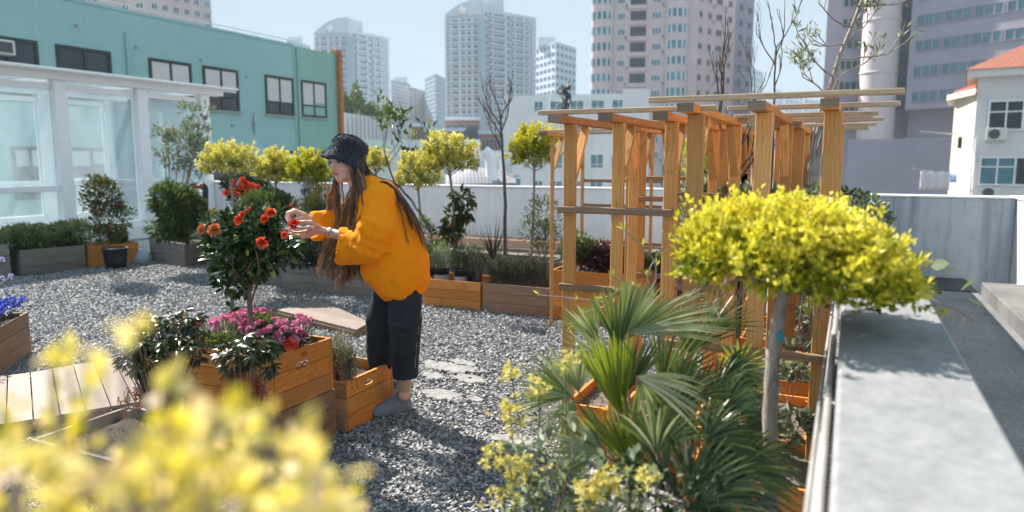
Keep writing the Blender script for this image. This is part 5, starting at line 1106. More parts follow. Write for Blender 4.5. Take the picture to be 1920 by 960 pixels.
# twigs by the left pergola post
mb = MB(); lf = MB(); dq = 3.05; tips = []
for a, b, c_ in (((1240, 640), (1215, 520), (1255, 450)), ((1240, 640), (1190, 545), (1130, 560)), ((1235, 620), (1150, 572), (1012, 553)), ((1240, 640), (1225, 560), (1150, 520)), ((1205, 600), (1230, 500), (1170, 430)), ((1140, 575), (1090, 590), (1072, 630)), ((1235, 640), (1290, 560), (1325, 520))):
    P = curve([DD(*a, dq), DD(*b, dq-.05), DD(*c_, dq-.1)], 9); tube(mb, P, np.linspace(.006, .002, 9), 5); tips += [(P[-1], P[-1]-P[-3]), (P[6], P[6]-P[4]), (P[4], CU*.1)]
b_ = DD(1240, 640, dq); tube(mb, curve([b_*[1, 1, 0]+[0, 0, .2], b_-[0, 0, .3], b_], 8), .009, 6)
q = np.repeat([t[0] for t in tips], 8, 0); dd = unit(np.repeat([t[1] for t in tips], 8, 0)); leaves(lf, q, unit(dd+.9*sph(len(q))+[0, 0, .5]), rng.uniform(.02, .045, len(q)), .22, .2)
r = empty('twiggy_shrub', b_*[1, 1, 0]+[0, 0, .2], 'straggly grey twigs with small yellow green leaf tufts behind the palm', 'shrub'); obj('branches', mb, 'bark_pale', r); obj('leaves', lf, 'leaf_goldpale', r)

# ------------------------------------------------------------ the camellia in the crate
def camellia():
    dep = 3.72; base = DD(470, 606, dep); base[2] = .50; r = empty('camellia_tree', base, 'small camellia tree with glossy dark leaves and red flowers growing in the orange crate', 'tree')
    mb = MB(); t0 = DD(466, 545, dep); tube(mb, curve([base, (base+t0)/2+[.004, 0, 0], t0], 8), np.linspace(.0155, .012, 8), 8)
    ends = []
    for px, py, dd in ((420, 470, 0), (445, 430, .1), (470, 420, -.1), (500, 440, .05), (525, 450, -.05), (410, 440, -.1), (480, 470, -.2), (450, 480, .2), (535, 430, .1), (400, 425, 0)):
        e = DD(px, py, dep+dd); s = t0-[0, 0, .03*rng.random()]; P = curve([s, s*.55+e*.45+rng.normal(size=3)*.02+[0, 0, .01], e], 9); tube(mb, P, np.linspace(.008, .0025, 9), 5); ends += [P[5], P[7], P[8]]
    e = DD(488, 505, dep); tube(mb, curve([DD(468, 580, dep), DD(478, 545, dep), e], 7), np.linspace(.006, .003, 7), 5); obj('trunk', mb, 'bark_brown', r)
    lf = MB(); n = 1850; C_ = [(468, 440, .23, .24, .16), (508, 455, .16, .18, .14), (425, 462, .12, .17, .16), (462, 495, .17, .2, .12), (525, 430, .10, .14, .12), (412, 430, .09, .12, .08), (440, 530, .10, .12, .07)]
    tot = sum(c_[2]*c_[4] for c_ in C_)
    for px, py, a, b, c_ in C_:
        k = int(n*a*c_/tot); d = sph(k); d2 = 1+.2*fbm(d, 5, px); P = DD(px, py, dep)+d2[:, None]*(CR*d[:, :1]*a+np.array([-math.sin(YAW), math.cos(YAW), 0])*d[:, 1:2]*b*.8+np.array([0, 0, 1])*d[:, 2:]*c_)*(rng.random(k)**.3)[:, None]*.92
        rel_ = P-CC; xx = 960+FPX*(rel_@CR)/(rel_@CF); yy = 480-FPX*(rel_@CU)/(rel_@CF); kp = ~((xx > 522) & (yy > 392) & (yy < 446)); P, d = P[kp], d[kp]; k = len(P)
        leaves(lf, P, unit(d+.8*sph(k)+[0, 0, .15]), rng.uniform(.036, .064, k), .5, .12, 0, np.clip(.45+.3*rng.normal(size=k), 0, 1), curl=.12, shape='round')
    for px, py in ((380, 432), (385, 425), (392, 408), (465, 410), (405, 405), (440, 400), (425, 565), (433, 585), (420, 545), (545, 385), (540, 470)):
        q = DD(px, py, dep-.1); leaves(lf, q[None].repeat(2, 0), unit(sph(2)+[0, 0, .2]), [.07, .06], .5, .12, 0, rng.uniform(.7, 1, 2), curl=.12, shape='round')
    obj('foliage', lf, 'leaf_camellia', r)
    for px, py, R, m_, ax in ((491, 455, .052, 'petal_red', (.2, 0)), (403, 432, .058, 'petal_orange', (0, .3)), (449, 412, .045, 'petal_red', (-.2, .3)), (380, 430, .045, 'petal_orange', (-.5, .2)), (508, 400, .045, 'petal_red', (.3, .6)), (455, 402, .03, 'petal_red', (0, .8)), (497, 410, .04, 'petal_red', (-.3, .4)), (533, 440, .03, 'petal_red', (.6, -.3)), (466, 392, .018, 'petal_red', (0, 1)), (547, 385, .018, 'petal_red', (0, 1))):
        mb = MB(); flower(mb, DD(px, py, dep-.25), -CF+CR*ax[0]+CU*ax[1], R*.62, 0, 20, closed=.9); obj('flower', mb, m_, r)
camellia()
# pink flowers
def dianthus(label, cs, n, nf, seed, m='petal_pink', lm='leaf_grey', zb=.505):
    c0 = np.mean([c_[0] for c_ in cs], 0); base = np.array([c0[0], c0[1], zb]); r = empty('dianthus_plant', base, label, 'flowers'); lf = MB(); st = MB()
    for c_, R in cs:
        k = n//len(cs); d = sph(k); P = np.array(c_)+d*(rng.random(k)**.33)[:, None]*R-[0, 0, .015]; P[:, 2] = np.maximum(P[:, 2], zb)
        leaves(lf, P, unit(d+.6*sph(k)+[0, 0, .9]), rng.uniform(.02, .042, k), .16, .1)
    obj('foliage', lf, lm, r); fl = []
    for s in range(nf):
        c_, R = cs[s % len(cs)]; d = unit(rng.normal(size=3)*[1, 1, .5]+[0, 0, .75]); q = np.array(c_)+d*np.array(R)*rng.uniform(.95, 1.2)+[0, 0, .01]; mb = MB()
        flower(mb, q, d+.3*sph(1)[0], rng.uniform(.017, .026), 0, 10, 0 if s % 3 else .5, 1, .45); fl.append((q, mb)); tube(st, [np.array([*(q[:2]*.6+c_[:2]*.4), zb]), q-d*.004], .0013, 3)
    for i, (q, mb) in enumerate(fl):
        if i < 95: obj('flower', mb, m, r)
    obj('stems', st, 'leaf_mid', r)
zt_c = .56
def crt(x, y, z): return np.array([x, y, z])
dianthus('pink dianthus cluster in the left half of the orange crate', [(crt(-2.98, 2.72, .60), np.array([.12, .10, .07])), (crt(-2.90, 2.88, .61), np.array([.10, .10, .07])), (crt(-3.02, 2.90, .60), np.array([.08, .08, .06]))], 1500, 66, 1)
dianthus('magenta dianthus cluster spreading to the right corner of the orange crate', [(crt(-2.62, 2.90, .60), np.array([.12, .08, .07])), (crt(-2.72, 2.80, .59), np.array([.09, .10, .06])), (crt(-2.56, 2.78, .58), np.array([.07, .08, .05]))], 1500, 62, 2, lm='leaf_dark')
shrub('filler_plant', 'dark leafy filler around the camellia stem in the orange crate', 'plant', (-2.78, 2.8, .5), [((-2.80, 2.86, .59), (.11, .11, .08)), ((-2.85, 2.62, .56), (.1, .06, .05))], 900, .03, 'leaf_mid', stems=3, sr=.003)
mb = MB(); flower(mb, crt(-2.50, 2.73, .575), (.6, -.3, .4), .045, 0, 16); tag(obj('fallen_flower', mb, 'petal_red', org=(-2.5, 2.73, .57)), 'fallen red camellia blossom lying at the crate corner', 'blossom')
# pieris bushes
def pieris(label, base, C_, n, bells):
    r = empty('pieris_bush', base, label, 'bush'); lf = MB(); st = MB(); bl = MB()
    for s in range(n):
        c_, R = C_[s % len(C_)]; d = unit(rng.normal(size=3)*[1, 1, .8]+[0, 0, .25]); q = np.array(c_)+d*np.array(R)*rng.uniform(.55, 1.05); k = 16
        a = rng.random(k)*6.28; el = rng.uniform(-.9, .35, k); A = np.stack([np.cos(a)*np.cos(el), np.sin(a)*np.cos(el), np.sin(el)-.25], -1)
        leaves(lf, q+A*.006, unit(A+d*.35), rng.uniform(.032, .06, k), .27, .15, 0, np.clip(rng.normal(.42, .22, k)+(.4 if s % 7 == 0 else 0), 0, 1), curl=.25, shape='round'); tube(st, curve([base, (base+q)/2+[0, 0, .05], q], 6), np.linspace(.005, .002, 6), 4)
    obj('foliage', lf, 'leaf_pieris', r); obj('stems', st, 'bark_brown', r)
    for q0, L, k in bells:
        for s in range(k):
            q = np.array(q0)+rng.normal(size=3)*[.025, .025, .01]; P = curve([q, q+[rng.normal()*.012, rng.normal()*.012, -L*.5], q+[rng.normal()*.02, rng.normal()*.02, -L*rng.uniform(.7, 1.1)]], 8); tube(bl, P, .0014, 3)
            for e in range(26): p = P[rng.integers(1, 8)]+rng.normal(size=3)*.007; leaves(bl, p[None].repeat(3, 0), unit(sph(3)*.5-[0, 0, 1]), .010, .6)
    obj('flower_racemes', bl, 'bell_red', r)
dA = 3.28
pieris('left drooping pieris bush with glossy dark leaves and coral racemes', np.array([*DD(300, 760, dA)[:2], .14]), [(DD(300, 650, dA), (.17, .16, .13)), (DD(335, 610, dA+.1), (.11, .12, .09)), (DD(265, 670, dA), (.10, .1, .10)), (DD(340, 660, dA), (.10, .1, .1))], 105, [(DD(262, 715, dA), .10, 9), (DD(250, 735, dA), .08, 6), (DD(345, 700, dA), .09, 5)])
dA = 3.10
pieris('right drooping pieris bush hanging over the front of the orange crate', np.array([*DD(455, 760, dA)[:2], .14]), [(DD(460, 655, dA), (.11, .11, .08)), (DD(440, 668, dA), (.07, .08, .08)), (DD(490, 675, dA), (.06, .08, .08))], 52, [(DD(437, 700, dA-.04), .12, 10), (DD(470, 710, dA), .11, 8), (DD(495, 715, dA), .07, 4)])
rosemary('lavender_bush', 'pale green feathery lavender in the smaller open crate', [DD(630, 640, 4.05), DD(648, 650, 4.0), DD(620, 655, 4.1)], (.07, .07, .09), 120, .026, 'leaf_grey', np.array([*DD(636, 700, 4.05)[:2], .23]))
# blue flowers
a, u_, L = LPB; n_ = np.array([-u_[1], u_[0]])
r = empty('blue_flowers', (*(a+u_*L*.6+n_*.25), .28), 'mass of bright blue lobelia filling the planter at the left edge', 'flowers'); lf = MB(); k = 1500; q = np.c_[a+u_*(rng.random((k, 1))*L)+n_*(.5*rng.random((k, 1))), .33+.09*rng.random(k)]; leaves(lf, q, sph(k)+[0, 0, .6], .03, .3); obj('foliage', lf, 'leaf_dark', r)
fl = MB(); k = 900; q = np.c_[a+u_*(rng.random((k, 1))*L*1.03)+n_*(.52*rng.random((k, 1))-.02), .40+.06*rng.random(k)]
for j in range(5): an = j*1.257+rng.random(k)*6; leaves(fl, q, np.stack([np.cos(an), np.sin(an), .35+0*an], -1), .018, .7)
tag(obj('petals', fl, 'petal_blue', r), kind='stuff')
for px, py in ((4, 522), (20, 518), (4, 487), (12, 545), (30, 540)):
    q = DD(px, py, 5.6); b_ = np.array([*(a+u_*L*.7+n_*.3), .33]); mb = MB(); tube(mb, curve([b_, (b_+q)/2+[0, 0, .03], q], 8), .0025, 4); o = obj('scabious', mb, 'leaf_grey', org=b_); mb = MB(); d = unit(sph(50)+[0, 0, .6]); leaves(mb, q+d*.008, d, .017, .5); obj('flower_head', mb, 'petal_lilac', o); tag(o, 'thin stemmed lilac scabious flower above the blue lobelia', 'flower', 'lilac flowers at the left edge')
# ------------------------------------------------------------ fan palms
def fan(mb, hub, axis, nrm, R, n=26, ang=150, w=.022, droop=.15, var=(.3, .8), fold=.35):
    axis = unit(axis); nrm = unit(nrm-axis*(np.dot(nrm, axis))); side = np.cross(axis, nrm)
    for k in range(n):
        t = math.radians(-ang/2+ang*k/(n-1)); d = axis*math.cos(t)+side*math.sin(t); L = R*(.82+.18*math.cos(t))*rng.uniform(.9, 1.04)
        w_ = w*.78; s = np.array([0, .2, .45, .7, .88, 1.0])[:, None]; P = hub+d*L*s-np.array([0, 0, 1])*droop*L*s**2.5+nrm*rng.normal()*.012*s
        S = unit(np.cross(d, nrm)+nrm*rng.normal()*.25); wd = w_*np.array([.25, .8, 1, .8, .45, .03])[:, None]
        V = np.concatenate([P-S*wd/2, P-nrm*fold*wd*.6, P+S*wd/2]); i = np.arange(5); vv = rng.uniform(*var)
        mb.add(V, np.concatenate([np.stack([i, i+1, i+7, i+6], -1), np.stack([i+6, i+7, i+13, i+12], -1)]), None, 0, vv, False)
def palm(label, base, fans, m, sm='bark_brown', trunk=None):
    r = empty('fan_palm', base, label, 'palm'); pet = MB()
    for hub, ax, nm, R, kw in fans:
        mb = MB(); fan(mb, np.array(hub), ax, nm, R, **{k_: v_ for k_, v_ in kw.items() if k_ != 'm'}); obj('frond', mb, kw.get('m', m), r)
        b = base+np.array([0, 0, trunk[1] if trunk else .1]); tube(pet, curve([b, b*.5+np.array(hub)*.5-[0, 0, .02], hub], 8), np.linspace(.006, .003, 8), 5)
    if trunk:
        P = curve([base, base+[.01, 0, trunk[1]*.5], base+[0, 0, trunk[1]]], 12); tube(pet, P, trunk[0]*(1+.12*rng.normal(size=12)), 9)
    obj('petioles', pet, sm, r); return r
up = np.array([0, 0, 1.0]); out = -CF; rt = CR
dq = 2.15; bp = DD(1185, 860, dq); bp = np.array([*bp[:2], .0]); F_ = []
def fr(px, py, d_, ax, nz, R, n, ang, dr, v0, v1, w, m=None):
    kw = dict(n=n, ang=ang, droop=dr, var=(v0, v1), w=w)
    if m: kw['m'] = m
    F_.append((DD(px, py, d_), rt*ax[0]+up*ax[1], out+up*nz+rt*rng.normal()*.2, R, kw))
fr(1175, 628, 2.3, (1.0, .42), 1.6, .34, 24, 50, .16, .8, 1, .011); fr(1165, 640, 2.32, (.55, .9), .3, .24, 20, 60, .06, .5, 1, .013)
fr(1160, 655, 2.25, (-.05, 1), .1, .22, 20, 55, .0, .3, .8, .013); fr(1120, 640, 2.4, (-.5, .9), .2, .17, 14, 60, .1, .6, 1, .011)
fr(1072, 744, 2.2, (-.85, .5), .4, .20, 22, 85, .14, .6, 1, .011); fr(1078, 750, 2.15, (-.4, -.65), .2, .20, 11, 75, .2, .6, .95, .009); fr(1085, 735, 2.2, (-.1, 1), .3, .16, 14, 70, .1, .7, 1, .012)
fr(1195, 706, 2.0, (.95, -.25), 1.2, .22, 14, 50, .2, .75, 1, .013); fr(1200, 712, 2.0, (.35, -.9), .3, .12, 7, 70, .1, .6, 1, .011)
fr(1165, 780, 2.15, (-.25, .95), .0, .26, 20, 45, .0, .1, .9, .017, 'leaf_palmlime'); fr(1180, 730, 2.2, (.1, 1), .1, .2, 16, 70, .05, .2, .8, .013)
fr(1240, 730, 2.4, (.5, .8), .2, .26, 20, 90, .12, .1, .7, .013); fr(1290, 660, 2.5, (.3, 1), .3, .24, 18, 90, .15, .2, .8, .011); fr(1330, 620, 2.6, (.6, .8), .3, .2, 16, 90, .15, .3, .9, .010)
fr(1130, 850, 2.1, (-.8, .4), .3, .18, 18, 100, .12, .5, 1, .012); fr(1185, 880, 2.1, (-.1, 1), .1, .24, 18, 80, .05, 0, .8, .015, 'leaf_palmlime'); fr(1220, 820, 2.05, (.6, .7), .4, .22, 20, 90, .15, .2, .9, .012); fr(1145, 690, 2.3, (-.6, .5), .5, .2, 16, 70, .1, .7, 1, .011)
palm('near fan palm with silvery folded fronds and lime young leaves at the bottom centre', bp, F_, 'leaf_palm', trunk=(.022, .62))
bp2 = DD(1340, 900, 2.1); bp2 = np.array([*bp2[:2], 0.0]); F_ = []
for px, py, ax, R, d_ in ((1330, 800, (1, .25), .25, 2.1), (1310, 860, (1, -.05), .27, 2.0), (1340, 740, (.9, .55), .2, 2.2), (1300, 760, (.3, 1), .2, 2.2), (1300, 890, (1, -.35), .25, 1.95), (1270, 830, (-.4, .9), .2, 2.1), (1370, 830, (1, .05), .24, 2.05), (1350, 700, (1, .35), .17, 2.3), (1250, 900, (-.5, .6), .2, 2.0), (1290, 930, (.5, .9), .22, 1.9), (1350, 910, (1, .15), .23, 1.95), (1240, 780, (0, 1), .17, 2.25), (1400, 790, (1, .1), .16, 2.15), (1320, 830, (.7, .8), .2, 2.0), (1380, 880, (1, .3), .2, 1.95), (1270, 760, (.6, .8), .2, 2.1), (1360, 770, (.6, .9), .16, 2.1), (1230, 850, (.1, 1), .2, 1.95), (1300, 950, (1, .3), .26, 1.85)):
    fr(px, py, d_, ax, rng.uniform(.1, .9), R, 18, rng.uniform(75, 120), rng.uniform(.15, .35), 0, 1 if rng.random() < .5 else .7, .0105, 'leaf_palm' if rng.random() < .4 else None)
palm('dark green lady palm with drooping fingers in front of the right pergola posts', bp2, F_, 'leaf_palmdark', trunk=(.012, .45))
F_ = [(DD(1385, 690, 2.6), up+rt*.2, out, .12, dict(n=11, ang=150, droop=.1, var=(.4, 1), w=.014, m='leaf_palmlime')), (DD(1385, 700, 2.6), rt, out+up, .18, dict(n=9, ang=60, droop=.05, var=(.6, 1), w=.012))]
b3 = DD(1385, 760, 2.6); palm('small lime green palm seedling left of the near ball tree trunk', np.array([*b3[:2], 0]), F_, 'leaf_palm')
# yellow mustard flowers and grey green leaves bottom centre
def mustard(label, base, heads, nleaf):
    r = empty('mustard_plant', base, label, 'flowers'); st = MB(); lf = MB()
    for h in heads:
        fl = MB()
        P = curve([base+rng.normal(size=3)*[.03, .03, 0], (base+h)/2+rng.normal(size=3)*.03, h], 12); tube(st, P, np.linspace(.004, .002, 12), 4)
        k = nleaf; i = rng.integers(2, 10, k); leaves(lf, P[i], unit(sph(k)*[1, 1, .5]+[0, 0, .2]), rng.uniform(.03, .07, k), .4, .2, 0, None, curl=.2, shape='round')
        for q in range(16):
            c_ = h+rng.normal(size=3)*[.019, .019, .018]; A = unit(sph(1)[0]+[0, 0, .8]-CF*.4); s = unit(np.cross(A, [1, .2, .1])); t = np.cross(A, s); leaves(fl, c_[None].repeat(4, 0), np.array([s, t, -s, -t])+A*.3, .015, .8)
        obj('flower_cluster', fl, 'petal_yellow', r)
    obj('stems', st, 'leaf_grey', r); obj('leaves', lf, 'leaf_grey', r)
for dq, xs, lb in ((1.95, ((925, 855), (958, 880), (985, 870), (945, 930), (975, 905)), 'pale yellow mustard plant at the bottom left of the palm'), (2.1, ((958, 700), (965, 790), (1010, 720), (955, 760), (1060, 680)), 'taller thin mustard stems with faded yellow flowers left of the palm'), (1.8, ((1120, 905), (1150, 895), (1135, 925), (1100, 935), (1215, 905)), 'yellow mustard flowers in front of the palm at the bottom')):
    hs = [DD(x, y, dq) for x, y in xs]; b_ = DD(np.mean([x for x, y in xs])+40, 1000, dq); mustard(lb, np.array([*b_[:2], 0.05]), hs, 26)
for x, y, dq, m_, lb, n in ((1040, 900, 2.0, 'leaf_grey', 'silvery green leafy plant at the bottom left of the palm', 340), (1180, 945, 1.8, 'leaf_grey', 'grey green leaves under the palm at the bottom edge', 420), (1280, 940, 1.85, 'leaf_dark', 'dark leafy groundcover under the palm', 700), (1120, 880, 2.3, 'leaf_mid', 'green undergrowth behind the mustard flowers', 300)):
    c_ = DD(x, y, dq); shrub('leafy_undergrowth', lb, 'plant', np.array([*c_[:2], 0.0]), [(c_, (.12, .12, .14)), (c_-[0, 0, .15], (.14, .14, .16))], int(n*.7), .034, m_, wid=.5, gap=.2, stems=6)
# greenery in pergola beds
for x, y, dq, lb in ((1490, 690, 3.7, 'small seedling with pale leaves in the first pergola bed'), (1500, 660, 4.0, 'grey green seedling behind the ball tree trunk'), (1490, 800, 3.0, 'pale leafy weeds in the front right pergola bed'), (1500, 590, 4.8, 'dark climbing plant low inside the pergola')):
    c_ = DD(x, y, dq); shrub('seedling', lb, 'plant', np.array([*c_[:2], .22]), [(np.array([*c_[:2], max(c_[2], .26)]), (.09, .09, .06))], 60, .045, 'leaf_grey', wid=.7, gap=.8, stems=3, sr=.003, group='seedlings in the pergola beds')
# vine trailing over the parapet
mb = MB(); P = curve([DD(1600, 470, 3.0), DD(1680, 500, 2.6), DD(1740, 555, 2.25), DD(1790, 580, 2.2), DD(1825, 600, 2.2)], 20); r = empty('trailing_vine', P[0], 'trailing vine with round green leaves reaching over the alley', 'vine'); tube(mb, P, np.linspace(.003, .0015, 20), 4)
tube(mb, [P[14], P[14]+[.01, 0, -.05]], .0015, 4); tube(mb, [P[17], P[17]+[-.01, 0, -.045]], .0012, 4); obj('stem', mb, 'bark_brown', r)
lf = MB(); q = np.array([DD(1755, 535, 2.3), DD(1800, 545, 2.25), DD(1812, 560, 2.2), DD(1745, 500, 2.35), DD(1770, 520, 2.3), DD(1700, 480, 2.5), DD(1650, 440, 2.9), DD(1690, 455, 2.7)]); leaves(lf, q, unit(sph(8)+CR), .055, .95, .1, 0, rng.uniform(.3, 1, 8), shape='round'); obj('leaves', lf, 'leaf_mid', r)

# ------------------------------------------------------------ out of focus shrub right in front of the camera
def foreground():
    base = np.array([*D(250, 900, .5)[:2], 0.0]); r = empty('golden_shrub', base, 'very near golden leaved shrub, blurred, filling the bottom left corner', 'shrub'); lf = MB(); st = MB(); tips = []
    top = [(0, 690), (60, 660), (110, 650), (150, 640), (200, 625), (30, 760), (90, 740), (110, 700), (170, 690), (20, 830), (80, 830), (150, 800), (60, 900), (120, 880), (200, 870),
           (290, 720), (330, 740), (300, 790), (260, 830), (360, 790), (390, 760), (420, 800), (460, 770), (490, 760), (400, 860), (450, 850), (350, 880), (300, 920), (500, 800), (540, 830), (480, 880), (560, 880), (520, 930), (610, 900), (650, 930), (600, 950), (230, 940), (420, 940), (150, 950), (20, 950), (350, 840), (250, 880)]
    for px, py in top+[t_ for t_ in top if t_[1] > 810]+[t_ for t_ in top if t_[1] > 860]:
        px += rng.normal()*22; py += abs(rng.normal())*16; dep = rng.uniform(.36, .68); h = D(px+rng.normal()*8, py+12, dep); b = base+np.array([*(h[:2]-base[:2])*.55, max(.2, h[2]-.45)]); P = curve([base, b, h-[0, 0, .06], h], 12); tube(st, P, np.linspace(.004, .0014, 12), 4)
        k = 12 if py > 780 else 8; i = rng.integers(5, 12, k); i[:5] = 11; q = P[i]; leaves(lf, q+rng.normal(size=(k, 3))*.006, unit(sph(k)+[0, 0, .5]), rng.uniform(.012, .022, k), .65, .15, 0, np.clip(rng.normal(.6, .28, k), 0, 1), shape='round')
    obj('leaves', lf, 'leaf_fore', r); obj('stems', st, 'bark_pale', r)
foreground()
# ------------------------------------------------------------ the woman: implicit surfaces meshed with surface nets
class Field:
    def __init__(s, lo, hi, h):
        s.h = h; s.lo = np.array(lo, float); n = np.ceil((np.array(hi)-s.lo)/h).astype(int)+1; s.n = n; s.F = np.full(tuple(n), 1.0, np.float32)
    def _sub(s, lo, hi):
        a = np.clip(np.floor((np.array(lo)-s.lo)/s.h).astype(int), 0, s.n); b = np.clip(np.ceil((np.array(hi)-s.lo)/s.h).astype(int)+1, 0, s.n)
        if (b <= a).any(): return None, None
        ax = [s.lo[i]+s.h*np.arange(a[i], b[i]) for i in range(3)]; P = np.stack(np.meshgrid(*ax, indexing='ij'), -1)
        return tuple(slice(a[i], b[i]) for i in range(3)), P
    def op(s, f, lo, hi, k=.01, mode='add'):
        m = max(k, .02)*1.6; sl_, P = s._sub(np.array(lo)-m, np.array(hi)+m)
        if sl_ is None: return
        d = f(P); A = s.F[sl_]
        if mode == 'add':
            if k > 0: hh = np.clip(.5+.5*(A-d)/k, 0, 1); s.F[sl_] = A*(1-hh)+d*hh-k*hh*(1-hh)
            else: s.F[sl_] = np.minimum(A, d)
        else:
            hh = np.clip(.5-.5*(A+d)/max(k, 1e-5), 0, 1) if k > 0 else (A < -d); s.F[sl_] = A*(1-hh)+(-d)*hh+(k*hh*(1-hh) if k > 0 else 0)
    def cone(s, a, b, r1, r2, k=.01, mode='add', sq=None):
        a, b = np.array(a, float), np.array(b, float); ab = b-a; L2 = ab@ab+1e-12
        def f(P):
            t = np.clip((P-a)@ab/L2, 0, 1); v = P-a-t[..., None]*ab
            if sq is not None: ax, fac = sq; c = v@np.array(ax); v = v+np.array(ax)*(c*(1/fac-1))[..., None]
            return np.linalg.norm(v, axis=-1)-(r1+(r2-r1)*t)
        R = max(r1, r2)*1.3; s.op(f, np.minimum(a, b)-R, np.maximum(a, b)+R, k, mode)
    def chain(s, pts, rs, k=.01, **kw):
        for i in range(len(pts)-1): s.cone(pts[i], pts[i+1], rs[i], rs[i+1], k, **kw)
    def ell(s, c, R, B=None, k=.01, mode='add'):
        c = np.array(c, float); R = np.array(R, float); B = np.eye(3) if B is None else np.array(B)   # rows are axes
        def f(P):
            q = (P-c)@B.T; k0 = np.linalg.norm(q/R, axis=-1); k1 = np.linalg.norm(q/(R*R), axis=-1)+1e-9; return k0*(k0-1)/k1
        m = R.max(); s.op(f, c-m, c+m, k, mode)
    def mesh(s):
        F = s.F; S = F < 0; c = tuple(x-1 for x in F.shape); acc = np.zeros(c+(3,), np.float32); cnt = np.zeros(c, np.int16)
        for ax in range(3):
            o = [a for a in range(3) if a != ax]
            for u in (0, 1):
                for w in (0, 1):
                    i0 = [None]*3; i1 = [None]*3; i0[ax] = slice(0, -1); i1[ax] = slice(1, None)
                    for q, e in zip(o, (u, w)): i0[q] = i1[q] = slice(e, F.shape[q]-1+e)
                    A, Bb = F[tuple(i0)], F[tuple(i1)]; X = S[tuple(i0)] != S[tuple(i1)]; t = np.where(X, A/(A-Bb+1e-12), 0)
                    acc[..., ax] += t; acc[..., o[0]] += np.where(X, u, 0); acc[..., o[1]] += np.where(X, w, 0); cnt += X
        M = cnt > 0; idx = np.full(c, -1, np.int64); idx[M] = np.arange(M.sum()); I = np.argwhere(M); V = (acc[M]/cnt[M][:, None]+I)*s.h+s.lo; Q = []
        for ax in range(3):
            o = [(ax+1) % 3, (ax+2) % 3]; i0 = [slice(1, -1)]*3; i1 = [slice(1, -1)]*3; i0[ax] = slice(0, -1); i1[ax] = slice(1, None)
            X = S[tuple(i0)] != S[tuple(i1)]; J = np.argwhere(X); off = np.ones(3, int); off[ax] = 0; J = J+off; inside = S[tuple(J.T)]
            e0 = np.zeros(3, int); e0[o[0]] = 1; e1 = np.zeros(3, int); e1[o[1]] = 1
            q = np.stack([idx[tuple((J-e0-e1).T)], idx[tuple((J-e1).T)], idx[tuple(J.T)], idx[tuple((J-e0).T)]], -1); q[~inside] = q[~inside][:, ::-1]; Q.append(q)
        return V, np.concatenate(Q)
def smooth(V, Q, it=2, lam=.5):
    E_ = np.concatenate([Q[:, [0, 1]], Q[:, [1, 2]], Q[:, [2, 3]], Q[:, [3, 0]]]); n = len(V); deg = np.bincount(E_.ravel(), minlength=n)[:, None]
    for _ in range(it):
        S_ = np.stack([np.bincount(E_[:, 0], V[E_[:, 1], c], n)+np.bincount(E_[:, 1], V[E_[:, 0], c], n) for c in range(3)], -1); V = V+(S_/deg-V)*lam
    return V
DP = 4.14
def J(px, py, dd=0.0): return D(px, py, DP+dd)
HV = np.array([-math.sin(YAW), math.cos(YAW), 0])          # away from the camera, level
ZV = np.array([0, 0, 1.0])
def mat_skin():
    t = NT('skin'); co = t.co(); n = t.noise(co, 30, 4)
    t.P(Base_Color=t.ramp(n, [(.3, (.58, .34, .26)), (.7, (.68, .43, .34))]), Roughness=.5, Subsurface_Weight=.12, Subsurface_Radius=(.6, .25, .15), Subsurface_Scale=.02, Specular_IOR_Level=.35); MATS['skin'] = t.m
    t = NT('tattooed_skin'); co = t.co(); n = t.N('TexVoronoi', {'feature': 'DISTANCE_TO_EDGE'}, Scale=70.0, Vector=co).outputs['Distance']
    t.P(Base_Color=t.ramp(n, [(.02, (.14, .10, .10)), (.09, (.55, .36, .29))]), Roughness=.55); MATS['tattooed_skin'] = t.m
mat_skin(); plain('lips', (.42, .13, .12), .45, .05); plain('brow', (.10, .055, .035), .8); plain('eye_white', (.62, .6, .58), .25, .03); plain('iris', (.03, .022, .018), .15)
def fabric(name, a, b, sc, bump, sheen=.2):
    t = NT(name); co = t.co(); n = t.noise(co, 4, 5, .6); f = t.noise(co, sc, 2)
    t.P(Base_Color=t.ramp(n, [(.3, a), (.7, b)]), Roughness=.9, Sheen_Weight=sheen, Specular_IOR_Level=.15); big = t.noise(t.mapping(co, (1, 1, 1)), 9, 3, .55, .5)
    t.bump(t.N('Math', {'operation': 'ADD'}, i0=t.N('Math', {'operation': 'MULTIPLY'}, i0=f, i1=.12).outputs[0], i1=big).outputs[0], bump, .03); MATS[name] = t.m
fabric('sweater_cloth', (.87, .245, .003), (.95, .315, .006), 300, .7, .0); fabric('denim', (.013, .019, .027), (.032, .043, .056), 260, .5, .03)
def mat_hat():
    t = NT('hat_wool'); co = t.co(); v_ = t.N('TexVoronoi', Scale=120.0, Vector=co); t.P(Base_Color=t.ramp(v_.outputs['Distance'], [(0, (.035, .04, .055)), (.6, (.006, .008, .014))]), Roughness=.85, Sheen_Weight=.35); t.bump(v_.outputs['Distance'], 1.0, .008); t.b.inputs['Sheen Tint'].default_value = (.6, .7, .9, 1); MATS['hat_wool'] = t.m
mat_hat()
def mat_hair():
    t = NT('hair_brown'); c = t.ramp(t.attr(), [(0, (.018, .011, .008)), (.3, (.10, .052, .028)), (.65, (.36, .20, .105)), (1, (.70, .45, .26))]); t.P(Base_Color=c, Roughness=.38, Specular_IOR_Level=.5)
    tr = t.N('BsdfTranslucent', Color=c); mx = t.N('MixShader', i0=.22); t.set(mx, 1, t.b.outputs[0]); t.set(mx, 2, tr.outputs[0]); t.t.links.new(mx.outputs[0], t.out.inputs[0]); MATS['hair_brown'] = t.m
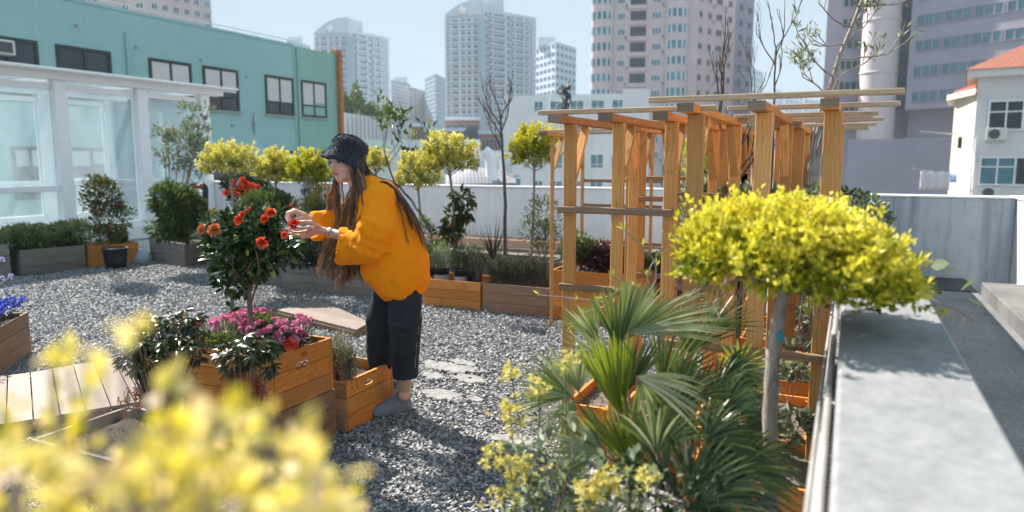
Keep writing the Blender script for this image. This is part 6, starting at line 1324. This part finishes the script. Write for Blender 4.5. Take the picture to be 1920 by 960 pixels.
mat_hair(); plain('shoe_grey', (.17, .20, .25), .7, .12, 20, .2); plain('shoe_sole', (.13, .155, .2), .6, .1); plain('sock', (.46, .32, .2), .9, .1); plain('watch_metal', (.55, .55, .55), .25, .1, metal=.9)

ppl = empty('person', (*J(745, 778)[:2], 0), 'woman in black bucket hat and loose orange sweatshirt bending over the red camellia', 'person')
fd = unit(-HV*.80-CR*.58-ZV*.09)                 # direction of the face
fs = unit(np.cross(ZV, fd)); fu = unit(np.cross(fd, fs))          # her left..., face up
hc = J(649, 304, -.02)
BF = np.array([fd, fs, fu])
def H(f, s_, u): return hc+fd*f+fs*s_+fu*u
body = MB()
# head
Fh = Field(hc-.2, hc+.2, .0032)
Fh.ell(H(-.008, 0, .028), (.092, .072, .088), BF, .02); Fh.ell(H(.028, 0, -.03), (.058, .055, .075), BF, .03); Fh.cone(H(.052, 0, -.088), H(.038, 0, -.07), .020, .032, .025)
for s_ in (-1, 1):
    Fh.ell(H(.052, s_*.036, -.028), (.028, .022, .02), BF, .02)                 # cheekbone
    Fh.cone(H(.025, s_*.048, -.06), H(.055, s_*.012, -.088), .012, .012, .02)    # jaw line
    Fh.ell(H(.098, s_*.031, .004), (.022, .017, .012), BF, .010, 'sub')           # eye socket
    Fh.cone(H(.083, s_*.014, .022), H(.076, s_*.048, .020), .006, .005, .012)    # brow ridge
    Fh.ell(H(-.005, s_*.074, -.012), (.018, .008, .03), BF, .006)
    Fh.cone(H(.094, s_*.009, -.030), H(.090, s_*.012, -.031), .006, .005, .006)  # nostril wing
Fh.chain([H(.086, 0, .008), H(.098, 0, -.012), H(.109, 0, -.027), H(.094, 0, -.034)], [.0065, .0075, .0085, .006], .008)
Fh.cone(H(.088, -.014, -.052), H(.088, .014, -.052), .0055, .0055, .008); Fh.cone(H(.0875, -.011, -.060), H(.0875, .011, -.060), .0062, .0062, .007); Fh.cone(H(.097, -.02, -.0562), H(.097, .02, -.0562), .002, .002, .004, 'sub')
Fh.cone(H(-.02, 0, -.05), J(686, 356, 0), .052, .056, .03)
V, Q = Fh.mesh(); V = smooth(V, Q, 1, .4)
qc = V[Q].mean(1); rel = (qc-hc)@BF.T; lips = (np.abs(rel[:, 1]) < .021-.0) & (rel[:, 2] > -.067) & (rel[:, 2] < -.0455) & (rel[:, 0] > .082) & ((rel[:, 1]/.022)**2+((rel[:, 2]+.0565)/.0105)**2 < 1)
brow = (rel[:, 0] > .05) & (np.abs(rel[:, 1]) > .013) & (np.abs(rel[:, 1]) < .05) & (np.abs(rel[:, 2]-.022-.004*np.cos((np.abs(rel[:, 1])-.03)/.02)) < .0035)
body.add(V, Q[~lips & ~brow], None, 0, .5, True); n0 = len(V)
for sel, mi in ((lips, 2), (brow, 3)):
    if sel.any(): body.add(np.zeros((0, 3)), Q[sel]-n0, None, mi, .5, True)
# torso, legs (under the clothes) and arms
hip = J(752, 520); S1, E1, W1 = J(712, 372, -.16), J(706, 462, -.24), J(617, 435, -.10); S2, E2, W2 = J(688, 372, .17), J(642, 442, .22), J(583, 411, .06)
Fb = Field(np.minimum.reduce([J(660, 790, -.4), J(810, 330, -.4)])-.15, np.maximum.reduce([J(600, 790, .4), J(810, 330, .4)])+.2, .011)
Fb.chain([J(690, 350), J(712, 395), J(735, 455), hip], [.055, .115, .11, .12], .05)
for a, b, c_, e in ((hip+HV*-.06, J(760, 610, -.03), J(759, 722, .06), 0), (hip+HV*.07, J(714, 610, .15), J(713, 690, .27), 0)): Fb.chain([a, b, c_], [.085, .055, .036], .03)
V, Q = Fb.mesh(); body.add(V, Q, None, 0, .5, True)
def arm(S, E, Wr, h=.0045, tat=False):
    f = Field(np.minimum.reduce([S, E, Wr])-.08, np.maximum.reduce([S, E, Wr])+.08, h); f.chain([S, E, Wr], [.045, .037, .024], .02, sq=None); V, Q = f.mesh()
    if tat:
        d = ((V[Q].mean(1)-Wr)@unit(E-Wr)); t = (d > .05) & (d < .16); body.add(V, Q[~t], None, 0, .5, True); body.add(np.zeros((0, 3)), Q[t]-len(V), None, 1, .5, True)
    else: body.add(V, Q, None, 0, .5, True)
arm(S1, E1, W1, tat=True); arm(S2, E2, W2)
def hand(Wr, palm, fingers, thumb, h=.0022):
    pts = [Wr]+palm[0]+[p for f in fingers+[thumb] for p in f]; f = Field(np.min(pts, 0)-.03, np.max(pts, 0)+.03, h)
    f.cone(Wr, palm[0][0], .021, .020, .01)
    for p in palm[0]: f.cone(palm[0][0], p, .018, .0125, .008)
    for g in fingers: f.chain(g, np.linspace(.0092, .0066, len(g)), .004)
    f.chain(thumb, np.linspace(.0125, .0082, len(thumb)), .006); V, Q = f.mesh(); V = smooth(V, Q, 1, .3); body.add(V, Q, None, 0, .5, True)
# near hand: open palm under the blossom
p0 = J(600, 431, -.10)
kn = [J(580, 427, -.14), J(578, 433, -.12), J(577, 438, -.09), J(579, 442, -.065)]
hand(W1, [[p0]+kn], [[kn[0], J(567, 428, -.155), J(557, 427, -.15), J(549, 424, -.14)], [kn[1], J(564, 436, -.13), J(552, 436, -.125), J(543, 432, -.115)],
                   [kn[2], J(564, 441, -.10), J(554, 441, -.095), J(546, 438, -.09)], [kn[3], J(568, 446, -.07), J(560, 446, -.065), J(553, 443, -.06)]], [J(597, 424, -.13), J(583, 417, -.165), J(572, 416, -.17), J(563, 416, -.165)])
# far hand: fingers curled, pinching a petal
p0 = J(570, 405, .05); kn = [J(553, 396, .02), J(551, 394, .045), J(552, 395, .07), J(555, 398, .09)]
hand(W2, [[p0]+kn], [[kn[0], J(543, 399, .0), J(541, 409, -.015), J(545, 417, -.03)], [kn[1], J(539, 399, .03), J(537, 409, .02), J(541, 416, .0)],
                   [kn[2], J(540, 401, .06), J(540, 410, .045), J(545, 414, .03)], [kn[3], J(544, 404, .08), J(545, 412, .065), J(550, 415, .05)]], [J(566, 409, .015), J(557, 413, -.01), J(551, 416, -.025), J(547, 418, -.035)])
# ankle
f = Field(J(740, 760, .06)-.12, J(740, 700, .06)+.12, .006); f.cone(J(759, 700, .06), J(758, 742, .06), .034, .030, .01); V, Q = f.mesh(); body.add(V, Q, None, 0, .5, True)
me_body = obj('body', body, ['skin', 'tattooed_skin', 'lips', 'brow'], ppl)
for s_ in (-1, 1):
    mb = MB(); c_ = H(.074, s_*.031, .003); lathe(mb, [(0, -.0115)]+[(.0115*math.cos(t), .0115*math.sin(t)) for t in np.linspace(-1.4, 1.4, 9)]+[(0, .0115)], 14, c_, 0, .5, np.array([fs, fu, fd]).T); e = obj('eye', mb, 'eye_white', ppl)
    mb = MB(); gz = unit(fd+fs*0.0); lathe(mb, [(0, .0121), (.003, .0119), (.0054, .0106)], 14, c_, 0, .5, np.array([fs, fu, fd]).T); obj('iris', mb, 'iris', e)
    mb = MB(); tube(mb, curve([H(.0805, s_*.018, .004), H(.0875, s_*.027, .0115), H(.0868, s_*.036, .0118), H(.078, s_*.046, .005)], 10), .0018, 5); obj('eyelashes', mb, 'brow', e)
# sweatshirt
def fold_noise(V):
    a = fbm(V*[1, 1, .5], 9, 31); b = fbm(V*[1, .7, 1], 15, 33); return .009*(1-2*np.abs(a))+.0045*(1-2*np.abs(b))
Fs_ = Field(np.minimum.reduce([J(560, 570, -.45), J(820, 320, -.45), J(560, 570, .45)]), np.maximum.reduce([J(820, 330, .45), J(560, 330, .45), J(820, 330, -.4)]), .006)
Fs_.chain([J(717, 382, .0), J(730, 430, .0), J(744, 488, 0), J(750, 520, 0)], [.118, .150, .170, .160], .05, sq=(HV, 1.14))
Fs_.cone(J(709, 374, -.12), J(706, 372, .13), .072, .072, .08); Fs_.ell(J(697, 420, -.04), (.085, .15, .15), np.array([CR, HV, ZV]), .08); Fs_.ell(J(716, 505, 0), (.11, .17, .09), np.array([CR, HV, ZV]), .06)
Fs_.cone(J(694, 356, -.03), J(690, 352, .05), .07, .07, .03)
Fs_.chain([J(712, 376, -.15), J(705, 432, -.215), J(694, 462, -.215)], [.070, .086, .088], .055); Fs_.cone(J(694, 462, -.215), J(643, 462, -.13), .088, .098, .03, sq=(HV, .75))
Fs_.cone(J(686, 376, .15), J(645, 415, .20), .078, .075, .04); Fs_.cone(J(645, 415, .20), J(596, 424, .10), .072, .085, .03, sq=(HV, .75))
# hem cut and sleeve openings
def plane(P0, nrm): n_ = unit(nrm); return lambda P: -((P-P0)@n_)
def cut(P0, nrm, lo, hi): Fs_.op(plane(np.array(P0), nrm), lo, hi, .004, 'sub')
big = (Fs_.lo, Fs_.lo+Fs_.n*Fs_.h)
def region_cut(P0, nrm, c, R):
    n_ = unit(nrm); c = np.array(c)
    Fs_.op(lambda P: np.maximum(-((P-P0)@n_), np.linalg.norm(P-c, axis=-1)-R), c-R, c+R, .003, 'sub')
region_cut(J(745, 560, 0), -ZV*1-CR*.28*-1*1, J(745, 620, 0), .34)
region_cut(J(641, 440, -.13), -CR*1+ZV*-.18+CR*0, J(575, 450, -.13), .205)
region_cut(J(592, 408, .10), -CR*1-ZV*.0+ZV*-.12, J(540, 415, .13), .16)
Fs_.cone(J(690, 460, -.19), J(600, 462, -.11), .070, .088, .004, 'sub', sq=(HV, .72)); Fs_.cone(J(625, 420, .15), J(570, 426, .06), .055, .072, .004, 'sub', sq=(HV, .72))
Fs_.cone(J(752, 590, 0), J(750, 640, 0), .120, .14, .004, 'sub', sq=(HV, 1.05))
V, Q = Fs_.mesh(); V = smooth(V, Q, 4, .5)
vn = unit(V-np.array(J(735, 450, 0))); dn = fold_noise(V)
# creases that run from shoulder and elbow
def crease(V, p, d, wl, amp, R): q = V-np.array(p); r_ = np.linalg.norm(q, axis=1); return amp*np.sin((q@unit(d))/wl*6.283+2.2*fbm(V, 6, 3))*np.exp(-(r_/R)**2)
dn = dn+crease(V, J(690, 440, -.25), ZV+CR*.5, .065, .0035, .16)+crease(V, J(725, 400, -.15), CR+ZV*.6, .08, .003, .15)+crease(V, J(745, 520, -.1), CR*1+ZV*.25, .10, .004, .2)
tri = V[Q]; fn = np.cross(tri[:, 2]-tri[:, 0], tri[:, 3]-tri[:, 1]); N_ = np.zeros_like(V)
for k in range(4): np.add.at(N_, Q[:, k], fn)
N_ = unit(N_); V = V+N_*dn[:, None]
mb = MB(); mb.add(V, Q, None, 0, .5, True); sw = obj('sweatshirt', mb, 'sweater_cloth', ppl)
mb = MB(); k = 70   # frayed thread edge of the near sleeve
for i in range(k):
    a = 6.283*i/k; c_ = J(641, 462, -.13)+HV*math.cos(a)*.072+ZV*math.sin(a)*.092; tube(mb, [c_, c_+rng.normal(size=3)*.006-CR*.006-ZV*.008], .0011, 3)
obj('frayed_cuff', mb, 'sweater_cloth', sw)
mb = MB(); q = J(772, 500, -.165); beam(mb, q, q+ZV*.018-CR*.008, .004, .006); obj('red_tab', mb, 'petal_red', sw)
# trousers
Ft = Field(J(700, 745, 0)-[.35, .35, .0], J(760, 500, 0)+[.32, .32, .05], .0075)
Ft.ell(J(752, 528, 0), (.132, .130, .12), np.array([CR, HV, ZV]), .03)
Ft.chain([J(757, 540, -.05), J(759, 600, -.03), J(760, 655, .02), J(760, 700, .06)], [.098, .092, .082, .072], .012); Ft.chain([J(740, 540, .06), J(716, 600, .13), J(712, 650, .2), J(714, 720, .27)], [.10, .088, .078, .072], .012)
Ft.chain([J(760, 694, .055), J(760, 700, .06)], [.076, .076], .004)
n_ = ZV; Ft.op(lambda P: (P@ZV)-J(760, 708, .06)[2], Ft.lo, J(740, 700, 0)+[.4, .3, .0], .003, 'sub')
V, Q = Ft.mesh(); V = smooth(V, Q, 2, .5); tri = V[Q]; fn = np.cross(tri[:, 2]-tri[:, 0], tri[:, 3]-tri[:, 1]); N_ = np.zeros_like(V)
for k in range(4): np.add.at(N_, Q[:, k], fn)
V = V+unit(N_)*(.005*fbm(V*[1, 1, .35], 13, 41)+.0025*fbm(V*[1, 1, 1.2], 18, 42)+crease(V, J(745, 612, -.1), ZV+CR*.3, .06, .004, .10)+crease(V, J(758, 690, -.1), ZV, .045, .003, .08))[:, None]
mb = MB(); mb.add(V, Q, None, 0, .5, True); tro = obj('trousers', mb, 'denim', ppl)
mb = MB(); tube(mb, curve([J(793, 550, -.05), J(788, 600, -.06), J(782, 640, -.04), J(778, 690, .0)], 14), .0016, 4); obj('seam', mb, 'sock', tro)
# shoes and socks
def shoe(heel, toe, ank):
    d = unit((toe-heel)*[1, 1, 0]); s_ = np.cross(ZV, d); L = np.linalg.norm((toe-heel)[:2]); b = heel*[1, 1, 0]; f = Field(b-[.38, .38, .05], b+[.15, .15, .22], .005)
    R = lambda x, y, z: b+d*x*L+s_*y+ZV*z; B3 = np.array([d, s_, ZV])
    f.cone(R(.17, 0, .045), R(.8, 0, .036), .038, .042, .03, sq=(ZV, .9)); f.ell(R(.78, 0, .030), (.075, .048, .042), B3, .03); f.cone(R(.16, 0, .05), R(.2, 0, .10), .036, .040, .02); f.cone(R(.2, 0, .10), R(.62, 0, .062), .034, .03, .02)
    f.op(lambda P: (P@ZV)-.018, f.lo, f.lo+[.6, .6, .075], .002, 'sub'); f.cone(R(.2, 0, .09), R(.2, 0, .16), .031, .034, .003, 'sub'); V, Q = f.mesh(); V = smooth(V, Q, 1); m = MB(); m.add(V, Q, None, 0, .5, True); o = obj('shoe', m, 'shoe_grey', ppl)
    f = Field(b-[.38, .38, .03], b+[.15, .15, .12], .005); f.chain([R(.15, 0, .016), R(.5, 0, .016), R(.82, 0, .018)], [.043, .041, .051], .02, sq=(ZV, .5)); f.op(lambda P: (P@ZV)-.003, f.lo, f.lo+[.6, .6, .04], .001, 'sub'); V, Q = f.mesh(); m = MB(); m.add(V, Q, None, 0, .5, True); obj('sole', m, 'shoe_sole', o)
    m = MB()
    for x in (.42, .5, .58): tube(m, curve([R(x, -.036, .062), R(x+.02, 0, .093-.09*(x-.42)), R(x, .036, .062)], 8), .0035, 5)
    obj('laces', m, 'blind', o); m = MB(); tube(m, [ank+[0, 0, .11], ank+[0, 0, .03], R(.2, 0, .09)], [.043, .041, .036], 14); obj('sock', m, 'sock', ppl)
shoe(G(770, 768), G(703, 784), J(758, 735, .06))
hb = G(735, 712); shoe(hb, hb+(G(703, 784)-G(770, 768))*[1, 1, 0]+HV*.02, J(714, 700, .27))
# hat
hu = unit(ZV*.93+CR*.33+HV*.13); hx = unit(np.cross(hu, HV)); hy = np.cross(hu, hx); M3 = np.array([hx, hy, hu]).T
mb = MB(); hc2 = J(650, 296, -.01)+hu*.0
prof = [(.130, -.040), (.133, -.037), (.121, -.012), (.108, .012), (.100, .032), (.101, .060), (.099, .075), (.094, .092), (.081, .107), (.05, .117), (.02, .121), (0.0, .1215)]
lathe(mb, prof+[(0, .116), (.05, .111), (.075, .101), (.088, .088), (.092, .06), (.094, .030), (.103, .010), (.116, -.014), (.130, -.040)], 40, hc2, 0, .5, M3@np.diag([1, .93, 1]))
V = mb.v[0]; mb.v[0] = V+unit(V-hc2)*(.003*fbm(V, 25, 7))[:, None]+hu*(.006*fbm(V, 9, 8))[:, None]*(np.linalg.norm((V-hc2)-((V-hc2)@hu)[:, None]*hu, axis=1) > .105)[:, None]; ht = obj('bucket_hat', mb, 'hat_wool', ppl)
mb = MB(); k = 5200; V = mb; Vh = ht.data; co_ = np.empty(len(Vh.vertices)*3); Vh.vertices.foreach_get('co', co_); co_ = co_.reshape(-1, 3)[:40*12]+worldloc(ppl)
ii = rng.integers(0, 40*11, k); q = co_[ii]+(co_[ii+40]-co_[ii])*rng.random((k, 1)); q = q+rng.normal(size=q.shape)*.0035; leaves(mb, q, unit((q-hc2)+.8*sph(k)*.1+.02*sph(k)), rng.uniform(.005, .011, k), .45); obj('wool_pile', mb, 'hat_wool', ht)
# watch, bracelet, ring
def band(P, ax, R, w, m, nm, flat=.8):
    ax = unit(ax); s_ = unit(np.cross(ax, ZV)); t = np.cross(s_, ax); a = np.linspace(0, 6.283, 25); mb = MB(); ring = np.array([P+s_*R*math.cos(x)+t*R*flat*math.sin(x) for x in a]); tube(mb, ring, w, 6, cap=False); return obj(nm, mb, m, ppl), s_, t
P_ = W1*.72+E1*.28; ax = unit(E1-W1); P_ = W1+ax*.012; w_, s_, t_ = band(P_, ax, .029, .0065, 'watch_metal', 'wristwatch', .95)
mb = MB(); c_ = P_-HV*.024+ZV*.016; nv = unit(-HV*.8+ZV*.5); xa_ = unit(np.cross(nv, ax)); lathe(mb, [(0, 0), (.0145, 0), (.0145, .006), (.012, .0075), (0, .0075)], 20, c_, 0, .5, np.array([ax, xa_, nv]).T); obj('dial', mb, 'eye_white', w_)
band(W2+unit(E2-W2)*.012, E2-W2, .027, .0032, 'black_metal', 'bracelet')
# hair
hair = MB()
def lock(ctrl, n, spread, rad, var, wave=.01, seg=26, end=.6):
    C_ = curve(ctrl, seg); s = np.linspace(0, 1, seg); L0 = np.linalg.norm(np.diff(C_, axis=0), axis=1).sum()
    for g in range(max(1, n//9)):
        o0 = rng.normal(size=3)*spread[0]; o1 = rng.normal(size=3)*spread[1]; ph = rng.random(3)*6.28; fq = L0*rng.uniform(55, 75); am = wave*rng.uniform(.8, 1.5); vg = var+.15*rng.normal(); Lg = rng.uniform(.82, 1.0)
        for i in range(9):
            q0 = o0+rng.normal(size=3)*.003; q1 = o1+rng.normal(size=3)*.0065; p_ = ph+rng.normal(size=3)*.25
            P = C_+q0*(1-s)[:, None]+q1*(s**.8)[:, None]+am*np.clip(.15+1.3*s, 0, 1)[:, None]*(np.sin(s*fq+p_[0])[:, None]*CR+np.sin(s*fq+p_[1])[:, None]*HV+.25*np.sin(s*fq*2+p_[2])[:, None]*ZV)
            m = max(8, int(seg*Lg*rng.uniform(.93, 1.0))); P = P[:m]
            tube(hair, P, rad*.85*np.linspace(1, end, m), 4, 0, np.clip(vg+.08*rng.normal(), 0, 1), True, False, .55)
# front left side strands (left of the face), falling forward
lock([H(-.02, -.078, .03), H(-.005, -.095, -.06), J(632, 372, .04), J(638, 420, .03), J(630, 470, .04), J(622, 545, .06)], 150, (.010, .03), .0030, .62, .008)
lock([H(-.04, -.078, .03), H(-.04, -.10, -.06), J(620, 375, .14), J(628, 425, .10), J(612, 480, .10), J(606, 528, .1)], 90, (.012, .026), .0030, .72, .009)
# near side, in front of the chest
lock([H(.01, .080, -.005), H(.012, .090, -.05), J(668, 370, -.12), J(662, 420, -.12), J(655, 445, -.10)], 110, (.010, .020), .0034, .42, .007)
lock([H(-.01, .084, -.005), H(0, .090, -.06), J(686, 372, -.14), J(684, 415, -.15), J(668, 448, -.14), J(650, 500, -.02), J(642, 550, 0)], 150, (.012, .034), .0034, .52, .008)
lock([H(.0, .07, -.04), J(676, 355, -.04), J(672, 400, -.05), J(662, 455, -.03), J(655, 500, .0), J(646, 556, .0)], 230, (.016, .042), .0032, .62, .009)
lock([H(-.03, .06, -.02), J(668, 350, 0), J(655, 400, .0), J(648, 450, .02), J(640, 500, .03), J(628, 548, .05)], 220, (.018, .042), .0032, .74, .010)
lock([H(-.06, .05, .0), H(-.085, .06, -.07), J(690, 372, -.10), J(688, 400, -.12), J(676, 440, -.13)], 110, (.016, .018), .0036, .12, .005)
# cap of hair under the hat
for k in range(260):
    a = rng.uniform(-2.5, 2.5); e = rng.uniform(-.2, .9); dirv = -fd*math.cos(a*.62)+fs*math.sin(a*.62)*1.05
    p0_ = hc+fu*.06+unit(dirv)*.082; p1_ = hc+fu*-.01+unit(dirv)*.096; p2_ = hc-fu*.07+unit(dirv)*.094; tube(hair, curve([p0_, p1_, p2_], 7), .0042, 4, 0, np.clip(.12+.1*rng.normal(), 0, 1), True, False)
# hair down the back
lock([H(-.08, .01, -.02), J(700, 338, -.02), J(728, 345, -.10), J(755, 378, -.13), J(778, 425, -.12), J(792, 462, -.1)], 60, (.012, .020), .0022, .28, .004)
lock([H(-.08, .02, -.02), J(702, 335, 0), J(732, 348, -.02), J(762, 385, -.05), J(786, 430, -.06), J(797, 478, -.04)], 60, (.012, .016), .0024, .22, .004)
lock([J(735, 352, -.13), J(752, 395, -.165), J(766, 440, -.175), J(776, 480, -.175)], 14, (.010, .022), .0016, .35, .004)
obj('hair', hair, 'hair_brown', ppl)
# the blossom in her hands
mb = MB(); flower(mb, J(552, 422, -.17), unit(-CR*.5+ZV*.4-HV*.7), .040, 0, 12, .3, 1, .8)
for a, b in (((545, 414), (566, 428)),): leaves(mb, J(*a, -.15)[None].repeat(4, 0)+rng.normal(size=(4, 3))*.004, unit((J(*b, -.19)-J(*a, -.15))[None]+rng.normal(size=(4, 3))*.02), .07, .35, .3, shape='round')
tag(obj('picked_blossom', mb, 'petal_red', org=J(556, 421, -.1)), 'red camellia blossom held in the woman\'s cupped hands', 'blossom')

# ------------------------------------------------------------ haze
t = NT('haze'); t.n.remove(t.b); pv = t.N('VolumePrincipled', Density=.0006, Anisotropy=0); pv.inputs['Color'].default_value = (.72, .86, 1.0, 1); t.t.links.new(pv.outputs[0], t.out.inputs['Volume'])
mb = MB(); box(mb, (-1300, -300, -13), (1300, 1300, 140)); tag(obj('haze', mb, t.m, org=(0, 0, -13)), kind='stuff')
